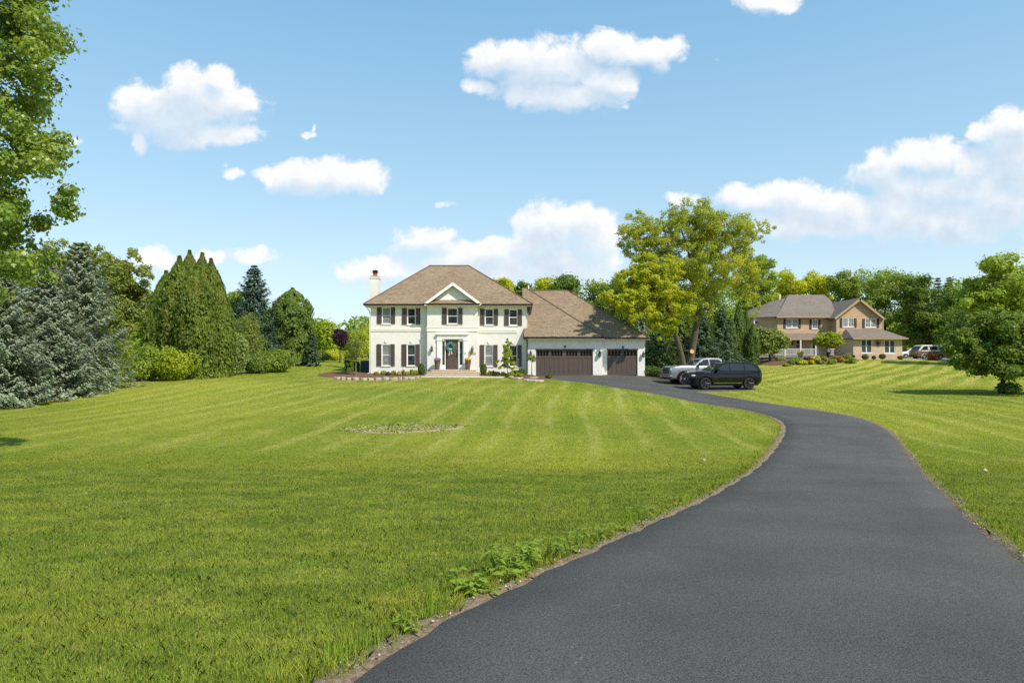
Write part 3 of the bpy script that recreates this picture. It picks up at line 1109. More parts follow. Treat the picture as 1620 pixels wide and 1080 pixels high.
up_win = [(470, 530, 388, 505, YF, M_BLIND), (650, 708, 393, 508, YF, M_GLASS), (935, 1008, 392, 505, YB, M_GLASS), (1203, 1262, 398, 513, YF, M_GLASS), (1375, 1433, 402, 515, YF, M_GLASS)]
lo_win = [(468, 528, 652, 803, YF, M_BLIND), (648, 706, 652, 803, YF, M_GLASS), (1200, 1258, 656, 806, YF, M_BLIND), (1374, 1432, 657, 808, YF, M_GLASS)]
shut_x = [(435, 468), (533, 563), (613, 647), (711, 742), (898, 931), (1012, 1043), (1168, 1200), (1265, 1295), (1341, 1373), (1436, 1466)]

def rect(w):
    a, b, c, d, Y, m = w
    return (hx(a, Y), hx(b, Y), hz(d, Y), hz(c, Y))

XL, XB0, XB1, XR = hx(389, YF), hx(791, YB), hx(1150, YB), 1.22
ZB, ZE = -0.35, 5.52
wl = MB()
hl = [rect(w) for w in up_win + lo_win]
wall_front(wl, XL, XB0, ZB, ZE, YF, [h for h in hl if h[1] < XB0])
wall_front(wl, XB1, XR, ZB, ZE, YF, [h for h in hl if h[0] > XB1])
DOOR = (hx(890, YB), hx(1050, YB), hz(828, YB), hz(612, YB))
wall_front(wl, XB0, XB1, ZB, ZE, YB, [h for h in hl if XB0 < h[0] < XB1] + [DOOR], 0.16)
wl.quad((XB0, YB, ZB), (XB0, YB, ZE), (XB0, YF, ZE), (XB0, YF, ZB))
wl.quad((XB1, YB, ZB), (XB1, YF, ZB), (XB1, YF, ZE), (XB1, YB, ZE))
wl.quad((XL, YF, ZB), (XL, YF, ZE), (XL, 64, ZE), (XL, 64, ZB))
wl.quad((XR, YF, ZB), (XR, 64, ZB), (XR, 64, ZE), (XR, YF, ZE))
wl.quad((XL, 64, ZB), (XL, 64, ZE), (XR, 64, ZE), (XR, 64, ZB))
# garage walls
GX0, GX1, GX2 = hx(1502, YG), gx(778, YG), gx(1081, YG2)
GD1 = (gx(305, YG), gx(711, YG), gz(738, YG), gz(553, YG))
GD2 = (gx(812, YG2), gx(1029, YG2), gz(738, YG2), gz(553, YG2))
ZGE = 2.86
wall_front(wl, GX0, GX1, ZB, ZGE, YG, [(GD1[0], GD1[1], ZB, GD1[3])], 0.18)
wall_front(wl, GX1, GX2, ZB, ZGE, YG2, [(GD2[0], GD2[1], ZB, GD2[3])], 0.18)
wl.quad((GX1, YG, ZB), (GX1, YG2, ZB), (GX1, YG2, ZGE), (GX1, YG, ZGE))
wl.quad((GX0, YG, ZB), (GX0, YG, ZGE), (GX0, YF, ZGE), (GX0, YF, ZB))
wl.quad((GX2, YG2, ZB), (GX2, 66, ZB), (GX2, 66, ZGE), (GX2, YG2, ZGE))
wl.quad((XR, 66, ZB), (XR, 66, ZGE), (GX2, 66, ZGE), (GX2, 66, ZB))
walls = wl.build('wall', M_WB, house)

# roofs
rf = MB()
hip_roof(rf, XL - .46, 1.62, 54.56, 64.46, 5.62, XX(679, 59.5), XX(742, 59.5), 59.5, ZZ(420.6, 59.5))
hip_roof(rf, 0.96, 7.25, 54.02, 66.0, 2.98, 0.90, XX(833, 60), 60.0, ZZ(456, 60))
hip_roof(rf, 0.9, gx(1103, 54.68), 54.68, 66.1, 2.95, 1.0, XX(898, 60.3), 60.3, ZZ(459.6, 60.3))
roof = rf.build('roof', M_SHING, house)
# cap shingles on hips and ridges
cp = MB()
def cap(a, b): cp.tube([a, b], .055, 6)
cap((XX(679, 59.5), 59.5, ZZ(420.6, 59.5) + .02), (XX(742, 59.5), 59.5, ZZ(420.6, 59.5) + .02))
cap((XX(679, 59.5), 59.5, ZZ(420.6, 59.5)), (XL - .46, 54.56, 5.63))
cap((XX(742, 59.5), 59.5, ZZ(420.6, 59.5)), (1.62, 54.56, 5.63))
cap((XX(833, 60), 60, ZZ(456, 60)), (7.25, 54.02, 2.99))
cap((XX(898, 60.3), 60.3, ZZ(459.6, 60.3)), (gx(1103, 54.68), 54.68, 2.96))
cap((0.92, 60, ZZ(456, 60) + .02), (XX(833, 60), 60, ZZ(456, 60) + .02))
cap((1.4, 60.3, ZZ(459.6, 60.3) + .02), (XX(898, 60.3), 60.3, ZZ(459.6, 60.3) + .02))
cp.build('ridge_cap', pm('ridge_cap_shingle', (0.13, 0.085, 0.058), 0.9, var=0.2), roof)
vp = MB().tube([(XX(836, 61), 61, 6.7), (XX(836, 61), 61, 7.75)], .06, 8)
vp.build('vent_pipe', M_WPAINT, roof)

# eaves: soffit, gutters, downspouts
sf = MB()
sf.box(XL - .40, XB0 - .28, 54.62, YF - .003, 5.405, 5.475).box(XB1 + .28, 1.56, 54.62, YF - .003, 5.405, 5.475)
sf.box(XL - .40, XL - .003, YF, 64.4, 5.405, 5.475)
sf.box(XB0 - .2, XB1 + .2, 54.02, YB - .003, 5.405, 5.475)
sf.box(GX0, GX1 + .1, 54.08, YG - .003, 2.75, 2.835).box(GX1 + .1, GX2 + .35, 54.74, YG2 - .003, 2.73, 2.815)
sf.build('soffit', M_WTRIM, house)
gt = MB()
def gutter(x0, x1, y, z):
    gt.prism([(x0, y, z + .12), (x0, y - .11, z + .12), (x0, y - .11, z + .05), (x0, y - .06, z), (x0, y, z)], (x1 - x0, 0, 0))
gutter(XL - .5, XB0 - .24, 54.55, 5.49)
gutter(XB1 + .24, 1.66, 54.55, 5.49)
gutter(XB0 - .26, XB1 + .26, 53.98, 5.49)
gutter(0.94, GX1 + .28, 54.01, 2.85)
gutter(GX1 + .285, GX2 + .42, 54.67, 2.82)
gt.build('gutter', M_GUT, house)
ds = MB()
ds.tube([(XL - .4, 54.6, 5.5), (XL - .1, 54.93, 5.1), (XL - .06, 54.93, 4.9), (XL - .06, 54.93, .1), (XL - .3, 54.8, .0)], .045, 6)
ds.build('downspout', M_WTRIM, house)
ds = MB()
ds.tube([(GX0 + .02, 54.05, 2.85), (GX0 + .01, 54.40, 2.6), (GX0 + .01, 54.42, 0.12), (GX0 - .02, 54.3, -.02)], .05, 6)
ds.build('downspout', M_GUT, house)
# boxed cornice return at the right end of the upper eave
er = MB()
er.prism([(1.22, 54.80, 5.49), (1.66, 54.80, 5.49), (1.50, 54.80, 4.72), (1.32, 54.80, 4.72)], (0, .055, 0))
er.build('cornice_return', M_GUT, house)

# string course and frieze
sc = MB()
for a, b, Y, t0, t1 in ((389, 788, YF, 540, 558), (1153, 1432, YF, 549, 569)):
    sc.box(hx(a, Y), hx(b, Y), Y - .05, Y - .002, hz(t1, Y), hz(t0, Y))
    sc.box(hx(a, Y), hx(b, Y), Y - .075, Y - .048, hz(t0 + 5, Y), hz(t0 - 1, Y))
sc.box(XB0 - .03, XB1 + .03, YB - .05, YB - .002, hz(560, YB), hz(531, YB))
sc.box(XB0 - .05, XB1 + .05, YB - .08, YB - .048, hz(534, YB), hz(527, YB))
sc.build('string_course', M_WTRIM, house, bevel=.008)

# entrance gable
gm = MB()
gxl, gxr, gxa = hx(766, 54.0), hx(1180, 54.0), hx(974, 54.0)
zga, zge = hz(204, 54.0), 5.63
gr = MB()
for s, xe in ((-1, gxl), (1, gxr)):
    gr.prism([(gxa, 53.96, zga), (xe, 53.96, zge), (xe, 53.96, zge - .10), (gxa, 53.96, zga - .12)], (0, 4.3, 0))
gr.build('gable_roof', M_SHING, house)
gm.poly([(gxl + .45, 54.28, zge), (gxr - .45, 54.28, zge), (gxa, 54.28, zga - .30)])
gab = gm.build('gable_siding', M_SIDEW, house)
rk = MB()
for xe in (gxl, gxr):
    d = Vector((xe - gxa, 0, zge - zga))
    n = Vector((-d.z, 0, d.x)).normalized()
    if n.z > 0: n = -n
    a, b = Vector((gxa, 53.90, zga - .05)), Vector((xe, 53.90, zge - .05))
    rk.prism([a, b, b + n * .2, a + n * .22], (0, .055, 0))
rk.box(gxa - .1, gxa + .1, 53.897, 53.95, zga - .32, zga - .10)
rk.build('rake_board', M_WPAINT, house)
pr = MB()
pr.add([(gxl + .3, 53.95, 5.62), (gxr - .3, 53.95, 5.62), (gxr - .7, 54.27, 5.90), (gxl + .7, 54.27, 5.90), (gxl + .3, 53.95, 5.56), (gxr - .3, 53.95, 5.56)], [(0, 1, 2, 3), (4, 5, 1, 0)])
pr.build('pent_roof', M_SHING, house)

# windows and shutters
for w in up_win:
    a = rect(w)
    sash_window(house, *a, w[4], M_WPAINT, w[5])
for w in lo_win:
    a = rect(w)
    sash_window(house, *a, w[4], M_WPAINT, w[5])
for i, (a, b) in enumerate(shut_x):
    Y = YB if i in (4, 5) else YF
    dz = (388, 388, 393, 393, 391, 391, 398, 398, 401, 401)[i]
    shutter(house, hx(a, Y), hx(b, Y), hz(dz + 116, Y), hz(dz, Y), Y, M_BROWN)
    if i not in (4, 5):
        dz = (649, 649, 650, 650, 0, 0, 654, 654, 655, 655)[i]
        shutter(house, hx(a, Y) - .03, hx(b, Y) - .03, hz(dz + 155, Y), hz(dz, Y), Y, M_BROWN)
for a, b, Y in ((497, 632, YF), (677, 632, YF), (1230, 637, YF), (1402, 637, YF)):
    x, z = hx(a, Y), hz(b + 8, Y)
    MB().prism([(x - .06, Y - .06, z), (x + .06, Y - .06, z), (x + .09, Y - .06, z + .18), (x - .09, Y - .06, z + .18)], (0, .058, 0)).build('keystone', M_WTRIM, house)

# front door with sidelights
x0, x1, z0, z1 = DOOR
dr = MB()
dxa, dxb = hx(928, YB), hx(1013, YB)
dz0, dz1 = hz(823, YB), hz(618, YB)
dr.box(dxa, dxb, YB + .08, YB + .13, dz0, dz1)
w = dxb - dxa
pan = MB()
for col in (0, 1):
    pa, pb = dxa + w * (.12 + .42 * col), dxa + w * (.46 + .42 * col)
    for f0, f1 in ((.06, .36), (.43, .93)):
        za, zb = dz0 + (dz1 - dz0) * f0, dz0 + (dz1 - dz0) * f1
        dr.box(pa, pb, YB + .066, YB + .081, za, zb)
        dr.box(pa + .05, pb - .05, YB + .052, YB + .067, za + .05, zb - .05)
door = dr.build('door', M_DOORP, house, bevel=.008)
MB().box(dxb - .13, dxb - .07, YB + .02, YB + .078, dz0 + .95, dz0 + 1.3).box(dxb - .12, dxb - .08, YB + .035, YB + .078, dz0 + 1.42, dz0 + 1.5).tube([(dxb - .1, YB + .05, dz0 + 1.02), (dxb - .1, YB - .03, dz0 + 1.06), (dxb - .1, YB - .03, dz0 + 1.2), (dxb - .1, YB + .05, dz0 + 1.24)], .014, 6).build('door_handle', M_BLACK, door)
for a, b in ((898, 916), (1021, 1042)):
    xa, xb = hx(a, YB), hx(b, YB)
    f = MB()
    f.box(xa - .09, xa, YB + .05, YB + .15, z0, z1).box(xb, xb + .06, YB + .05, YB + .15, z0, z1)
    f.box(xa, xb, YB + .05, YB + .15, z0, z0 + .35).box(xa, xb, YB + .05, YB + .15, z1 - .2, z1)
    o = f.build('sidelight', M_WPAINT, house)
    MB().box(xa - .01, xb + .01, YB + .10, YB + .13, z0 + .34, z1 - .19).build('pane', M_GLASS, o)
sr = MB()
pa, pb, pc, pd = hx(862, YB), hx(894, YB), hx(1050, YB), hx(1080, YB)
ztop = hz(572, YB)
zh = hz(612, YB)
for a, b in ((pa, pb), (pc, pd)):
    sr.box(a, b, YB - .10, YB - .002, z0, zh)
    sr.box(a - .03, b + .03, YB - .13, YB - .003, z0 + .002, z0 + .22).box(a - .03, b + .03, YB - .13, YB - .004, zh - .16, zh - .001)
sr.box(pa - .01, pd + .01, YB - .11, YB - .0025, zh, ztop - .10)
sr.box(pa - .08, pd + .08, YB - .24, YB - .0015, ztop - .10, ztop)
sr.box(pa - .04, pd + .04, YB - .17, YB - .0018, ztop - .17, ztop - .10)
sr.box(pb + .001, pc - .001, YB - .05, YB + .10, zh - .06, zh - .002)
sr.build('door_surround', M_WPAINT, house, bevel=.008)
MB().box(x0, x1, YB - .02, YB + .16, z0 - .10, z0 - .002).build('threshold', M_STEP, house)
wall_lantern(house, hx(826, YB), hz(705, YB), hz(655, YB), YB)
wall_lantern(house, hx(1113, YB), hz(712, YB), hz(660, YB), YB)
MB().box(hx(1094, YB), hx(1137, YB), YB - .04, YB - .003, hz(722, YB), hz(706, YB)).build('address_stone', M_STEP, house)
MB().box(hx(1060, YB), hx(1064, YB), YB - .13, YB - .101, hz(722, YB), hz(708, YB)).build('doorbell', M_BLACK, house)

st = MB()
sx0, sx1 = hx(792, 53.6), hx(1160, 53.2)
st.box(sx0 + .3, sx1 - .3, 53.55, YB - .005, -.5, hz(836, 53.6))
st.box(sx0 + .0, sx1 + .0, 53.10, YB - .006, -.6, hz(851, 53.2))
st.box(sx0 - .05, sx1 + .05, 52.65, YB - .007, -.8, hz(868, 52.8))
steps = st.build('steps', M_STEP, house, bevel=.02)
cpb = MB()
cpb.box(sx0 + .27, sx1 - .27, 53.52, YB - .008, hz(836, 53.6), hz(836, 53.6) + .04).box(sx0 - .03, sx1 + .03, 53.07, 53.54, hz(851, 53.2), hz(851, 53.2) + .04).box(sx0 - .08, sx1 + .08, 52.62, 53.09, hz(868, 52.8), hz(868, 52.8) + .04)
cpb.build('tread', pm('pale_tread', (0.60, 0.50, 0.38), 0.8, var=0.12), steps, bevel=.01)
STEP_Z = hz(836, 53.6) + .04

# garage doors
def garage_door(d, y, groups, npan):
    x0, x1, z0, z1 = d
    z0 = T((x0 + x1) / 2, y) + .035
    wz0, wz1 = gz(598, y), gz(560, y)
    mb = MB()
    holes = []
    n = len(groups)
    for a, b in groups:
        w = (gx(b, y) - gx(a, y))
        for i in range(4):
            pa = gx(a, y) + w * i / 4 + .028
            holes.append((pa, pa + w / 4 - .05, wz0, wz1))
    wall_front(mb, x0, x1, z0, z1, y + .10, holes, .05)
    # plank grooves between stiles
    for i in range(npan + 1):
        t = x0 + (x1 - x0) * i / npan
        ww = .05 if i % 2 == 0 else .03
        mb.box(max(x0, t - ww), min(x1, t + ww), y + .082, y + .0995, z0, wz0 - .10)
    for zz in (z0 + .06, wz0 - .10, wz1 + .08):
        mb.box(x0, x1, y + .080, y + .0992, zz - .05, zz + .05)
    o = mb.build('garage_door', M_DOORP, house)
    for h in holes: MB().box(h[0] - .01, h[1] + .01, y + .135, y + .16, h[2] - .01, h[3] + .01).build('pane', M_GARGL, o)
    return o
garage_door(GD1, YG, [(312, 397), (413, 497), (520, 604), (620, 704)], 12)
garage_door(GD2, YG2, [(818, 912), (928, 1022)], 6)
tr = MB()
for d, y in ((GD1, YG), (GD2, YG2)):
    tr.box(d[0] - .02, d[1] + .06, y - .05, y - .002, d[3], d[3] + .07)
tr.build('lintel', M_BROWN, house)
for a, b, Y in ((512, 541, YG), (925, 545, YG2)):
    x, z = gx(a, Y), gz(b, Y)
    MB().prism([(x - .06, Y - .06, z), (x + .06, Y - .06, z), (x + .09, Y - .06, z + .2), (x - .09, Y - .06, z + .2)], (0, .058, 0)).build('keystone', M_BROWN, house)
wall_lantern(house, gx(268, YG), gz(605, YG), gz(553, YG), YG)
wall_lantern(house, gx(756, YG), gz(607, YG), gz(555, YG), YG)
wall_lantern(house, gx(1068, YG2), gz(611, YG2), gz(560, YG2), YG2)

# chimney
YC = 59.0
cx0, cx1 = XX(584.6, YC), XX(598.0, YC)
ch = MB()
zc = ZZ(437.8, YC)
ch.box(cx0, cx1, YC, YC + 1.2, -.3, zc - .12)
ch.box(cx0 - .04, cx1 + .04, YC - .04, YC + 1.24, zc - .12, zc - .002)
chim = ch.build('chimney', M_WB, house)
MB().box(cx0 + .02, cx1 - .02, YC + .02, YC + 1.18, zc - .002, zc + .09).build('chimney_crown', pm('crown_mortar', (.42, .28, .2), .9, var=.2), chim)
MB().lathe(((cx0 + cx1) / 2 + .03, YC + .5, zc + .05), [(.20, 0), (.18, .30), (.20, .34)], 12).build('flue', pm('clay_flue', (.30, .10, .05), .8, var=.2), chim)
fc = MB().lathe(((cx0 + cx1) / 2 + .03, YC + .5, zc + .39), [(.26, 0), (.27, .05), (.22, .08), (.24, .16), (.30, .18), (.05, .26)], 12)
fc.build('flue_cap', M_BLACK, chim)

# =================================================================== things at the front of the white house
def leaf_cloud(rng, cen, rad, n, up=0.5, shell=0.5):
    """points in an ellipsoid, thicker toward the outside, with leaf normals"""
    d = rng.normal(size=(n, 3))
    d /= np.linalg.norm(d, axis=1)[:, None]
    r = rng.random(n) ** (1 / 3.0)
    r = shell * (0.72 + 0.28 * r) + (1 - shell) * r
    p = np.asarray(cen) + d * r[:, None] * np.asarray(rad)
    nrm = d * (1 - up) + np.array([0, 0, up]) + rng.normal(size=(n, 3)) * 0.45
    nrm /= np.linalg.norm(nrm, axis=1)[:, None]
    return p, nrm

def leaf_quads(rng, p, nrm, length, width, axis=None, jit=0.35, curl=0.0):
    """one diamond leaf at each point"""
    n = len(p)
    if axis is None: axis = rng.normal(size=(n, 3))
    axis = axis - nrm * (axis * nrm).sum(1)[:, None]
    axis /= np.linalg.norm(axis, axis=1)[:, None] + 1e-9
    side = np.cross(nrm, axis)
    s = (1 + jit * (rng.random(n) * 2 - 1))[:, None]
    L, W = np.asarray(length) * s * .5, np.asarray(width) * s * .5
    m = p - axis * L * 0.12
    v = np.stack([p - axis * L, m + side * W, p + axis * L + nrm * (curl * L), m - side * W], 1)
    return v.reshape(-1, 3)

def leafy(name, rng, clouds, mat, parent, llen, lwid, up=0.45, shell=0.6):
    """clouds: list of (centre, radii, n)"""
    V = []
    for c, r, n in clouds:
        p, nr = leaf_cloud(rng, c, r, n, up, shell)
        V.append(leaf_quads(rng, p, nr, llen, lwid))
    return np_mesh(name, np.vstack(V), 4, mat, parent)

# wreath on the door
wc = Vector((hx(957, YB), YB - .02, hz(667, YB)))
wr = thing('wreath', wc, 'round teal wreath with a pale ribbon hanging on the brown front door', 'wreath')
rng = np.random.default_rng(5)
V = []
for i in range(26):
    a = 2 * PI * i / 26
    p, nr = leaf_cloud(rng, (wc.x + .27 * math.cos(a), wc.y, wc.z + .27 * math.sin(a)), (.12, .06, .12), 26, 0.0, .5)
    V.append(leaf_quads(rng, p, nr * np.array([.6, 1, .6]) - np.array([0, .5, 0]), .12, .05))
np_mesh('greenery', np.vstack(V), 4, leaf_mat('teal_leaf', (0.02, 0.12, 0.11), (0.16, 0.42, 0.40), .2, 3.0), wr)
rb = MB()
for s, l in ((-1, .52), (1, .40)):
    rb.prism([(wc.x + .01 * s, wc.y - .05, wc.z - .18), (wc.x + .05 * s, wc.y - .05, wc.z - .18), (wc.x + (.05 + .10) * s, wc.y - .05, wc.z - .18 - l), (wc.x + (.01 + .06) * s, wc.y - .05, wc.z - .22 - l)], (0, .008, 0))
rb.blob((wc.x - .06, wc.y - .06, wc.z - .2), (.07, .03, .045)).blob((wc.x + .06, wc.y - .06, wc.z - .2), (.07, .03, .045))
rb.build('ribbon', pm('pale_ribbon', (.62, .55, .50), .7), wr)

def flower_pot(px, label, fl_a, fl_b, seed):
    x = hx(px, 53.9)
    t = thing('flower_pot', (x, 53.85, STEP_Z), label, 'flower pot', 'flower pots beside the front door')
    z = STEP_Z
    MB().lathe((x, 53.85, z), [(.15, 0), (.17, .05), (.235, .56), (.26, .57), (.26, .63), (.225, .635), (.21, .56)], 16).build('pot', pm('brown_pot', (.14, .085, .055), .55, var=.15), t, smooth=40)
    r = np.random.default_rng(seed)
    leafy('foliage', r, [((x, 53.85, z + .70), (.25, .25, .14), 240)], leaf_mat('pot_leaf', (.04, .08, .015), (.12, .19, .03), .3, 2), t, .10, .05)
    leafy('flowers', r, [((x, 53.85, z + .80), (.27, .27, .16), 260)], leaf_mat('petal', fl_a, fl_b, .2, 3), t, .085, .075, .6, .9)
flower_pot(864, 'brown tapered pot of purple flowers left of the front door', (.26, .14, .30), (.52, .36, .56), 21)
flower_pot(1081, 'brown tapered pot of yellow and orange flowers right of the front door', (.62, .34, .03), (.85, .62, .05), 22)

# air conditioner at the left end of the house
ax0, ax1, ay = XX(571, 56.5), XX(585.5, 56.5), 56.3
az = T(ax0, ay)
ac = thing('air_conditioner', ((ax0 + ax1) / 2, ay + .4, az), 'dark grey louvred air conditioner unit beside the left end of the white house', 'air conditioner')
am = pm('grey_coated_metal', (.06, .068, .085), .45, .3, var=.1)
b = MB()
for x in (ax0, ax1 - .05):
    for y in (ay, ay + .72):
        b.box(x, x + .05, y, y + .05, az + .04, az + .95)
b.box(ax0 - .01, ax1 + .01, ay - .01, ay + .78, az - .1, az + .04).box(ax0 - .01, ax1 + .01, ay - .01, ay + .78, az + .95, az + 1.0)
b.build('cabinet', am, ac, bevel=.006)
b = MB()
for i in range(18):
    z = az + .07 + i * .048
    b.add([(ax0 + .05, ay + .005, z), (ax1 - .05, ay + .005, z), (ax1 - .05, ay + .03, z + .036), (ax0 + .05, ay + .03, z + .036)], [(0, 1, 2, 3)])
    b.add([(ax0 + .005, ay + .05, z), (ax0 + .03, ay + .05, z + .036), (ax0 + .03, ay + .72, z + .036), (ax0 + .005, ay + .72, z)], [(0, 1, 2, 3)])
b.box((ax0 + ax1) / 2 - .02, (ax0 + ax1) / 2 + .02, ay - .002, ay + .02, az + .05, az + .94)
b.build('louvre_grille', am, ac)
MB().box(ax0 + .055, ax1 - .055, ay + .06, ay + .7, az + .05, az + .94).build('coil', M_BLACK, ac)
MB().lathe(((ax0 + ax1) / 2, ay + .39, az + 1.0), [(.28, 0), (.26, .03), (.05, .04)], 16).build('fan_guard', M_BLACK, ac)
# =================================================================== trees and shrubs
BARK = pm('grey_brown_bark', (.10, .075, .055), .9, var=.35, vs=5, bump=.8, bs=14, bdist=.05)
BARK_D = pm('dark_bark', (.055, .042, .032), .9, var=.3, vs=5, bump=.8, bs=14, bdist=.05)
BARK_P = pm('pale_bark', (.26, .23, .19), .85, var=.3, vs=5, bump=.6, bs=14, bdist=.04)

L_COTTON = leaf_mat('poplar_leaf', (0.146, 0.238, 0.037), (0.366, 0.451, 0.091), .45, .6, .36, .4)
L_GREEN = leaf_mat('green_leaf', (0.143, 0.225, 0.032), (0.342, 0.437, 0.075), .44, .35)
L_MID = leaf_mat('mid_green_leaf', (0.157, 0.239, 0.032), (0.376, 0.458, 0.068), .42, .3)
L_OLIVE = leaf_mat('olive_leaf', (0.152, 0.201, 0.039), (0.354, 0.384, 0.091), .42, .3)
L_YEL = leaf_mat('yellow_green_leaf', (0.329, 0.390, 0.022), (0.634, 0.634, 0.049), .46, .25)
L_BRIGHT = leaf_mat('bright_green_leaf', (0.232, 0.317, 0.024), (0.476, 0.525, 0.049), .45, .3)
L_LOCUST = leaf_mat('golden_leaf', (.240, .295, .036), (.450, .490, .080), .48, .16, tint=(.60, .58, .05))
L_LEAN = leaf_mat('lemon_leaf', (.300, .360, .022), (.560, .575, .050), .48, .25)
L_DARK = leaf_mat('dark_leaf', (.090, .155, .026), (.220, .300, .052), .40, .35)
L_MAPLE = leaf_mat('maple_leaf', (.220, .320, .034), (.440, .520, .080), .45, .3)
L_LONE = leaf_mat('lone_tree_leaf', (.115, .185, .028), (.265, .345, .060), .43, .4)
L_FIR = leaf_mat('fir_needles', (.036, .072, .040), (.100, .158, .090), .14, .5, .6)
L_PURPLE = leaf_mat('purple_leaf', (0.020, 0.011, 0.014), (0.081, 0.043, 0.048), .22, 1.0)
L_BLUE = leaf_mat('blue_needles', (.165, .215, .135), (.325, .380, .250), .18, .5, .6)
L_SPRUCE = leaf_mat('green_needles', (.050, .092, .045), (.130, .190, .090), .15, .5, .6)
L_HEM = leaf_mat('hemlock_needles', (.085, .140, .036), (.205, .270, .075), .22, .5, .6)
L_ARB = leaf_mat('arborvitae_spray', (.058, .102, .012), (.205, .262, .030), .30, .8, .6, tint=(.18, .18, .028))
L_ARBD = leaf_mat('dark_arborvitae_spray', (.055, .110, .020), (.155, .220, .040), .25, .8, .6)
L_BOX = leaf_mat('boxwood_leaf', (.070, .120, .018), (.200, .255, .045), .3, 2.0)
L_LIME = leaf_mat('lime_leaf', (.24, .28, .02), (.48, .48, .04), .35, 2.0)
L_SAGE = leaf_mat('pale_leaf', (0.171, 0.244, 0.061), (0.390, 0.464, 0.146), .38, .6)

TREE_N = 0

def deciduous(name, base, crowns, label, cat='tree', leaf=L_GREEN, bark=BARK, n=9000, llen=.24, lwid=.13, trunk_r=.22, trunk_top=None,
              clumps=60, csize=.22, seed=1, group=None, forks=None, limbs=22, up=.4, gap=.25, limb_r=.05, lean=None, twig=False, flat=.75, extra=None):
    """crowns: list of (centre, radii, weight) in world space; forks: list of trunk polylines [(point, radius)...]"""
    rng = np.random.default_rng(seed)
    base = Vector(base)
    t = thing(name, base, label, cat, group)
    # leaf clumps
    ws = np.array([c[2] for c in crowns], float)
    ws /= ws.sum()
    cl = []
    for _ in range(clumps):
        ci = rng.choice(len(crowns), p=ws)
        cen, rad, _w = crowns[ci]
        d = rng.normal(size=3)
        d /= np.linalg.norm(d)
        r = rng.random() ** .42 * (1 - csize * .6)
        p = np.array(cen) + d * r * np.array(rad)
        s = csize * (sum(rad) / 3) * (0.65 + 0.8 * rng.random())
        cl.append((p, s))
    tot = sum(s ** 2 for _, s in cl)
    V = []
    for p, s in cl:
        k = max(12, int(n * s * s / tot))
        q, nr = leaf_cloud(rng, p, (s, s, s * flat), k, up, .55)
        ax = rng.normal(size=(k, 3)) + np.array([0, 0, -.25])
        V.append(leaf_quads(rng, q, nr, llen, lwid, ax, .4, -.12))
        # loose sprigs that break the outline
        m = max(4, k // 5)
        q2, nr2 = leaf_cloud(rng, p, (s * 1.5, s * 1.5, s * 1.15), m, up, .9)
        V.append(leaf_quads(rng, q2, nr2, llen, lwid, None, .4, -.12))
    # limbs
    mb = MB()
    if forks is None:
        c0 = Vector(crowns[0][0])
        top = Vector(trunk_top) if trunk_top is not None else base.lerp(c0, 1.0) + Vector((0, 0, crowns[0][1][2] * .35))
        pts, rr = [], []
        for i in range(9):
            f = i / 8
            w = Vector((rng.normal(), rng.normal(), 0)) * trunk_r * .5 * f
            pts.append(base.lerp(top, f) + w + Vector((0, 0, -.25 if i == 0 else 0)))
            rr.append(trunk_r * (1.35 if i == 0 else 1) * (1 - .80 * f))
        forks = [list(zip(pts, rr))]
    axis = []
    for fk in forks:
        pts = [Vector(p) for p, _ in fk]
        mb.tube(pts, [r for _, r in fk], 9)
        for i in range(len(fk) - 1):
            for f in (0, .33, .66): axis.append((pts[i].lerp(pts[i + 1], f), fk[i][1] * (1 - f) + fk[i + 1][1] * f))
    order = rng.permutation(len(cl))[:limbs]
    for i in order:
        p = Vector(cl[i][0])
        best = min(axis, key=lambda a: (a[0] - p).length + 2.2 * max(0, a[0].z - p.z + .25 * (a[0].xy - p.xy).length))
        a, ar = best
        d = p - a
        if d.z < .42 * d.xy.length or ar < .012: continue
        mid = a + d * .5 + Vector((rng.normal() * .08, rng.normal() * .08, -.10 + .05 * rng.normal())) * d.length
        q = [a, a.lerp(mid, .55) + Vector((0, 0, d.length * .02)), mid, mid.lerp(p, .6), p]
        r0 = min(ar * .62, max(limb_r, .022 * d.length + .015))
        mb.tube(q, [r0, r0 * .85, r0 * .62, r0 * .4, r0 * .15], 6)
        for _ in range(2):
            e = p + Vector(rng.normal(size=3)) * cl[i][1] * .7
            mb.tube([mid, mid.lerp(e, .5) + Vector((0, 0, -.03 * d.length)), e], [r0 * .42, r0 * .26, r0 * .08], 5)
    mb.build('trunk', bark, t, smooth=60)
    np_mesh('crown', np.vstack(V), 4, leaf, t)
    if extra: extra(t)
    return t

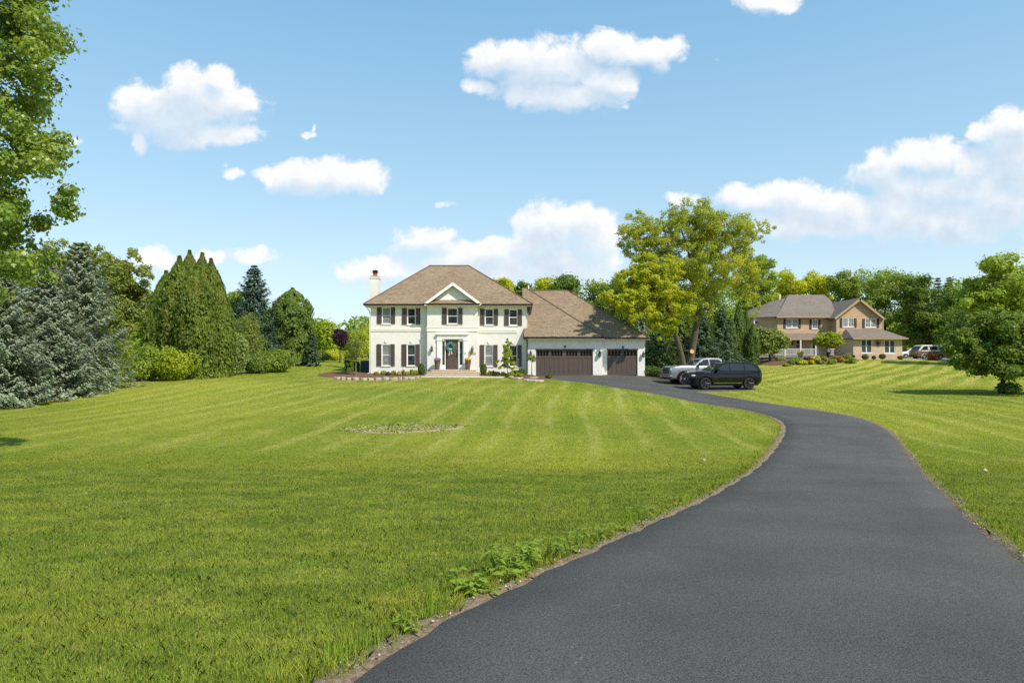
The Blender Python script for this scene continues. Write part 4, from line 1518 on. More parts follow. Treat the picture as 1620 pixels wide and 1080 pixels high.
def conifer(name, base, height, radius, label, leaf=L_SPRUCE, bark=BARK_D, seed=1, group=None, tiers=30, per=11, spr=46, skirt=0.0, droop=.18, llen=.34, lwid=.10, power=.85, cat='tree', lean=(0, 0)):
    rng = np.random.default_rng(seed)
    base = Vector(base)
    t = thing(name, base, label, cat, group)
    P, N, A = [], [], []
    bz = np.array(base)
    mb = MB()
    mb.tube([base + Vector((0, 0, -.2)), base + Vector((0, 0, height * .5)), base + Vector((0, 0, height * .98))], [radius * .085, radius * .05, .012], 8)
    for i in range(tiers):
        f = (i + .3 * rng.random()) / tiers
        z = height * (skirt + (1 - skirt) * f ** .92)
        rr = radius * (1 - f) ** power * (.86 + .22 * rng.random()) + .10
        nb = max(4, int(per * (1 - .45 * f)))
        a0 = rng.random() * 6.28
        for b in range(nb):
            a = a0 + 6.283 * b / nb + rng.normal() * .16
            rl = rr * (.66 + .46 * rng.random())
            ca, sa = math.cos(a), math.sin(a)
            rise = .10 + .5 * f
            n = max(26, int(spr * (.35 + .65 * rl / radius)))
            s = .12 + .88 * rng.random(n) ** .75
            side = rng.normal(size=n) * .24 * (1.15 - s) * rl + rng.normal(size=n) * .03
            zz = z + rl * (rise * s * .5 - droop * s + .24 * s * s * s) - np.abs(side) * .22 + rng.normal(size=n) * .035 * rl
            x = ca * s * rl - sa * side
            y = sa * s * rl + ca * side
            P.append(np.c_[x, y, zz] + bz)
            sg = np.sign(side)[:, None] * .75
            ax = np.array([ca, sa, .10 + .3 * f]) + sg * np.array([-sa, ca, 0]) * (.4 + .6 * rng.random((n, 1))) + rng.normal(size=(n, 3)) * .22
            A.append(ax)
            N.append(np.array([ca * .5, sa * .5, 1.0]) + rng.normal(size=(n, 3)) * .26)
            if b % 2 == 0 and i % 2 == 0:
                mb.tube([base + Vector((0, 0, z)), base + Vector((ca * rl * .8, sa * rl * .8, z + rl * (.4 * rise - droop * .8 + .1)))], [.03, .008], 4, False)
    p, a, n = np.vstack(P), np.vstack(A), np.vstack(N)
    n /= np.linalg.norm(n, axis=1)[:, None]
    top = base + Vector((0, 0, height))
    mb.build('trunk', bark, t)
    np_mesh('crown', leaf_quads(rng, p, n, llen, lwid, a, .35, .06), 4, leaf, t)
    return t

def arborvitae(name, base, height, radius, label, leaf=L_ARB, seed=1, group=None, n=16000, llen=.26, lwid=.11, lumps=260, cat='tree', belly=.35, tip=.9):
    rng = np.random.default_rng(seed)
    base = Vector(base)
    t = thing(name, base, label, cat, group)
    bz = np.array(base)
    def prof(f):
        f = np.clip(f, 0, 1)
        lo = np.minimum(1, .72 + f / belly * .28)
        hi = np.where(f > belly, 1 - ((f - belly) / (1 - belly)) ** (1.5 * tip), 1.0)
        return lo * np.maximum(hi, .02)
    lz = rng.random(lumps) ** 1.05
    la = rng.random(lumps) * 6.283
    lr = radius * prof(lz) * (.70 + .28 * rng.random(lumps))
    k = rng.integers(0, lumps, n)
    hs = .07 * height * (.6 + .8 * rng.random(lumps))
    dz = (rng.random(n) * 2 - .7) * hs[k]
    f = lz[k] + dz / height
    ws = (.04 + .20 * radius * np.clip(prof(lz[k]) * 1.3, .12, 1)) * (.5 + .7 * rng.random(n)) * (1 - .55 * np.clip(dz / hs[k], 0, 1))
    ang = rng.random(n) * 6.283
    r0 = np.minimum(lr[k], radius * prof(f) * 1.02)
    x = np.cos(la[k]) * r0 + np.cos(ang) * ws
    y = np.sin(la[k]) * r0 + np.sin(ang) * ws
    z = np.clip(f, 0.005, 1.01) * height
    p = np.c_[x, y, z] + bz
    out = np.c_[np.cos(la[k]), np.sin(la[k]), np.zeros(n)]
    o2 = np.c_[np.cos(ang), np.sin(ang), np.zeros(n)]
    nr = out * .6 + o2 * .8 + rng.normal(size=(n, 3)) * .45 + np.array([0, 0, .25])
    nr /= np.linalg.norm(nr, axis=1)[:, None]
    ax = np.array([0, 0, 1.0]) + out * .35 + rng.normal(size=(n, 3)) * .3
    MB().tube([base + Vector((0, 0, -.2)), base + Vector((0, 0, height * .85))], [radius * .09 + .03, .02], 7).build('trunk', BARK_D, t)
    inner = MB()
    np_mesh('crown', leaf_quads(rng, p, nr, llen, lwid, ax, .35), 4, leaf, t)
    return t

def shrub(name, base, rad, h, label, leaf=L_BOX, seed=1, group=None, n=1500, llen=.10, lwid=.055, lump=9, cat='shrub', stems=True, round_=False, bloom=None, up=.45):
    """leafy mound sitting on the ground; bloom: (material, count, size)"""
    rng = np.random.default_rng(seed)
    base = Vector(base)
    t = thing(name, base, label, cat, group)
    cl = []
    if round_:
        cl.append(((base.x, base.y, base.z + h * .5), (rad, rad, h * .52), n))
    else:
        cl.append(((base.x, base.y, base.z + h * .42), (rad * .8, rad * .8, h * .45), n // 3))
        for i in range(lump):
            a = rng.random() * 6.283
            q = .25 + .5 * rng.random()
            z = h * (.3 + .5 * rng.random() * (1.1 - q * .5))
            s = rad * (.30 + .22 * rng.random())
            cl.append(((base.x + math.cos(a) * rad * q, base.y + math.sin(a) * rad * q, base.z + z), (s, s, min(s, h * .33)), int(n * .66 / lump)))
    if stems:
        mb = MB()
        for i in range(6):
            a = rng.random() * 6.283
            mb.tube([base + Vector((0, 0, -.05)), base + Vector((math.cos(a) * rad * .25, math.sin(a) * rad * .25, h * .35)), base + Vector((math.cos(a) * rad * .5, math.sin(a) * rad * .5, h * .7))], [.02, .014, .005], 5, False)
        mb.build('stem', BARK_D, t)
    leafy('foliage', rng, cl, leaf, t, llen, lwid, up, .75 if round_ else .6)
    if bloom:
        m, k, s = bloom
        fl = [((c[0], c[1], c[2] + r[2] * .12), (r[0] * 1.06, r[1] * 1.06, r[2] * 1.06), max(3, int(k * c3 / n))) for c, r, c3 in cl]
        leafy('flowers', rng, fl, m, t, s, s * .85, .6, .97)
    return t

def C(px, py, Y, rx, ry=None, rz=None, w=1.0):
    """crown billow centred at a photo pixel; radii in photo pixels (depth radius too)"""
    s = Y / F
    p = at(px, py, Y)
    return (tuple(p), (rx * s, (ry or rx) * s, (rz or rx) * s), w)

def G(px, Y):
    v = ground_at(px, Y)
    return v

# ---- near poplar at the left edge
b = G(-95, 14.5)
def cotton_extra(t): pass
deciduous('poplar_tree', b, [((-12.2, 14.6, 5.6), (2.5, 2.8, 2.5), 1.1), ((-12.3, 14.4, 9.0), (2.7, 3.0, 3.0), 1.5), ((-12.4, 14.8, 12.5), (2.6, 2.6, 2.6), 1.0), ((-13.8, 15.5, 8.0), (2.6, 3.0, 5.5), 1.2), ((-12.9, 15.0, 3.9), (2.3, 2.5, 1.9), .6), ((-11.3, 14.5, 4.1), (1.9, 2.2, 1.5), .4)],
          'tall broad leaved poplar with glossy leaves cut off by the left edge', leaf=L_COTTON, bark=BARK_P, n=125000, llen=.088, lwid=.080, trunk_r=.24, clumps=430, csize=.115, seed=3, limbs=90, up=.25, limb_r=.03,
          trunk_top=(-12.6, 14.8, 12.5))

# ---- blue spruces at the left
sp = 'blue spruces at the left edge of the lawn'
conifer('blue_spruce', G(2, 32.5), 6.6, 2.6, 'silvery blue spruce cut off by the left edge of the photo', L_BLUE, seed=11, group=sp, power=.72, tiers=27, per=11, spr=210, llen=.19, lwid=.075)
conifer('blue_spruce', G(76, 36.0), 7.0, 3.0, 'greenish blue spruce with layered drooping boughs between two other spruces', L_BLUE, seed=12, group=sp, power=.72, tiers=26, per=11, spr=230, llen=.20, lwid=.08)
conifer('blue_spruce', G(126, 39.5), 8.6, 3.1, 'tallest blue spruce of the left group with a pointed top', L_BLUE, seed=13, group=sp, power=.74, tiers=32, per=11, spr=220, llen=.20, lwid=.08)
conifer('blue_spruce', G(-75, 37.0), 8.4, 2.9, 'blue spruce almost out of frame behind the poplar', L_BLUE, seed=14, group=sp, tiers=30, per=12, spr=40, llen=.30, lwid=.09)

# ---- broadleaf trees behind the spruces
bk = 'broadleaf trees behind the left conifers'
deciduous('broadleaf_tree', G(195, 60), [C(195, 425, 60, 48, rz=42), C(180, 480, 60, 62, rz=60, w=1.6), C(225, 440, 60, 28, rz=34, w=.5), C(150, 410, 60, 34, rz=30, w=.6)],
          'feathery olive green tree with fine sky gaps left of the arborvitae clump', leaf=L_OLIVE, n=15000, llen=.30, lwid=.13, clumps=110, csize=.19, seed=21, group=bk, limbs=40, trunk_r=.25)
deciduous('broadleaf_tree', G(100, 62), [C(105, 420, 62, 45, rz=42), C(90, 490, 62, 62, rz=60)],
          'olive green tree rising behind the tallest blue spruce', leaf=L_OLIVE, n=12000, llen=.30, lwid=.14, clumps=80, csize=.2, seed=22, group=bk, limbs=30, trunk_r=.25)
deciduous('broadleaf_tree', G(25, 66), [C(20, 440, 66, 60, rz=60), C(40, 510, 66, 70, rz=60)],
          'dark green tree filling in behind the leftmost spruces', leaf=L_GREEN, n=9000, llen=.34, lwid=.17, clumps=60, csize=.22, seed=23, group=bk, limbs=20, trunk_r=.25)

# ---- arborvitae clump
ar = 'arborvitae clump on the left lawn'
s49 = 49 / F
for px, tp, w, Y, lab, sd in (
        (263, 432, 30, 49, 'shorter arborvitae on the left shoulder of the clump', 31),
        (284, 409, 32, 48, 'arborvitae second from the left in the clump with bronze tinted tips', 32),
        (300, 400, 30, 49, 'tallest pointed arborvitae in the middle of the clump', 33),
        (320, 404, 28, 48, 'arborvitae just right of the tallest one in the clump', 34),
        (334, 413, 27, 49, 'slender arborvitae on the right side of the clump', 35),
        (347, 450, 23, 48.4, 'low arborvitae at the right foot of the clump', 36),
        (250, 470, 24, 48.2, 'lowest arborvitae at the left foot of the clump', 37),
        (310, 425, 30, 46.8, 'arborvitae bulging out at the front of the clump', 38)):
    b = G(px, Y)
    arborvitae('arborvitae', b, ZZ(tp, Y) - b.z, w * Y / F * 0.97, lab, seed=sd, group=ar, n=26000, llen=.25, lwid=.10, lumps=360, belly=.46, tip=1.22)

# ---- shrubs between and beyond
def bush(name, px, tp, Y, w, label, leaf, seed, n=6000, llen=.17, lwid=.09, lump=16, group=None, cat='shrub', up=.45):
    b = G(px, Y)
    return shrub(name, b, w * Y / F, ZZ(tp, Y) - b.z, label, leaf, seed, group, n, llen, lwid, lump, cat, up=up)

bush('spreading_shrub', 228, 540, 45.5, 34, 'dark green spreading shrub beside the tallest blue spruce', L_MID, 41)
bush('spreading_shrub', 276, 548, 45.0, 34, 'yellow green spreading shrub before the arborvitae clump', L_BRIGHT, 42)
bush('spreading_shrub', 205, 530, 50, 26, 'bright green sapling shrub peeping over behind the blue spruce', L_BRIGHT, 43, 4000)
bush('pale_shrub', 372, 515, 51, 24, 'pale sage green shrub right of the arborvitae clump', L_SAGE, 44, 6000)
bush('tall_shrub', 392, 482, 56, 28, 'olive brown airy shrub before the dark fir', L_OLIVE, 45, 7000, .16, .07, 22)
bush('spreading_shrub', 435, 548, 54.5, 30, 'dark green low shrub at the foot of the dark fir', L_GREEN, 46, 6000)
bush('spreading_shrub', 403, 560, 53.0, 24, 'small dark shrub between the pale shrub and the dark low shrub', L_DARK, 47, 4000)

b = G(402, 62)
conifer('dark_fir', b, ZZ(419, 62) - b.z, 3.6, 'dark blue green fir with a ragged pointed top', L_FIR, seed=51, tiers=36, per=12, spr=80, llen=.32, lwid=.10, power=.80)
deciduous('broadleaf_tree', G(378, 69), [C(380, 480, 69, 26, rz=36), C(376, 520, 69, 28, rz=36)], 'light green tree half hidden left of the dark fir', leaf=L_MID, n=5000, llen=.3, lwid=.15, clumps=40, csize=.26, seed=52, limbs=10)
_b = G(463, 64)
arborvitae('oval_tree', _b, ZZ(458, 64) - _b.z, 1.95, 'dense dark green oval tree right of the dark fir', L_DARK, seed=53, n=26000, llen=.24, lwid=.13, lumps=230, belly=.5, tip=2.0)
b = G(494, 63)
conifer('small_spruce', b, ZZ(527, 63) - b.z, 1.0, 'small blue spruce at the right end of the left tree line', L_SPRUCE, seed=54, tiers=18, per=9, spr=34, llen=.26, lwid=.09)

fb = 'bright trees on the skyline left of the white house'
for px, cy, rx, rz, Y, leaf, lab, sd in (
        (514, 532, 27, 32, 96, L_BRIGHT, 'bright yellow green tree next to the columnar tree', 61),
        (548, 545, 26, 26, 112, L_MID, 'mid green rounded tree on the skyline behind the purple tree', 62),
        (563, 545, 22, 24, 100, L_BRIGHT, 'bright rounded tree between the purple tree and the chimney wall', 63),
        (584, 540, 24, 24, 112, L_YEL, 'yellow green tree touching the left wall of the white house', 64),
        (488, 540, 26, 28, 108, L_MID, 'green tree just showing past the small blue spruce', 65)):
    deciduous('broadleaf_tree', G(px, Y), [C(px, cy, Y, rx, rz=rz)], lab, leaf=leaf, n=6000, llen=.34, lwid=.19, clumps=55, csize=.28, seed=sd, group=fb, limbs=12, trunk_r=.18)
for px, Y, lab, sd in ((528, 90, 'low yellow green bush under the purple tree', 66), (506, 80, 'brownish low bush at the end of the left tree line', 67)):
    bush('spreading_shrub', px, 552, Y, 17, lab, L_YEL if sd == 66 else L_OLIVE, sd, 2600, .22, .12)
b = G(538, 78)
deciduous('purple_tree', b, [C(538, 534, 78, 11.5, rz=15.5)], 'small purple leaved tree with a bare trunk left of the house', leaf=L_PURPLE, bark=BARK_D, n=5000, llen=.24, lwid=.17, clumps=46, csize=.33, seed=68, limbs=14, trunk_r=.09, gap=.1)

# ---- trees behind the garage
gb = 'trees behind the garage roof'
for px, cy, rx, rz, Y, leaf, lab, sd in (
        (793, 452, 24, 14, 92, L_YEL, 'yellow green treetop above the ridge of the garage', 71),
        (824, 462, 20, 16, 96, L_DARK, 'dark treetop over the garage ridge beside the vent pipe', 72),
        (862, 458, 30, 26, 88, L_YEL, 'yellow green treetop over the middle of the garage roof', 73),
        (896, 466, 28, 36, 86, L_DARK, 'dark green treetop above the right slope of the garage roof', 74),
        (938, 478, 38, 48, 84, L_GREEN, 'large dark green tree behind the garage hip', 75),
        (980, 480, 36, 50, 82, L_DARK, 'deep green tree in the gap beside the big golden tree', 76),
        (1025, 470, 40, 50, 86, L_GREEN, 'green tree filling the gap behind the leaning tree', 77),
        (1070, 480, 40, 50, 88, L_DARK, 'dark tree behind the two big trunks', 78),
        (1130, 470, 42, 50, 88, L_GREEN, 'green tree behind the right half of the shade tree', 79)):
    deciduous('broadleaf_tree', G(px, Y), [C(px, cy, Y, rx, rz=rz), C(px, cy + rz * 1.2, Y, rx * 1.1, rz=rz)], lab, leaf=leaf, n=8000, llen=.32, lwid=.17, clumps=70, csize=.26, seed=sd, group=gb, limbs=16)

# ---- the big tree by the parking apron: two stems
def big_fork(lst):
    return [(Vector(at(px, py, Y)), r) for px, py, Y, r in lst]
bb = G(1095, 61.5)
fk = [
    [(bb + Vector((0, 0, -.3)), .46)] + big_fork([(1092, 572, 61.5, .34), (1097, 545, 61.5, .30), (1102, 515, 61.4, .27), (1106, 500, 61.3, .27)]),
    big_fork([(1105, 503, 61.3, .19), (1099, 478, 61, .16), (1097, 450, 60.6, .14), (1094, 415, 60.2, .10), (1080, 370, 60, .07), (1070, 335, 60, .04)]),
    big_fork([(1106, 502, 61.3, .17), (1112, 470, 61.6, .13), (1110, 425, 61.8, .11), (1120, 380, 62, .08), (1125, 335, 62, .05)]),
    big_fork([(1105, 505, 61.4, .18), (1130, 465, 62, .14), (1150, 430, 62.5, .11), (1180, 390, 63, .07), (1212, 352, 63, .04)]),
    big_fork([(1098, 450, 60.6, .10), (1060, 400, 59.5, .07), (1048, 350, 59, .05)]),
]
def cut_disk(t):
    p = at(1094, 556.5, 61.0)
    a = Vector((.10, -.95, .25)).normalized()
    m = pm('fresh_cut_wood', (.58, .33, .15), .8, var=.25, vs=14)
    MB().tube([p + a * -.35, p + a * .14], [.24, .22], 14).build('limb_stub', BARK, t)
    MB().tube([p + a * .138, p + a * .152], [.19, .19], 16).build('cut_face', m, t)
deciduous('shade_tree', bb, [C(1092, 350, 60, 52, rz=40), C(1140, 372, 61, 58, rz=46, w=1.1), C(1040, 385, 59.5, 40, rz=46, w=.8), C(1010, 372, 59.5, 38, rz=42, w=.9), C(1100, 425, 60.5, 75, rz=50, w=1.5), C(1180, 432, 62.5, 38, rz=46, w=.6), C(1195, 365, 63, 32, rz=22, w=.35), C(1090, 480, 61, 55, rz=28, w=.45), C(1185, 478, 62, 26, rz=30, w=.3)],
          'tall shade tree with open branching crown and a fresh round pruning cut', leaf=L_LOCUST, bark=BARK, n=92000, llen=.155, lwid=.08, clumps=1000, csize=.115, seed=81, forks=fk, limbs=170, up=.35, limb_r=.028, extra=cut_disk, flat=.7)
b2 = G(1084, 59.5)
fk2 = [[(b2 + Vector((0, 0, -.3)), .32)] + big_fork([(1079, 565, 59.5, .25), (1072, 540, 59.2, .23), (1064, 515, 58.8, .21), (1056, 480, 58, .16), (1040, 450, 57, .14), (1020, 430, 56, .06)]),
       big_fork([(1062, 505, 58.7, .2), (1030, 475, 57.5, .12), (1000, 460, 56, .05)])]
deciduous('leaning_tree', b2, [C(1018, 452, 55, 55, rz=38, w=1.3), C(985, 475, 53.8, 34, rz=24, w=.7), C(966, 472, 53.4, 24, rz=18, w=.35), C(1050, 478, 57.5, 52, rz=34), C(1040, 425, 56, 48, rz=28, w=.9), C(1010, 492, 53.6, 34, rz=20, w=.5), C(1045, 515, 57, 34, rz=26, w=.4)],
          'leaning yellow green tree whose low boughs overhang the garage roof', leaf=L_LEAN, bark=BARK, n=48000, llen=.19, lwid=.09, clumps=420, csize=.125, seed=82, forks=fk2, limbs=22, up=.4, flat=.55)

# ---- conifers behind the parked cars
pc = 'conifers behind the parked cars'
for px, tp, w, Y, leaf, lab, sd in (
        (1016, 498, 26, 74, L_BLUE, 'pale blue topped spruce at the corner of the garage', 91),
        (1040, 520, 40, 70, L_HEM, 'dark bushy conifer just right of the garage wall', 92),
        (1076, 505, 36, 72, L_HEM, 'dark conifer between the two big trunks', 93),
        (1112, 500, 36, 70, L_SPRUCE, 'green spruce showing through just right of the tall trunk', 94),
        (1142, 488, 34, 73, L_SPRUCE, 'taller green spruce behind the black car roof', 95),
        (1000, 540, 24, 72, L_HEM, 'low dark conifer half hidden behind the garage', 96)):
    b = G(px, Y)
    conifer('spruce_tree', b, ZZ(tp, Y) - b.z, w * Y / F * 1.1, lab, leaf, seed=sd, group=pc, tiers=26, per=11, spr=46, llen=.36, lwid=.12)
av = 'narrow arborvitae left of the brick house'
for px, tp, w, Y, lab, sd in ((1156, 500, 10, 76, 'narrow arborvitae nearest the spruces', 101), (1169, 480, 10.5, 77, 'tallest narrow arborvitae left of the brick house', 102), (1181, 492, 9.5, 78, 'narrow arborvitae third in the row left of the brick house', 103), (1191, 514, 10, 76, 'short narrow arborvitae beside the round topped shrub tree', 104)):
    b = G(px, Y)
    arborvitae('narrow_arborvitae', b, ZZ(tp, Y) - b.z, w * Y / F, lab, L_ARBD, seed=sd, group=av, n=9000, llen=.22, lwid=.09, lumps=200, belly=.4, tip=1.4)

# ---- woodland trees on the right
rw = 'woodland trees behind the brick house'
for px, Y, crowns, leaf, lab, sd in (
        (1195, 104, [(1195, 430, 40, 36), (1190, 480, 40, 40)], L_MID, 'mid green tree behind the left wing of the brick house', 111),
        (1243, 126, [(1243, 450, 34, 26), (1240, 480, 36, 26)], L_YEL, 'bright yellow green tree above the left end of the brick house roof', 112),
        (1290, 128, [(1290, 452, 30, 24), (1295, 485, 34, 26)], L_YEL, 'yellow green tree above the middle of the brick house roof', 113),
        (1338, 122, [(1335, 452, 30, 28), (1330, 485, 30, 30)], L_MID, 'green tree just left of the brick house gable peak', 114),
        (1400, 114, [(1398, 452, 52, 36), (1375, 480, 40, 40), (1430, 470, 42, 46), (1420, 520, 45, 34)], L_MID, 'wide dark limbed tree right of the brick house gable', 115),
        (1452, 108, [(1450, 465, 30, 36), (1455, 510, 36, 40)], L_DARK, 'dark tree between the wide tree and the far conifers', 116),
        (1520, 104, [(1518, 470, 34, 30), (1510, 515, 46, 44)], L_GREEN, 'deep green tree behind the brown van', 117),
        (1585, 78, [(1580, 440, 50, 40), (1610, 470, 60, 50), (1550, 470, 36, 40)], L_MAPLE, 'tall bright crowned tree behind the round tree at right', 118),
        (1680, 82, [(1665, 450, 60, 50), (1680, 520, 70, 60)], L_GREEN, 'broad tree cut off by the right edge of the photo', 119),
        (1560, 92, [(1560, 510, 60, 46)], L_DARK, 'shadowy tree between the van and the round tree', 120)):
    deciduous('woodland_tree', G(px, Y), [C(a, b_, Y, c, rz=d) for a, b_, c, d in crowns] + [C(px, 530, Y, crowns[0][2] * .9, rz=32)], lab, leaf=leaf, n=18000, llen=.36, lwid=.20, clumps=110, csize=.22, seed=sd, group=rw, limbs=34, trunk_r=.32, bark=BARK_D, up=.35)
for px, tp, Y, lab, sd in ((1484, 437, 118, 'left of two pointed conifers over the brown van', 121), (1501, 436, 118, 'right of two pointed conifers over the brown van', 122)):
    b = G(px, Y)
    conifer('pointed_conifer', b, ZZ(tp, Y) - b.z, 3.4, lab, L_SPRUCE, seed=sd, group='pointed conifers on the right skyline', tiers=26, per=9, spr=24, llen=.6, lwid=.2)

# ---- round tree standing alone on the right lawn
b = G(1585, 39)
deciduous('lone_round_tree', b, [C(1590, 540, 39, 70, rz=42), C(1545, 548, 39, 48, rz=34, w=.7), C(1580, 512, 39, 42, rz=26, w=.6), C(1640, 540, 39, 60, rz=44, w=.8), C(1525, 572, 38.6, 30, rz=18, w=.3), C(1590, 582, 38.6, 62, rz=16, w=.6), C(1650, 578, 39, 40, rz=20, w=.4)],
          'low round topped tree standing alone on the striped right lawn', leaf=L_LONE, n=75000, llen=.16, lwid=.10, clumps=260, csize=.21, seed=131, limbs=60, trunk_r=.17, trunk_top=(*at(1588, 560, 39)[:],), bark=BARK_D)
shrub('base_suckers', b + Vector((.1, -.25, 0)), .75, .65, 'leafy suckers round the foot of the lone round tree', L_DARK, 132, None, 900, .14, .09, 8, 'shrub')

# far wood closing the skyline
def far_wood():
    rng = np.random.default_rng(9)
    V = []
    for i in range(260):
        a = R(-52 + 104 * rng.random())
        d = 150 + 60 * rng.random()
        x, y = d * math.sin(a), d * math.cos(a)
        if -0.33 < x / y < -0.20: h = 5.5 + 1.5 * rng.random()
        elif x / y < 0: h = 7 + 4 * rng.random()
        else: h = 10 + 4 * rng.random()
        z = T(x, y)
        w = 5 + 3 * rng.random()
        for q in range(5):
            c = (x + rng.normal() * w * .5, y + rng.normal() * 2, z + h * (.2 + .62 * rng.random()))
            p, n = leaf_cloud(rng, c, (w * .55, w * .55, h * .24), 230, .4, .6)
            V.append(leaf_quads(rng, p, n, .9, .55))
    tag(np_mesh('far_wood', np.vstack(V), 4, L_GREEN), kind='stuff')
far_wood()
# =================================================================== the brown brick and cedar house
M_CEDAR = siding_mat('cedar_siding', (0.42, 0.27, 0.16), (0.55, 0.375, 0.23), 0.22)
M_BRICK = brick_mat('tan_brick', (0.52, 0.345, 0.235), (0.62, 0.47, 0.345), (0.58, 0.50, 0.41), bw=.23, bh=.085)
M_BRICKP = brick_mat('pale_brick', (0.52, 0.36, 0.26), (0.58, 0.43, 0.33), (0.56, 0.47, 0.39), bw=.23, bh=.085)
M_SHING2 = shingle_mat('grey_brown_shingle', (0.215, 0.178, 0.148), (0.17, 0.142, 0.12), (0.26, 0.218, 0.18))
M_FASC = pm('tan_fascia', (.42, .29, .18), .6, var=.08)
M_DSHUT = pm('dark_shutter_paint', (.022, .014, .014), .5, var=.1)
M_GLASS2 = glass_mat('curtained_glass', (.10, .12, .13), (.22, .24, .25), .08)
M_GLASSD = glass_mat('screened_glass', (.045, .058, .062), (.075, .09, .095), .1)
M_RAIL = pm('white_railing', (.74, .72, .70), .5, var=.05)

def kx(zx, Y): return XX(zx / 4.5 + 1140, Y)
def kz(zy, Y): return ZZ(zy / 4.5 + 420, Y)
KM, KG, KB, KL = 95.0, 93.2, 90.6, 97.0
B0 = T(kx(900, 93), 93) - .5
h2 = thing('brick_and_cedar_house', (46.0, 96.0, 1.0), 'brown cedar sided house with tan brick lower storey and grey shingle roof', 'house')
w = MB()
mx0, mx1 = kx(405, KM), kx(824, KM)
bw = MB()                      # brick
uz = kz(485, KM)
w_main = [(kx(465, KM), kx(553, KM), kz(444, KM), kz(380, KM)), (kx(651, KM), kx(693, KM), kz(449, KM), kz(384, KM))]
wall_front(w, mx0, mx1, uz, kz(364, KM), KM, w_main)
DW = (kx(536, KM), kx(568, KM), kz(590, KM), kz(530, KM))
DD = (kx(655, KM), kx(684, KM), B0, kz(560, KM))
wall_front(bw, mx0, mx1, B0, uz, KM, [DW, DD])
# angled left wing
lx = kx(208, KL + 3)
for mb, za, zb in ((w, kz(510, KM), kz(364, KM)), (bw, B0, kz(510, KM))):
    mb.quad((lx, KL + 3, za), (kx(240, KL), KL, za), (kx(240, KL), KL, zb), (lx, KL + 3, zb))
    mb.quad((kx(240, KL), KL, za), (mx0, KM, za), (mx0, KM, zb), (kx(240, KL), KL, zb))
    mb.quad((lx, KL + 3, za), (lx, KL + 3, zb), (lx, 107, zb), (lx, 107, za))
# gabled block
g0, g1 = kx(822, KG), kx(1156, KG)
gzt = kz(368, KG)
w_g = [(kx(869, KG), kx(950, KG), kz(437, KG), kz(375, KG)), (kx(1029, KG), kx(1110, KG), kz(440, KG), kz(379, KG))]
wall_front(w, g0, g1, kz(500, KG), gzt, KG, w_g)
ga = ((g0 + g1) / 2 + .02, kz(236, KG))
w.add([(g0, KG, gzt), (g1, KG, gzt), (ga[0], KG, ga[1] - .15)], [(0, 1, 2)])
w.quad((g0, KG, B0), (g0, KG, gzt), (g0, KM, gzt), (g0, KM, B0))
w.quad((g1, KG, B0), (g1, 106, B0), (g1, 106, gzt), (g1, KG, gzt))
w.quad((lx, 107, B0), (lx, 107, gzt), (g1, 106, gzt), (g1, 106, B0))
# lower brick block
b0, b1 = kx(945, KB), kx(1293, KB)
bz = kz(520, KB)
w_b = [(kx(1000, KB), kx(1078, KB), kz(622, KB), kz(527, KB)), (kx(1165, KB), kx(1243, KB), kz(624, KB), kz(530, KB))]
zsplit = kz(628, KB)
wall_front(bw, b0, b1, zsplit, bz, KB, w_b)
bw.quad((b0, KB, B0), (b0, KB, bz), (kx(822, KG), KG, bz), (kx(822, KG), KG, B0))
bw.quad((b1, KB, B0), (b1, 104, B0), (b1, 104, bz), (b1, KB, bz))
w.build('siding_wall', M_CEDAR, h2)
bw.build('brick_wall', M_BRICK, h2)
ft = MB()
ft.box(b0 - .03, b1 + .03, KB - .06, KB + .2, B0 - .3, zsplit)
ft.build('pale_brick_plinth', M_BRICKP, h2)

# roofs
r = MB()
ezm = kz(364, KM)
rl, rr_, ryr, rzr = XX(485 / 4.5 + 1140, 100.5), XX(740 / 4.5 + 1140, 100.5), 100.5, ZZ(208 / 4.5 + 420, 100.5)
e0 = kx(398, KM - .5)
# main hip: front, left, right/back planes
A_, B_, C_, D_ = (e0, KM - .5, ezm), (kx(840, KM - .5), KM - .5, ezm), (kx(960, 106), 107, ezm), (e0, 107, ezm)
E_, F_ = (rl, ryr, rzr), (rr_, ryr, rzr)
r.add([A_, B_, C_, D_, E_, F_], [(0, 1, 5, 4), (1, 2, 5), (2, 3, 4, 5), (3, 0, 4)])
# left wing roof
lw = [(kx(160, KL + 2.5), KL + 2.5, ezm + .05), (kx(268, KL - .6), KL - .6, ezm), A_, (rl - .6, 100.3, rzr - .5), (kx(215, 103), 103, ZZ(288 / 4.5 + 420, 103)), (kx(150, 107), 107, ezm)]
r.add(lw, [(1, 2, 3), (0, 1, 4), (1, 3, 4), (0, 4, 5)])
r.add([A_, B_, C_, D_] + [(p[0], p[1], p[2] - .14) for p in (A_, B_, C_, D_)], [(0, 4, 5, 1), (7, 6, 5, 4)])
# gable roof
gy0 = KG - .45
ov = .55
pa, pb = (kx(810, gy0), kz(371, gy0)), (kx(1172, gy0), kz(375, gy0))
ap = (kx(993, gy0), kz(230, gy0))
gb = 103.0
for q, s in ((pa, 0), (pb, 1)):
    r.prism([(ap[0], gy0, ap[1]), (q[0], gy0, q[1]), (q[0], gy0, q[1] - .12), (ap[0], gy0, ap[1] - .14)], (0, gb - gy0, 0))
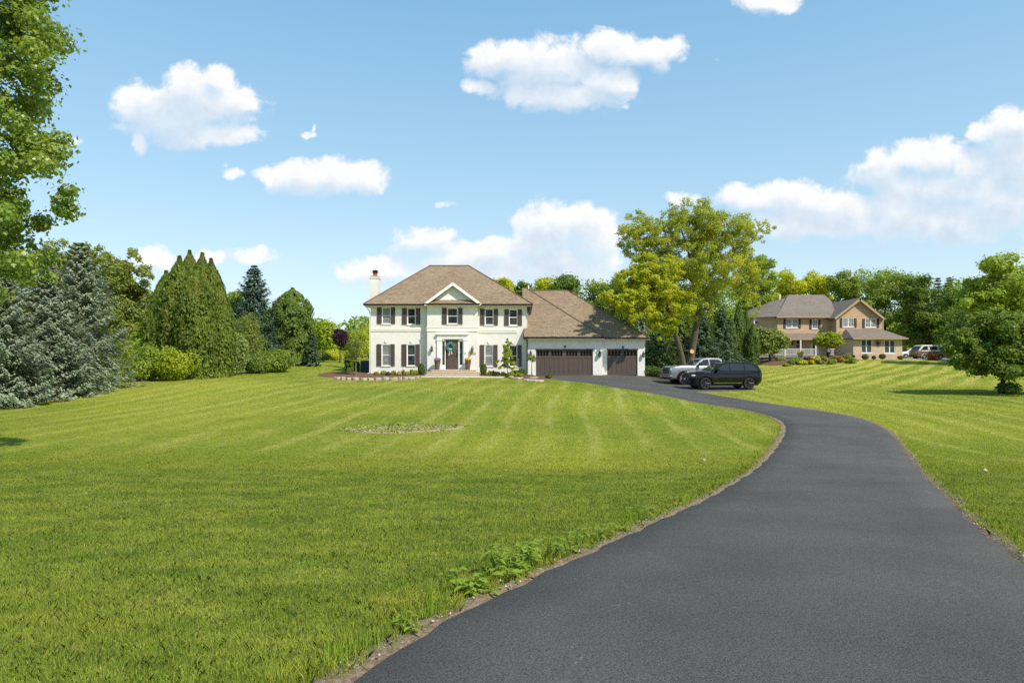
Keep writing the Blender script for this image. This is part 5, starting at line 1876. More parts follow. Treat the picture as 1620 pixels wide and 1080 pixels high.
# skirt roof over the brick block
sy = KB - .5
s1, s2 = kx(942, sy), kx(1336, sy)
st0, st1 = kx(890, KG), kx(1142, KG)
ze, zt = kz(516, sy), kz(452, KG)
se = kx(842, KG - .2)
r.add([(s1, sy, ze), (s2, sy, ze), (st1, KG - .01, zt), (st0, KG - .01, zt), (se, KG - .2, ze + .05), (s2, 104, ze), (st1, 104, zt),
       (s1, sy, ze - .13), (s2, sy, ze - .13), (s2, 104, ze - .13), (se, KG - .2, ze - .08)],
      [(0, 1, 2, 3), (4, 0, 3), (1, 5, 6, 2), (0, 7, 8, 1), (1, 8, 9, 5), (4, 10, 7, 0), (7, 10, 9, 8)])
# porch roof
py_ = 92.8
r.add([(kx(300, py_), py_, kz(519, py_)), (kx(812, py_), py_, kz(519, py_)), (kx(822, KM), KM - .01, kz(482, KM)), (kx(398, KM), KM - .01, kz(482, KM)),
       (kx(300, py_), py_, kz(519, py_) - .22), (kx(812, py_), py_, kz(519, py_) - .22), (kx(300, KM), KM + 1.5, kz(519, py_)), (kx(812, KM), KM, kz(519, py_) - .22), (kx(300, KM), KM, kz(519, py_) - .22)],
      [(0, 1, 2, 3), (0, 4, 5, 1), (6, 0, 3), (4, 8, 7, 5)])
roof2 = r.build('roof', M_SHING2, h2)
vp = MB().tube([(kx(420, 103), 103, ezm + 2), (kx(420, 103), 103, kz(205, 103))], .13, 8)
vp.build('vent_pipe', M_WPAINT, roof2)
rk = MB()
for q in (pa, pb):
    d = Vector((q[0] - ap[0], 0, q[1] - ap[1]))
    n = Vector((-d.z, 0, d.x)).normalized()
    if n.z > 0: n = -n
    a, b = Vector((ap[0], gy0 - .06, ap[1] - .03)), Vector((q[0], gy0 - .06, q[1] - .03))
    rk.prism([a, b, b + n * .26, a + n * .28], (0, .055, 0))
rk.build('rake_board', M_FASC, h2)
gt = MB()
gt.box(e0, kx(812, KM - .5), KM - .62, KM - .5, ezm - .17, ezm - .02)
gt.box(s1, s2, sy - .11, sy - .001, ze - .15, ze - .01)
gt.box(kx(300, py_), kx(812, py_), py_ - .1, py_ - .001, kz(519, py_) - .2, kz(519, py_) - .03)
gt.build('gutter', M_FASC, h2)
ds = MB()
ds.tube([(g0 - .1, KG - .1, gzt), (g0 + .02, KG - .05, gzt - .5), (g0 + .02, KG - .05, B0 + .5)], .07, 6)
ds.build('downspout', M_FASC, h2)
for x, y, za, zb in ((mx0, KM, uz, ezm), (g1, KG, kz(470, KG), gzt)):
    MB().box(x - .08, x + .08, y - .03, y + .08, za, zb).build('corner_board', M_FASC, h2)

# windows
for i, a in enumerate(w_main): sash_window(h2, *a, KM, M_RAIL, M_GLASS2, True, 1 if i == 0 else 0, (3, 2), .09)
for a in w_g: sash_window(h2, *a, KG, M_RAIL, M_GLASS2, True, 1, (3, 2), .09)
for a in w_b: sash_window(h2, *a, KB, M_RAIL, M_GLASSD, True, 1, None, .085)
for a, b, Y, z0, z1 in ((448, 464, KM, 446, 380), (554, 569, KM, 446, 380), (633, 648, KM, 451, 384), (695, 709, KM, 451, 384), (850, 866, KG, 439, 374), (952, 967, KG, 440, 376), (1010, 1026, KG, 442, 378), (1112, 1126, KG, 443, 378)):
    shutter(h2, kx(a, Y), kx(b, Y), kz(z0, Y), kz(z1, Y), Y, M_DSHUT)
sash_window(h2, *DW, KM, M_RAIL, M_GLASSD, True, 0, None, .07)
o = MB().box(DD[0], DD[1], KM + .06, KM + .1, DD[2], DD[3]).build('front_door', M_DSHUT, h2)
MB().box(DD[0] - .3, DD[0] - .01, KM - .04, KM - .002, DD[2], DD[3] + .15).box(DD[1] + .01, DD[1] + .3, KM - .04, KM - .002, DD[2], DD[3] + .15).build('door_trim', M_RAIL, o)
# porthole in the left wing
pc_ = Vector(((kx(240, KL) * .92 + mx0 * .08), KL - .2, kz(405, KL)))
o = MB().lathe((pc_.x, pc_.y, pc_.z), [(.20, -.06), (.36, -.07), (.36, .12)], 20, 'y').build('round_window', M_RAIL, h2)
MB().lathe((pc_.x, pc_.y, pc_.z), [(.24, -.075), (.02, -.08)], 18, 'y').build('pane', M_GLASSD, o)
# porch
pz = kz(640, 92.9)
pf = MB()
pf.box(kx(385, 93), kx(700, 93), 92.7, KM - .01, pz - .25, pz - .05).box(kx(260, 93), kx(388, 93), 93.4, KM + 1.5, pz - .25, pz - .06)
pf.build('porch_floor', pm('porch_boards', (.34, .30, .27), .7, var=.1), h2)
for x in (kx(458, 92.8), kx(569, 92.8), kx(677, 92.8)):
    MB().box(x - .08, x + .08, 92.72, 92.9, pz - .05, kz(521, 92.8) - .1).build('porch_post', M_RAIL, h2)
ra = MB()
za, zb = pz + .08, kz(592, 92.9)
def rail(x0, x1, y):
    ra.box(x0, x1, y - .04, y + .04, zb - .07, zb).box(x0, x1, y - .03, y + .03, za, za + .06)
    n = int((x1 - x0) / .15)
    for i in range(1, n): ra.box(x0 + (x1 - x0) * i / n - .025, x0 + (x1 - x0) * i / n + .025, y - .02, y + .02, za + .06, zb - .07)
rail(kx(385, 92.8), kx(458, 92.8) - .08, 92.81); rail(kx(458, 92.8) + .08, kx(569, 92.8) - .08, 92.81); rail(kx(569, 92.8) + .08, kx(677, 92.8) - .08, 92.81)
rail(kx(262, 93.5), kx(384, 93.5), 93.5)
rail(kx(778, 92.2), kx(814, 92.2), 92.2)
ra.build('railing', M_RAIL, h2)
wall_lantern(h2, kx(510, KM), kz(568, KM), kz(535, KM), KM)
# iron sunburst on the brick
oc = Vector((kx(1118, KB), KB - .05, kz(553, KB)))
orn = thing('wall_ornament', oc, 'dark iron sunburst ornament hung on the tan brick between two windows', 'ornament')
mb = MB()
for i in range(10):
    a = 2 * PI * i / 10
    d, e = Vector((math.cos(a), 0, math.sin(a))), Vector((-math.sin(a), 0, math.cos(a)))
    mb.tube([oc, oc + d * .28 + e * .05, oc + d * .46], [.035, .03, .02], 5)
    mb.tube([oc + d * .40, oc + d * .52 + e * .1], [.025, .015], 5)
mb.build('rays', M_BLACK, orn)
MB().lathe(tuple(oc), [(.10, -.05), (.17, -.03), (.17, .03)], 16, 'y').build('disc', M_BLACK, orn)

# bank of bark below the porch
bank = np.array([(kx(255, 90), 90.0), (kx(300, 87.5), 87.5), (kx(450, 86), 86.0), (kx(620, 85.5), 85.5), (kx(800, 85), 85.0), (kx(965, 86.5), 86.5), (kx(960, 90.4), 90.4), (kx(820, 92.6), 92.6), (kx(400, 92.6), 92.6), (kx(270, 93), 93.0)])
BANK_S = (1.03, 1.0, .94, .85, .6, .3)
BANK_H = (-.1, .05, .25, .38, .48, .50)
_ring = smooth_line(np.vstack([bank, bank[:1]]), 121)[:-1]
_bc = smooth_line(np.vstack([bank, bank[:1]]), 61)[:-1].mean(0)
_ra = np.arctan2(_ring[:, 1] - _bc[1], _ring[:, 0] - _bc[0])
_rr = np.hypot(_ring[:, 1] - _bc[1], _ring[:, 0] - _bc[0])
def bank_z(x, y):
    a = math.atan2(y - _bc[1], x - _bc[0])
    o = np.argsort(_ra)
    r = np.interp(a, _ra[o], _rr[o], period=2 * PI)
    s = math.hypot(y - _bc[1], x - _bc[0]) / r
    return T(x, y) + (0 if s > 1.03 else float(np.interp(s, BANK_S[::-1], BANK_H[::-1])))
def bank_hit(px, py):
    for y in np.arange(84.0, 93.0, .15):
        x = XX(px, y)
        if ZZ(py, y) < bank_z(x, y): return Vector((x, y, bank_z(x, y)))
    return Vector((XX(px, 92), 92, bank_z(XX(px, 92), 92)))

def raised_bed():
    ring = smooth_line(np.vstack([bank, bank[:1]]), 61)[:-1]
    c = ring.mean(0)
    rng = np.random.default_rng(6)
    sc_ = (1.03, 1.0, .94, .85, .6, .3)
    hh = BANK_H
    v = np.vstack([np.c_[c + (ring - c) * s, TN(*(c + (ring - c) * s).T) + h + rng.random(60) * .07] for s, h in zip(sc_, hh)] + [np.array([[c[0], c[1], T(*c) + .72]])])
    idx, lp = [], []
    for a in range(5):
        for j in range(60):
            j2 = (j + 1) % 60
            idx += [a * 60 + j, a * 60 + j2, (a + 1) * 60 + j2, (a + 1) * 60 + j]; lp.append(4)
    for j in range(60):
        idx += [300 + j, 300 + (j + 1) % 60, 360]; lp.append(3)
    tag(np_mesh('planted_bank', v, lp, M_MULCH, idx=idx, smooth=True), kind='structure')
raised_bed()

# ---- planting round the brick house
def p2(zx, Y, lift=0.0):
    x = kx(zx, Y)
    return Vector((x, Y, T(x, Y) + lift))
Y_ = 88.0
s4 = 1 / 4.5 / F
FL_Y = leaf_mat('yellow_petal', (.60, .46, .02), (.85, .70, .04), .2, 2)
FL_O = leaf_mat('orange_petal', (.65, .25, .03), (.85, .42, .06), .2, 2)
FL_R = leaf_mat('red_petal', (.45, .08, .05), (.65, .16, .08), .2, 2)
L_RED = leaf_mat('bronze_leaf', (.12, .045, .03), (.30, .12, .07), .25, 2)
fbg = 'shrubs and flowers on the bank before the brick house'
row = [  # zoom x, zoom top, zoom bottom, half width, distance, leaf, flowers, label
    (425, 640, 676, 46, 89.5, L_SAGE, None, 'pale green spreading juniper under the round topped shrub tree'),
    (540, 645, 690, 36, 88.5, L_MID, None, 'green rounded shrub in front of the porch railing'),
    (585, 670, 706, 42, 86.8, L_BRIGHT, FL_Y, 'yellow flowering patch lowest on the bank left of the parasol tree'),
    (648, 675, 702, 22, 86.6, L_BRIGHT, FL_Y, 'small yellow flowering tuft beside the lowest yellow patch'),
    (680, 640, 685, 30, 88.0, L_LIME, FL_Y, 'yellow green clump of flowers just left of the parasol tree trunk'),
    (740, 640, 680, 24, 88.2, L_LIME, None, 'bright lime shrub right under the parasol tree trunk'),
    (620, 645, 672, 26, 90.0, L_RED, None, 'bronze leaved low shrub behind the yellow flowers'),
    (715, 675, 700, 24, 86.8, L_SAGE, None, 'silvery low plant at the foot of the bank'),
    (790, 660, 704, 30, 86.6, L_MID, None, 'green leafy clump right of the parasol tree trunk'),
    (806, 636, 668, 18, 88.6, L_BRIGHT, FL_O, 'orange flowering clump right of the parasol tree trunk'),
    (845, 640, 684, 26, 88.4, L_OLIVE, FL_O, 'olive shrub with orange flowers in the middle of the bank'),
    (898, 664, 694, 26, 87.2, L_BRIGHT, FL_Y, 'yellow flowering mound near the right end of the bank'),
    (905, 622, 668, 34, 89.6, L_OLIVE, None, 'taller olive shrub against the brick corner'),
    (945, 655, 698, 26, 87.6, L_MID, None, 'green fern like clump at the right end of the bank'),
    (940, 628, 660, 14, 89.9, L_RED, None, 'reddish shrub at the brick corner'),
    (992, 648, 668, 22, 90.0, L_RED, None, 'low bronze plant before the left brick window'),
    (470, 690, 718, 34, 86.6, L_MID, None, 'low green creeper spilling down the bank'),
    (505, 660, 700, 22, 87.6, L_SAGE, None, 'pale green tuft on the bark bank'),
]
for i, (zx, zt_, zb_, hw, Y, lf, fl, lab) in enumerate(row):
    b = bank_hit(zx / 4.5 + 1140, zb_ / 4.5 + 420)
    Y = b.y
    zb = b.z
    b.z -= .05
    shrub('flowering_plant' if fl else 'low_shrub', b, hw * Y * s4 * 1.1, max(.45, kz(zt_, Y) - zb), lab, lf, 200 + i, fbg, 900, .16, .09, 7, 'shrub', False, bloom=(fl, 260, .15) if fl else None)
bxg = 'clipped balls along the brick wall'
for zx, zt_, zb_, hw, lf, lab, sd in ((1030, 630, 666, 24, L_BOX, 'green clipped ball under the left brick window', 231), (1091, 640, 664, 15, L_RED, 'small pinkish mound under the iron sunburst', 232), (1152, 627, 663, 24, L_BOX, 'green clipped ball under the sunburst left of the right brick window', 233), (1281, 640, 666, 21, L_BOX, 'green clipped ball at the right corner of the brick wall', 234)):
    Y = 89.6
    zb = max(T(kx(zx, Y), Y), kz(zb_, Y))
    shrub('clipped_ball', (kx(zx, Y), Y, zb - .03), hw * Y * s4, kz(zt_, Y) - zb, lab, lf, sd, bxg, 1300, .11, .07, 6, 'shrub', False, True)

# yellow planter and white lantern in the bank
b = Vector((kx(568, 90.0), 90.0, bank_z(kx(568, 90.0), 90.0) + .5))
t = thing('planter', b, 'yellow flowers in a round planter before the porch railing', 'planter')
MB().lathe(tuple(b), [(.22, -.5), (.26, -.3), (.34, .02), (.36, .06), (.30, .05)], 14).build('pot', pm('stone_pot', (.45, .42, .36), .8), t)
leafy('flowers', np.random.default_rng(3), [((b.x, b.y, b.z + .22), (.42, .42, .28), 420)], FL_Y, t, .13, .11, .5, .9)
b = Vector((kx(769, 88.4), 88.4, bank_z(kx(769, 88.4), 88.4)))
t = thing('garden_lantern', b, 'small white garden lantern on a post beside the parasol tree', 'lantern')
MB().tube([b, b + Vector((0, 0, .75))], .05, 8).build('post', M_BLACK, t)
zl = b.z + .75
MB().lathe((b.x, b.y, zl), [(.10, 0), (.16, .03), (.20, .34), (.22, .36), (.16, .48), (.05, .58), (.06, .64), (.01, .72)], 10).build('lamp_head', M_RAIL, t)

# two garden trees before the porch
rb_ = p2(350, 89.5, .4)
def CZ(zx, zy, Y, rx, rz, w=1.0):
    p = Vector((kx(zx, Y), Y, kz(zy, Y)))
    return (tuple(p), (rx * Y * s4, rx * Y * s4 * .8, rz * Y * s4), w)
deciduous('round_topped_shrub_tree', rb_, [CZ(350, 525, 88.5, 125, 85, 1.4), CZ(310, 560, 88, 90, 55), CZ(420, 540, 88, 75, 60, .8), CZ(320, 480, 88.5, 80, 55, .6), CZ(265, 580, 88, 62, 45, .5), CZ(340, 600, 87.8, 90, 36, .7)],
          'wide mounded pale green tree in layered tiers before the left wing of the brick house', leaf=leaf_mat('layered_tree_leaf', (.170, .235, .050), (.360, .420, .120), .4, .6), n=34000, llen=.25, lwid=.15, clumps=220, csize=.27, seed=241, trunk_r=.16, limbs=24, up=.65, flat=.45, trunk_top=tuple(CZ(350, 540, 88.5, 1, 1)[0]))
pt = Vector((kx(760, 88.6), 88.6, bank_z(kx(760, 88.6), 88.6) - .05))
deciduous('parasol_tree', pt, [CZ(770, 530, 88.6, 118, 42, 1.5), CZ(765, 505, 88.6, 85, 32), CZ(695, 548, 88.2, 48, 24, .5), CZ(842, 550, 88.2, 48, 26, .5)],
          'lollipop shaped bright green parasol tree in front of the brick house', leaf=L_BRIGHT, bark=BARK_D, n=17000, llen=.21, lwid=.13, clumps=130, csize=.22, seed=242, trunk_r=.17, limbs=26, up=.6, flat=.6, trunk_top=tuple(CZ(768, 545, 88.6, 1, 1)[0]))
deciduous('rust_shrub', p2(1515, 90), [CZ(1515, 655, 90, 46, 26)], 'rust red shrub in front of the brown van', cat='shrub', leaf=leaf_mat('rust_leaf', (.22, .06, .03), (.48, .16, .08), .25, 2), n=1800, llen=.16, lwid=.09, clumps=20, csize=.3, seed=243, trunk_r=.04, limbs=6)
# =================================================================== vehicles
M_TYRE = pm('tyre_rubber', (.015, .015, .016), .8, var=.2)
M_RIM = pm('alloy_rim', (.42, .43, .45), .5, .7, var=.05)
M_RIMD = pm('dark_alloy_rim', (.05, .05, .052), .5, .5, var=.05)
M_CARGL = glass_mat('car_glass', (.022, .028, .036), None, .02)
M_CARGL.node_tree.nodes['Principled BSDF'].inputs['Specular IOR Level'].default_value = .45
M_PBLACK = pm('black_car_paint', (.004, .004, .006), .12, 0, var=.05, spec=.35, coat=.22)
M_PSILV = pm('silver_white_paint', (.27, .275, .285), .3, .4, var=.03, coat=.8)
M_PLAST = pm('black_plastic', (.02, .02, .021), .55, var=.1)
M_CHROME = pm('chrome', (.65, .66, .68), .12, 1.0, var=.02)
M_LENS = glass_mat('headlamp_lens', (.45, .47, .5), None, .08)
M_REDL = glass_mat('tail_lamp_lens', (.25, .01, .01), None, .1)
M_PBROWN = pm('brown_van_paint', (.155, .085, .065), .35, .1, var=.1, coat=.5)
M_PCREAM = pm('cream_van_paint', (.62, .54, .44), .4, 0, var=.06, coat=.4)
M_PWHITE = pm('white_car_paint', (.74, .74, .75), .3, 0, var=.03, coat=.7)

def lerp_list(lst, x):
    return float(np.interp(x, [a for a, _ in lst], [b for _, b in lst]))

def wheel(parent, x, y, rad, wid, rim_r, side, rim_m, spokes):
    w = sub_empty('wheel', parent, (x, y, rad))
    h = wid / 2
    s = side
    ty = MB().lathe((0, 0, 0), [(rim_r, -h * .9), (rim_r + .02, -h), (rad - .03, -h), (rad, -h * .72), (rad, h * .72), (rad - .03, h), (rim_r + .02, h), (rim_r, h * .9)], 30, 'y', False)
    ty.build('tyre', M_TYRE, w, True, smooth=40)
    MB().lathe((0, s * h * .2, 0), [(rim_r * .98, -.01), (rim_r * .98, .01)], 24, 'y').build('brake_disc', M_BLACK, w, True)
    rm = MB()
    rm.lathe((0, 0, 0), [(rim_r + .004, s * h * .98), (rim_r - .03, s * h * .98), (rim_r - .035, s * h * .5), (rim_r - .02, s * h * .3), (rim_r + .004, s * h * .3)], 30, 'y', False)
    for i in range(spokes):
        a = 2 * PI * i / spokes
        for da in (-.11, .11):
            d0 = Vector((math.cos(a), 0, math.sin(a))) * .05
            d1 = Vector((math.cos(a + da), 0, math.sin(a + da))) * (rim_r - .015)
            rm.tube([d0 + Vector((0, s * h * .70, 0)), d1 + Vector((0, s * h * .86, 0))], [.028, .024], 5)
    rm.lathe((0, s * h * .6, 0), [(.07, -s * .03), (.07, s * .05), (.04, s * .07)] if s > 0 else [(.04, -.07), (.07, -.05), (.07, .03)], 14, 'y')
    rm.build('rim', rim_m, w, True, smooth=40)
    return w

def vehicle(name, loc, rz, label, cat, sp, paint):
    """front of the car is at -x, the side facing the road at -y"""
    t = thing(name, loc, label, cat, sp.get('group'), rz)
    L, W, R_, zc = sp['L'], sp['W'], sp['arch'], sp['rad']
    top, plan, zb, zmid = sp['top'], sp['plan'], sp['zb'], sp['zmid']
    x0, x1 = -L / 2, L / 2
    xs = set(np.linspace(x0, x1, 44).tolist()) | {a for a, _ in top} | {a for a, _ in plan}
    for wx in sp['wheels']:
        xs |= set((wx + R_ * np.cos(np.linspace(0, PI, 17))).tolist())
        xs |= {wx - R_ - .001, wx + R_ + .001}
    xs = sorted(x for x in xs if x0 <= x <= x1)
    low = sp.get('low')
    rings = []
    for x in xs:
        hw, zt = lerp_list(plan, x), lerp_list(top, x)
        z_b = lerp_list(low, x) if low else zb
        arch = 0
        for wx in sp['wheels']:
            if abs(x - wx) < R_: arch = max(arch, zc + math.sqrt(R_ * R_ - (x - wx) ** 2))
        pts = [(0, z_b), (hw * .90, z_b), (hw * .975, z_b + .07), (hw, max(zmid, z_b + .1)), (hw * .992, zmid + (zt - zmid) * .55), (hw * .965, zt - .09), (hw * .93, zt - .02), (hw * .78, zt + .015), (hw * .4, zt + sp.get('crown', .035)), (0, zt + sp.get('crown', .035) + .006)]
        pts = [(y, max(z, arch) if i < 6 else max(z, arch - .02)) for i, (y, z) in enumerate(pts)]
        rings.append(pts)
    b = MB()
    n = len(rings[0])
    for x, pts in zip(xs, rings):
        b.v += [(x, -y, z) for y, z in pts] + [(x, y, z) for y, z in pts]
    for i in range(len(xs) - 1):
        for s in (0, 1):
            for j in range(n - 1):
                a, c = i * 2 * n + s * n + j, (i + 1) * 2 * n + s * n + j
                q = (a, c, c + 1, a + 1)
                b.f.append(q if s == 0 else q[::-1])
    for i, rev in ((0, False), (len(xs) - 1, True)):
        o = i * 2 * n
        f = tuple([o + j for j in range(n)] + [o + n + j for j in range(n - 2, 0, -1)])
        b.f.append(f[::-1] if not rev else f)
    body = b.build('body', paint, t, True, smooth=38)
    # cabin shell
    cab = sp['cabin']            # outline (x,z) from windscreen base over the roof to the rear base
    wb, wt = sp['wb'], sp['wt']
    zlo, zhi = min(z for _, z in cab), max(z for _, z in cab)
    def cw(z): return wb + (wt - wb) * ((z - zlo) / (zhi - zlo)) ** 1.2
    c = MB()
    m = len(cab)
    for s in (-1, 1):
        c.v += [(x, s * cw(z), z) for x, z in cab]
    c.f.append(tuple(range(m))[::-1])
    c.f.append(tuple(range(m, 2 * m)))
    for i in range(m - 1): c.f.append((i, i + 1, m + i + 1, m + i))
    cabin = c.build('cabin', sp.get('roof_paint', paint), t, True, smooth=30, bevel=.05, seg=3)
    def glass(nm, poly, side):
        g = MB()
        pts = [(x, side * (cw(z) + .006), z) for x, z in poly]
        g.prism(pts if side < 0 else pts[::-1], (0, -side * .02, 0))
        return g.build(nm, M_CARGL, t, True)
    for s in (-1, 1):
        for poly in sp['side_glass']: glass('side_window', poly, s)
    def cross(nm, a, b2, inset, m_=M_CARGL):
        (xa, za), (xb, zb_) = a, b2
        d = Vector((xb - xa, 0, zb_ - za)).normalized()
        nn = Vector((d.z, 0, -d.x)) * (-1 if sp_dir(a, b2) else 1)
        q = []
        for f, sgn in ((.07, -1), (.07, 1), (.93, 1), (.93, -1)):
            x, z = xa + (xb - xa) * f, za + (zb_ - za) * f
            q.append(Vector((x, sgn * (cw(z) - inset), z)) + nn * .012)
        MB().prism(q, -nn * .02).build(nm, m_, t, True)
    def sp_dir(a, b2): return b2[0] > a[0] and b2[1] > a[1]
    cross('windscreen', cab[0], sp.get('ws_top', cab[1]), .09)
    cross('rear_window', cab[-1], sp.get('rw_top', cab[-2]), .10)
    # underside and wells
    MB().box(x0 + .35, x1 - .3, -W * .42, W * .42, zb - .04, zb + .25).build('underbody', M_PLAST, t, True)
    for wx in sp['wheels']:
        for s in (-1, 1): wheel(t, wx, s * (W / 2 - sp['tw'] / 2 - .015), sp['rad'], sp['tw'], sp['rim'], s, sp['rim_m'], sp['spokes'])
    return t, body

def carbox(t, name, mat, *boxes, bevel=.015, parent=None):
    m = MB()
    for b in boxes: m.box(*b)
    return m.build(name, mat, parent or t, True, bevel=bevel)

# ---- black sport utility vehicle
sx = XX(1140.5, 46.4)
sz = T(sx, 46.2) + .045
suv = dict(L=5.05, W=2.0, arch=.47, rad=.40, tw=.28, rim=.30, rim_m=M_RIMD, spokes=7, zb=.28, zmid=.72, wheels=(-1.50, 1.53), group=None,
           low=[(-2.53, .42), (-2.3, .28), (2.2, .30), (2.53, .50)],
           top=[(-2.53, .80), (-2.50, .97), (-2.40, 1.06), (-2.0, 1.13), (-1.35, 1.18), (-1.0, 1.19), (1.9, 1.20), (2.38, 1.18), (2.50, 1.08), (2.53, .85)],
           plan=[(-2.53, .62), (-2.50, .74), (-2.40, .86), (-2.15, .955), (-1.6, 1.0), (1.6, 1.0), (2.2, .95), (2.42, .86), (2.53, .72)],
           cabin=[(-1.18, 1.16), (-.32, 1.70), (.15, 1.79), (.9, 1.80), (1.75, 1.74), (2.18, 1.62), (2.44, 1.16)], wb=.955, wt=.72, ws_top=(-.32, 1.70), rw_top=(2.18, 1.62),
           side_glass=[[(-.86, 1.235), (-.24, 1.62), (.16, 1.70), (.16, 1.235)], [(.24, 1.235), (.24, 1.705), (1.18, 1.695), (1.18, 1.235)], [(1.26, 1.235), (1.26, 1.69), (1.80, 1.63), (2.16, 1.26), (2.14, 1.235)]])
t, body = vehicle('black_suv', (sx, 46.3, sz), R(6.5), 'glossy black long roofed sport utility vehicle parked on the drive edge', 'car', suv, M_PBLACK)
for s in (-1, 1):
    carbox(t, 'headlight', M_LENS, (-2.44, -2.18, s * .72, s * .93, .86, .98), bevel=.03)
    carbox(t, 'wing_mirror', M_PBLACK, (-.80, -.62, s * .98, s * 1.18, 1.22, 1.38), (-.75, -.68, s * .9, s * 1.0, 1.22, 1.27), bevel=.03)
    carbox(t, 'sill_trim', M_CHROME, (-.95, 1.0, s * .985, s * 1.004, .40, .425), bevel=0)
    carbox(t, 'fender_vent', M_PLAST, (-.90, -.83, s * .985, s * 1.008, .72, 1.10), bevel=0)
    carbox(t, 'door_seam', M_PLAST, (.19, .20, s * .99, s * 1.003, .45, 1.16), (1.17, 1.18, s * .98, s * 1.003, .70, 1.16), (-.96, -.95, s * .99, s * 1.003, .45, 1.1), bevel=0)
    carbox(t, 'door_handle', M_PBLACK, (-.02, .14, s * .985, s * 1.015, 1.00, 1.03), (.98, 1.14, s * .985, s * 1.015, 1.01, 1.04), bevel=.008)
    carbox(t, 'tail_light', M_REDL, (2.40, 2.545, s * .62, s * .72, .80, 1.12), bevel=.01)
carbox(t, 'grille', M_PLAST, (-2.56, -2.50, -.55, .55, .82, .98), (-2.56, -2.45, -.72, .72, .42, .60), bevel=.02)
carbox(t, 'front_plate', M_PWHITE, (-2.575, -2.562, -.15, .15, .62, .72), bevel=0)
carbox(t, 'roof_rail', M_PLAST, (-.1, 1.9, -.66, -.62, 1.80, 1.83), (-.1, 1.9, .62, .66, 1.80, 1.83), bevel=.01)
MB().prism([(1.75, -.02, 1.775), (1.95, -.02, 1.75), (1.95, -.02, 1.83)], (0, .04, 0)).build('antenna_fin', M_PBLACK, t, True)

# ---- silver-white crew cab pickup
_q = hit(1069, 608.5)
tx, ty_ = _q[0] + 2.35, _q[1] + 1.0
tz = T(_q[0], _q[1]) + .035
trk = dict(L=5.9, W=2.06, arch=.53, rad=.43, tw=.29, rim=.29, rim_m=M_RIM, spokes=6, zb=.42, zmid=.86, wheels=(-1.92, 1.82), crown=.03,
           low=[(-2.95, .45), (-2.6, .40), (2.95, .52)],
           top=[(-2.95, 1.05), (-2.92, 1.20), (-2.80, 1.29), (-2.2, 1.34), (-1.3, 1.36), (-1.0, 1.33), (.94, 1.33), (.96, 1.42), (2.93, 1.42), (2.95, 1.40)],
           plan=[(-2.95, .88), (-2.88, .97), (-2.6, 1.02), (-2.0, 1.03), (2.7, 1.03), (2.95, 1.0)],
           cabin=[(-1.22, 1.32), (-.52, 1.84), (-.25, 1.91), (.2, 1.935), (.80, 1.90), (1.02, 1.84), (1.08, 1.32)], wb=.96, wt=.76, ws_top=(-.52, 1.84), rw_top=(1.02, 1.84),
           side_glass=[[(-.92, 1.38), (-.40, 1.78), (-.02, 1.82), (-.02, 1.38)], [(.06, 1.38), (.06, 1.82), (.72, 1.81), (.90, 1.74), (.92, 1.38)]])
t, body = vehicle('pickup_truck', (tx, ty_, tz), R(7.0), 'silver white crew cab pickup truck parked behind the black car', 'truck', trk, M_PSILV)
carbox(t, 'grille', M_PLAST, (-2.985, -2.93, -.62, .62, .78, 1.20), bevel=.03)
carbox(t, 'grille_bar', M_CHROME, (-3.0, -2.97, -.60, .60, 1.09, 1.12), (-3.0, -2.97, -.60, .60, .98, 1.0), (-3.0, -2.97, -.60, .60, .88, .9), bevel=.004)
carbox(t, 'bumper', M_CHROME, (-3.02, -2.80, -.98, .98, .50, .66), bevel=.04)
carbox(t, 'lower_valance', M_PLAST, (-2.97, -2.72, -.95, .95, .34, .49), bevel=.02)
for s in (-1, 1):
    carbox(t, 'headlight', M_LENS, (-2.955, -2.80, s * .66, s * .965, 1.02, 1.17), bevel=.02)
    carbox(t, 'fog_light', M_LENS, (-3.03, -3.0, s * .72, s * .84, .55, .62), bevel=.01)
    carbox(t, 'wing_mirror', M_PLAST, (-.86, -.68, s * 1.06, s * 1.28, 1.36, 1.60), (-.80, -.72, s * .95, s * 1.08, 1.38, 1.44), bevel=.03)
    a = MB()
    for wx in trk['wheels']:
        a.tube([(wx + .545 * math.cos(q), s * 1.025, .43 + .545 * math.sin(q)) for q in np.linspace(0, PI, 13)], .035, 6)
    a.build('fender_flare', M_PLAST, t, True, smooth=50)
    carbox(t, 'door_seam', M_PLAST, (.015, .025, s * 1.02, s * 1.034, .5, 1.33), (-1.06, -1.05, s * 1.02, s * 1.034, .5, 1.3), (.99, 1.0, s * 1.02, s * 1.034, .5, 1.4), bevel=0)
    carbox(t, 'door_handle', M_CHROME, (-.2, -.04, s * 1.02, s * 1.05, 1.18, 1.215), (.72, .88, s * 1.02, s * 1.05, 1.18, 1.215), bevel=.006)
    carbox(t, 'running_board', M_PLAST, (-1.25, 1.1, s * .95, s * 1.06, .42, .47), bevel=.01)

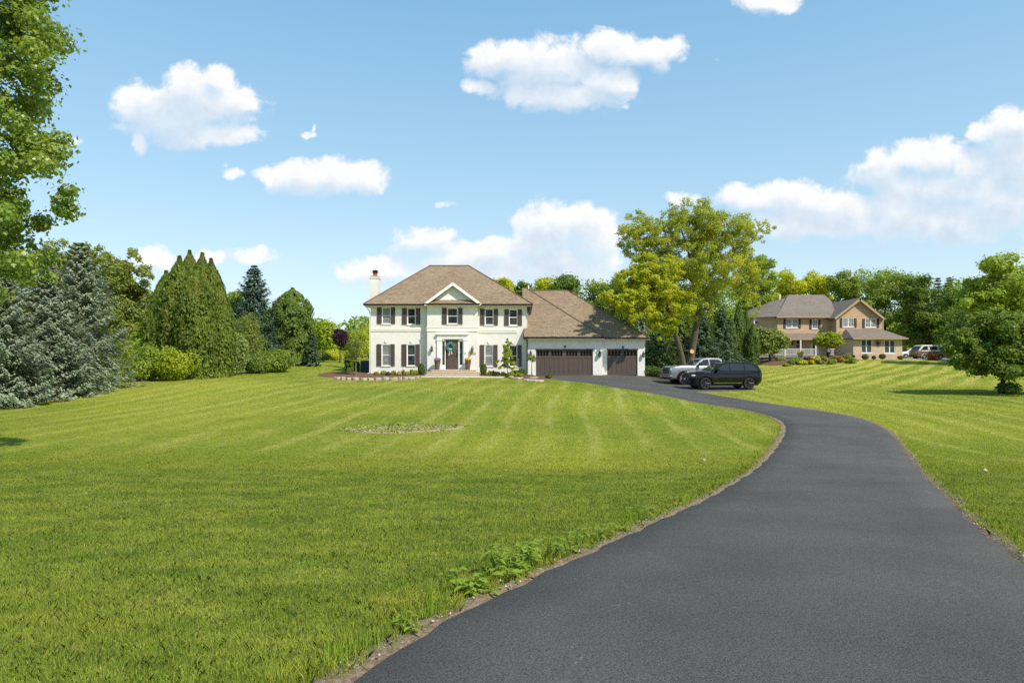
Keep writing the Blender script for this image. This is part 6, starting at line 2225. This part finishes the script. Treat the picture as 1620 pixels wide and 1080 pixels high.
# ---- brown and cream camper van far right
vY = 94.0
vx = kx(1478, vY)
vz = T(vx, vY) + .04
van = dict(L=4.6, W=1.86, arch=.40, rad=.33, tw=.2, rim=.19, rim_m=M_RIM, spokes=5, zb=.36, zmid=.75, wheels=(-1.30, 1.15), crown=.02, roof_paint=M_PCREAM,
           top=[(-2.3, .98), (-2.27, 1.12), (-2.1, 1.18), (-1.4, 1.20), (2.2, 1.20), (2.3, 1.15)],
           plan=[(-2.3, .76), (-2.2, .88), (-1.9, .93), (2.0, .93), (2.3, .85)],
           cabin=[(-2.12, 1.17), (-1.50, 1.84), (-1.30, 1.95), (1.9, 1.98), (2.15, 1.88), (2.27, 1.17)], wb=.90, wt=.76, ws_top=(-1.5, 1.84), rw_top=(2.15, 1.88),
           side_glass=[[(-1.80, 1.25), (-1.28, 1.77), (-.72, 1.77), (-.72, 1.25)], [(-.42, 1.27), (-.42, 1.75), (.70, 1.75), (.70, 1.27)], [(.92, 1.27), (.92, 1.75), (1.95, 1.75), (1.98, 1.27)]])
t, body = vehicle('camper_van', (vx, vY, vz), R(7), 'old brown camper van with a cream roof parked beside the brick house', 'van', van, M_PBROWN)
for s in (-1, 1):
    carbox(t, 'side_stripe', M_PCREAM, (-2.0, 2.1, s * .925, s * .938, 1.06, 1.16), bevel=0)
    carbox(t, 'headlight', M_LENS, (-2.33, -2.24, s * .5, s * .74, .85, 1.02), bevel=.03)
    carbox(t, 'wing_mirror', M_PLAST, (-1.72, -1.62, s * .95, s * 1.12, 1.28, 1.45), bevel=.02)
    a = MB()
    a.tube([(-1.30 + .41 * math.cos(q), s * .925, .33 + .41 * math.sin(q)) for q in np.linspace(0, PI, 11)], .045, 6)
    a.build('fender_flare', M_PCREAM, t, True)
carbox(t, 'bumper', M_PLAST, (-2.42, -2.28, -.88, .88, .42, .58), bevel=.03)

# ---- white hatchback half hidden by the van
cY = 97.0
cxx = kx(1352, cY)
cz_ = T(cxx, cY) + .04
hat = dict(L=4.3, W=1.76, arch=.36, rad=.31, tw=.2, rim=.2, rim_m=M_RIM, spokes=5, zb=.24, zmid=.6, wheels=(-1.3, 1.3),
           top=[(-2.15, .62), (-2.1, .74), (-1.7, .86), (-1.1, .95), (1.6, 1.0), (2.1, .95), (2.15, .7)],
           plan=[(-2.15, .6), (-2.0, .78), (-1.6, .87), (1.7, .87), (2.15, .7)],
           cabin=[(-1.15, .94), (-.30, 1.38), (.1, 1.46), (.9, 1.44), (1.4, 1.32), (1.95, .98)], wb=.80, wt=.58, ws_top=(-.30, 1.38), rw_top=(1.4, 1.32),
           side_glass=[[(-.78, 1.0), (-.22, 1.33), (.25, 1.38), (.25, 1.0)], [(.33, 1.0), (.33, 1.38), (.9, 1.36), (1.35, 1.02)]])
t, body = vehicle('white_car', (cxx, cY, cz_), R(4), 'small white car partly hidden between the brick wall and the camper van', 'car', hat, M_PWHITE)
for s in (-1, 1):
    carbox(t, 'headlight', M_LENS, (-2.10, -1.85, s * .55, s * .78, .66, .78), bevel=.03)
    carbox(t, 'wing_mirror', M_PWHITE, (-.78, -.64, s * .85, s * 1.0, .98, 1.1), bevel=.02)

# neighbours' drive under the parked van
ground_patch('gravel_drive', np.array([(kx(1290, 92.2), 92.2), (kx(1400, 91.6), 91.6), (kx(1600, 92), 92), (kx(1800, 93), 93), (kx(1800, 104), 104), (kx(1300, 104), 104)]), pm('pale_concrete', (.42, .41, .40), .85, var=.1), .03, seed=8)
# =================================================================== garden round the white house
fg = 'low shrubs in the bed left of the front steps'
fg2 = 'shrubs in the bed right of the front steps'
def hp(zx, Y, dz=.06):
    x = hx(zx, Y)
    return Vector((x, Y, T(x, Y) + dz))
def s1m(v, Y): return v / 4.5 * Y / F
FLO = leaf_mat('apricot_petal', (.55, .25, .06), (.75, .42, .14), .2, 2)
bed = [ # zoom x, half width, height px, distance, leaf, bloom, label, group
    (430, 22, 30, 53.6, L_LIME, None, 'yellow green mound at the left end of the bed under the first window', fg),
    (478, 24, 38, 53.6, L_BRIGHT, None, 'green grassy mound under the middle of the first lower window', fg),
    (514, 18, 28, 53.4, L_RED, None, 'rusty orange mound between the two lower left windows', fg),
    (548, 22, 34, 53.6, L_MID, None, 'leafy green mound right of the rusty one', fg),
    (588, 20, 28, 53.4, L_LIME, FLO, 'apricot flowering mound left of the second lower window', fg),
    (640, 24, 30, 53.4, L_LIME, None, 'yellow green mound below the second lower window', fg),
    (700, 30, 36, 53.4, L_BRIGHT, None, 'yellow green mound beside the tall round boxwood', fg),
    (680, 16, 42, 54.0, L_MID, None, 'small upright green shrub against the wall below the second window', fg),
    (620, 14, 40, 54.1, L_SAGE, None, 'pale upright shrub against the wall between the windows', fg),
    (1234, 24, 30, 53.4, L_LIME, None, 'lime mound next to the right hand round boxwood', fg2),
    (1264, 16, 36, 54.0, L_MID, None, 'green shrub against the wall under the right windows', fg2),
    (1288, 22, 28, 53.3, L_LIME, None, 'second lime mound along the right bed', fg2),
    (1334, 22, 30, 53.1, L_LIME, None, 'lime mound at the foot of the young open tree', fg2),
    (1388, 24, 34, 52.6, L_LIME, None, 'bright lime mound right of the young open tree', fg2),
    (1418, 26, 44, 53.8, L_DARK, None, 'dark green shrub under the last lower window', fg2),
    (1458, 28, 52, 53.9, L_DARK, None, 'taller dark green shrub by the garage downspout', fg2),
    (1364, 18, 28, 51.6, L_BOX, None, 'small round shrub at the front edge of the right bed', fg2),
    (1424, 16, 30, 51.6, L_BRIGHT, None, 'small green shrub in front of the dark pair', fg2),
    (1456, 20, 34, 51.4, L_BRIGHT, None, 'rounded green shrub nearest the stepping stones', fg2),
]
for i, (zx, hw, hh, Y, lf, fl, lab, gr_) in enumerate(bed):
    shrub('garden_shrub', hp(zx, Y), s1m(hw, Y) * 1.05, s1m(hh, Y), lab, lf, 300 + i, gr_, 800, .085, .05, 7, 'shrub', False, bloom=(fl, 320, .08) if fl else None)
bg_ = 'egg shaped boxwoods flanking the front steps'
for zx, lab, sd in ((750, 'egg shaped boxwood left of the front steps', 321), (1191, 'egg shaped boxwood right of the front steps', 322)):
    shrub('boxwood', hp(zx, 53.5), s1m(25, 53.5), s1m(82, 53.5), lab, L_BOX, sd, bg_, 2600, .075, .045, 6, 'shrub', True, True)
# clipped hedge blocks by the air conditioner
b = hp(236, 55.5, 0)
arborvitae('clipped_arborvitae', b, s1m(104, 55.5), s1m(31, 55.5), 'square topped clipped arborvitae left of the air conditioner', L_ARB, 323, None, 5000, .14, .06, 120, belly=.95, tip=3)
b = hp(284, 57.0, 0)
arborvitae('clipped_arborvitae', b, s1m(74, 57), s1m(26, 57), 'low dark clipped evergreen between the sapling and the air conditioner', L_ARBD, 324, None, 3600, .14, .06, 100, belly=.95, tip=3)
b = hp(284, 53.0, .05)
deciduous('sapling', b, [((hx(284, 53), 53.0, ZZ(400 / 1 if False else 552, 53)), (.85, .75, 1.05), 1.0)], 'slender young tree with an airy round crown left of the house', leaf=L_OLIVE, n=2600, llen=.11, lwid=.05, clumps=45, csize=.26, seed=325, trunk_r=.035, limbs=24, limb_r=.012, bark=BARK_P, trunk_top=(hx(284, 53), 53.0, ZZ(540, 53)))
b = hp(1362, 52.6, .05)
yt = [((b.x, b.y, b.z + 1.7), (.42, .42, 1.0), 1.0), ((b.x - .45, b.y, b.z + 1.0), (.5, .4, .45), .5), ((b.x + .4, b.y, b.z + 1.0), (.45, .4, .5), .5), ((b.x + .05, b.y, b.z + 2.5), (.22, .22, .5), .3)]
deciduous('young_tree', b, yt, 'open branched young tree with large yellow green leaves before the last lower window', leaf=L_BRIGHT, n=1500, llen=.15, lwid=.08, clumps=46, csize=.2, seed=326, trunk_r=.03, limbs=30, limb_r=.012, trunk_top=(b.x, b.y, b.z + 2.7))
x = XX(841.5, 52.4)
b = Vector((x, 52.4, T(x, 52.4) + .05))
deciduous('topiary_standard', b, [((x, 52.4, ZZ(566.5, 52.4)), (.28, .28, .30), 1.0)], 'small lollipop topiary on a thin stem beside the wide garage door', leaf=L_SAGE, n=1100, llen=.075, lwid=.045, clumps=20, csize=.4, seed=327, trunk_r=.042, limbs=8, limb_r=.014, bark=BARK, trunk_top=(x, 52.4, ZZ(566, 52.4)))
x = XX(867.5, 50.6)
shrub('corner_shrub', (x, 50.6, T(x, 50.6) + .03), .30, .42, 'lone small green shrub at the corner of the drive by the garage', L_BOX, 328, None, 900, .08, .05, 7, 'shrub', False)
x = XX(1046, 54.6)
cg = 'clipped shrubs at the right corner of the garage'
for px, Y, r_, h_, lab, sd in ((1026, 55.4, .50, .85, 'clipped dark shrub touching the garage corner', 331), (1036, 55.1, .50, .80, 'clipped dark shrub in the middle of three at the garage corner', 332), (1043, 54.7, .42, .70, 'clipped dark shrub nearest the pickup truck', 333)):
    x = XX(px, Y)
    shrub('clipped_shrub', (x, Y, T(x, Y)), r_, h_, lab, L_ARBD, sd, cg, 1300, .10, .055, 7, 'shrub', False, True)
x = XX(1049, 53.6)
shrub('straw_coloured_plant', (x, 53.6, T(x, 53.6)), .35, .45, 'straw coloured dry plant in front of the pickup truck', leaf_mat('straw_leaf', (.30, .18, .08), (.50, .36, .18), .2, 2), 334, None, 500, .14, .04, 6, 'plant', False, up=.1)

# edging stones
M_STONE = pm('pale_limestone', (.40, .33, .26), .85, var=.35, vs=4, bump=.6, bs=14, bdist=.03)
M_STONE2 = pm('pinkish_limestone', (.42, .30, .24), .85, var=.3, vs=4, bump=.6, bs=14, bdist=.03)
def stone(x, y, lx, ly, lz, rz, label, group, m, rng, dz=0.0):
    me = MB()
    n = 9
    ring = [(math.cos(2 * PI * i / n) * lx * (.85 + .3 * rng.random()) * .5, math.sin(2 * PI * i / n) * ly * (.85 + .3 * rng.random()) * .5) for i in range(n)]
    z0 = T(x, y) - .06
    v = []
    for s, h in ((.92, 0), (1.0, lz * .35), (1.0, lz * .75), (.88, lz)):
        v += [(px * s + rng.normal() * .01, py * s + rng.normal() * .01, h + rng.normal() * .012) for px, py in ring]
    f = []
    for r_ in range(3):
        for i in range(n): f.append((r_ * n + i, r_ * n + (i + 1) % n, (r_ + 1) * n + (i + 1) % n, (r_ + 1) * n + i))
    f += [tuple(range(n))[::-1], tuple(range(3 * n, 4 * n))]
    me.add(v, f)
    o = me.build('edging_stone', m, None, True)
    o.location = (x, y, z0 + dz)
    o.rotation_euler = (0, 0, rz)
    tag(o, label, 'stone', group)
rng = np.random.default_rng(44)
sline = smooth_line([hit(*p) for p in ((528, 600), (560, 601.5), (600, 601.5), (640, 600.5), (666, 598.5))], 60)
i, k = 0, 0
while i < 58:
    ln = rng.integers(3, 6)
    a, b = sline[i], sline[min(59, i + ln)]
    c = (a + b) / 2
    L_ = float(np.hypot(*(b - a)))
    stone(c[0], c[1] + .15, L_ * .96, .42, .20 + .06 * rng.random(), math.atan2(*(b - a)[::-1]), 'flat pale limestone edging the mulch bed left of the steps', 'edging stones of the left bed', M_STONE if k % 3 else M_STONE2, rng, .02)
    i += ln
    k += 1
for px, py, lx, lab, m in ((818, 600, .9, 'flat pinkish stone in the mulch below the lime shrubs', M_STONE2), (838, 603, 1.0, 'pale flat stone nearest the lawn below the topiary', M_STONE), (851, 604, .9, 'pale flat stone next to the lone corner shrub', M_STONE), (845, 599.5, .8, 'long pale stone behind the two front stones by the topiary', M_STONE), (806, 598, .7, 'small pinkish stone at the left of the right bed', M_STONE2)):
    q = hit(px, py)
    stone(q[0], q[1] + .2, lx, .5, .17, rng.normal() * .2, lab, 'stones of the right bed', m, rng, .03)
# concrete path in front of the steps
ground_patch('front_path', np.array([(-7.0, 52.75), (-7.0, 52.2), (-2.8, 51.9), (-.7, 51.9), (-.7, 52.35), (-2.6, 52.5), (-2.7, 52.75)]), pm('pale_concrete_path', (.52, .46, .38), .85, var=.12), .05, n=60, seed=12)

# weeds and flowers in the bare ring on the lawn
rng = np.random.default_rng(77)
V = []
c0 = RING.mean(0)
for i in range(600):
    a = rng.random() * 6.283
    q = (.55 + .5 * rng.random()) if rng.random() < .82 else rng.random() * .6
    j = (a / 6.283) * len(RING)
    e = RING[int(j) % len(RING)] * (1 - j % 1) + RING[(int(j) + 1) % len(RING)] * (j % 1)
    p_ = c0 + (e - c0) * q
    pp, nn = leaf_cloud(rng, (p_[0], p_[1], T(*p_) + .04), (.08, .08, .06), 7, .6, .6)
    V.append(leaf_quads(rng, pp, nn, .08, .05))
tag(np_mesh('clover', np.vstack(V), 4, leaf_mat('clover_leaf', (.18, .24, .03), (.42, .45, .13), .3, 2)), kind='stuff')

# ---- broad-leaved weeds along the near edge of the drive
L_WEED = leaf_mat('weed_leaf', (.170, .275, .022), (.340, .450, .055), .45, 2)
def weed_leaf(V, base, tip, up, w, fold=.25, droop=.2):
    """one pointed oval leaf as a folded strip of quads"""
    base, tip, up = Vector(base), Vector(tip), Vector(up).normalized()
    d = tip - base
    s = d.cross(up).normalized()
    up = s.cross(d).normalized()
    prof = [(0, .10), (.18, .62), (.42, 1.0), (.68, .78), (.88, .36), (1.0, .02)]
    rows = []
    for f, q in prof:
        c = base + d * f - up * (droop * d.length * f * f)
        rows.append((c + s * (w * q * .5) + up * (fold * w * q * .5), c, c - s * (w * q * .5) + up * (fold * w * q * .5)))
    for a, b in zip(rows, rows[1:]):
        V += [a[0], b[0], b[1], a[1], a[1], b[1], b[2], a[2]]
def weed(px, py, h, spread, nleaf, llen, lw, label, seed, off=.18, kind='broad', group='weeds at the edge of the drive'):
    rng = np.random.default_rng(seed)
    q = hit(px, py)
    b = Vector((q[0] - off * .3, q[1] + off, 0))
    b.z = T(b.x, b.y)
    t = thing('weed', b, label, 'weed', group)
    V = []
    mb = MB()
    if kind == 'broad':
        st = max(2, nleaf // 6)
        for s_ in range(st):
            a = rng.random() * 6.283
            top = b + Vector((math.cos(a) * spread * .5 * rng.random(), math.sin(a) * spread * .5 * rng.random(), h * (.6 + .4 * rng.random())))
            mid = b.lerp(top, .5) + Vector((0, 0, h * .06))
            mb.tube([b, mid, top], [.006, .005, .003], 5, False)
            for l_ in range(nleaf // st):
                f = .25 + .75 * (l_ + 1) / (nleaf // st)
                p = b.lerp(mid, f * 2) if f < .5 else mid.lerp(top, f * 2 - 1)
                a2 = l_ * 2.4 + rng.random()
                ln = llen * (.6 + .55 * rng.random())
                stalk = p + Vector((math.cos(a2), math.sin(a2), .45)) * ln * .4
                mb.tube([p, stalk], [.003, .002], 4, False)
                weed_leaf(V, stalk, stalk + Vector((math.cos(a2), math.sin(a2), .12 * rng.normal())) * ln, (0, 0, 1), lw * (.7 + .5 * rng.random()))
        mb.build('stem', L_WEED, t)
    else:
        for l_ in range(nleaf):
            a2 = rng.random() * 6.283
            hh = h * (.5 + .5 * rng.random())
            o = b + Vector((rng.normal(), rng.normal(), 0)) * spread * .15
            weed_leaf(V, o, o + Vector((math.cos(a2) * hh * .4, math.sin(a2) * hh * .4, hh)), (math.cos(a2), math.sin(a2), -.4), lw, .15, .15)
    np_mesh('leaves', np.array([tuple(v) for v in V]), 4, L_WEED, t)
weed(745, 958, .19, .42, 40, .07, .06, 'broad leaved weed nearest the camera with pale round leaves', 401, .30)
weed(806, 925, .30, .30, 30, .12, .028, 'taller upright weed with narrow pointed leaves between two broad leaved ones', 402, .32)
weed(815, 918, .14, .55, 48, .08, .045, 'low dense weed at the foot of the upright one', 403, .12)
weed(852, 905, .21, .5, 46, .08, .068, 'bushy broad leaved weed with large rounded leaves beside the asphalt', 404, .24)
weed(878, 893, .24, .30, 14, .15, .04, 'thin leaved weed at the far end of the weed clump', 405, .22)
weed(760, 948, .10, .4, 24, .07, .04, 'low creeping weed under the nearest broad leaved one', 406, .08)
weed(700, 985, .26, .25, 22, .2, .008, 'tall thin grass tuft left of the weed clump', 407, .30, 'grass')
weed(690, 990, .13, .3, 34, .2, .008, 'short grass tuft at the verge below the weed clump', 408, .12, 'grass')
weed(585, 1050, .13, .4, 46, .2, .007, 'grass tuft overhanging the verge at the bottom of the photo', 409, .18, 'grass')
weed(1008, 834, .18, .35, 30, .2, .012, 'broad bladed grass tuft halfway up the left verge', 410, .22, 'grass')
weed(930, 874, .22, .35, 20, .1, .03, 'small leafy weed just past the weed clump', 411, .2)
weed(960, 858, .14, .4, 20, .09, .04, 'low bright weed further up the left verge', 412, .14)
weed(1025, 824, .20, .4, 20, .12, .03, 'leafy weed near the bend of the left verge', 413, .2)
weed(1085, 800, .16, .5, 20, .12, .03, 'farthest weed on the left verge before the bend', 414, .2)
weed(540, 1075, .15, .4, 44, .22, .007, 'tall grass tuft in the bottom edge of the photo by the verge', 415, .16, 'grass')

weed(905, 885, .12, .5, 24, .07, .035, 'low leafy weed between the weed clump and the next small weed', 416, .16)
weed(640, 1018, .10, .4, 20, .06, .03, 'small flat weed on the soil between two grass tufts near the camera', 417, .14)
weed(1045, 815, .12, .5, 22, .09, .03, 'ragged low weed just beyond the leafy weed at the bend', 418, .16)
weed(985, 846, .12, .4, 22, .08, .03, 'tiny weed midway along the left verge', 419, .14)
# small pale markers left on the turf
for px, py, w_, lab in ((1114, 733, .07, 'small pale scrap lying on the grass left of the drive'), (1558, 749, .06, 'small pale scrap lying on the grass right of the drive')):
    q = hit(px, py)
    z = T(*q)
    r_ = random.Random(px)
    m = MB()
    pts = [(q[0] + math.cos(a) * w_ * r_.uniform(.5, 1), q[1] + math.sin(a) * w_ * .7 * r_.uniform(.5, 1), z + .05 + r_.uniform(0, .06)) for a in np.linspace(0, 2 * PI, 9)[:-1]]
    c = (q[0], q[1], z + .13)
    m.add(pts + [c], [(i, (i + 1) % 8, 8) for i in range(8)])
    m.add([(p[0], p[1], p[2] - .012) for p in pts] + [(c[0], c[1], c[2] - .012)], [((i + 1) % 8, i, 8) for i in range(8)])
    o = m.build('paper_scrap', M_STONE, None, True)
    tag(o, lab, 'litter')

# pale marker stake behind the sapling
x = XX(555.5, 60)
z = T(x, 60)
mk = MB().box(x - .07, x + .07, 59.93, 60.07, z - .2, z + 1.0).prism([(x - .1, 59.9, z + 1.0), (x + .1, 59.9, z + 1.0), (x, 59.9, z + 1.16)], (0, .2, 0)).build('marker_post', M_RAIL, None)
tag(mk, 'short white post on the lawn behind the sapling', 'post')
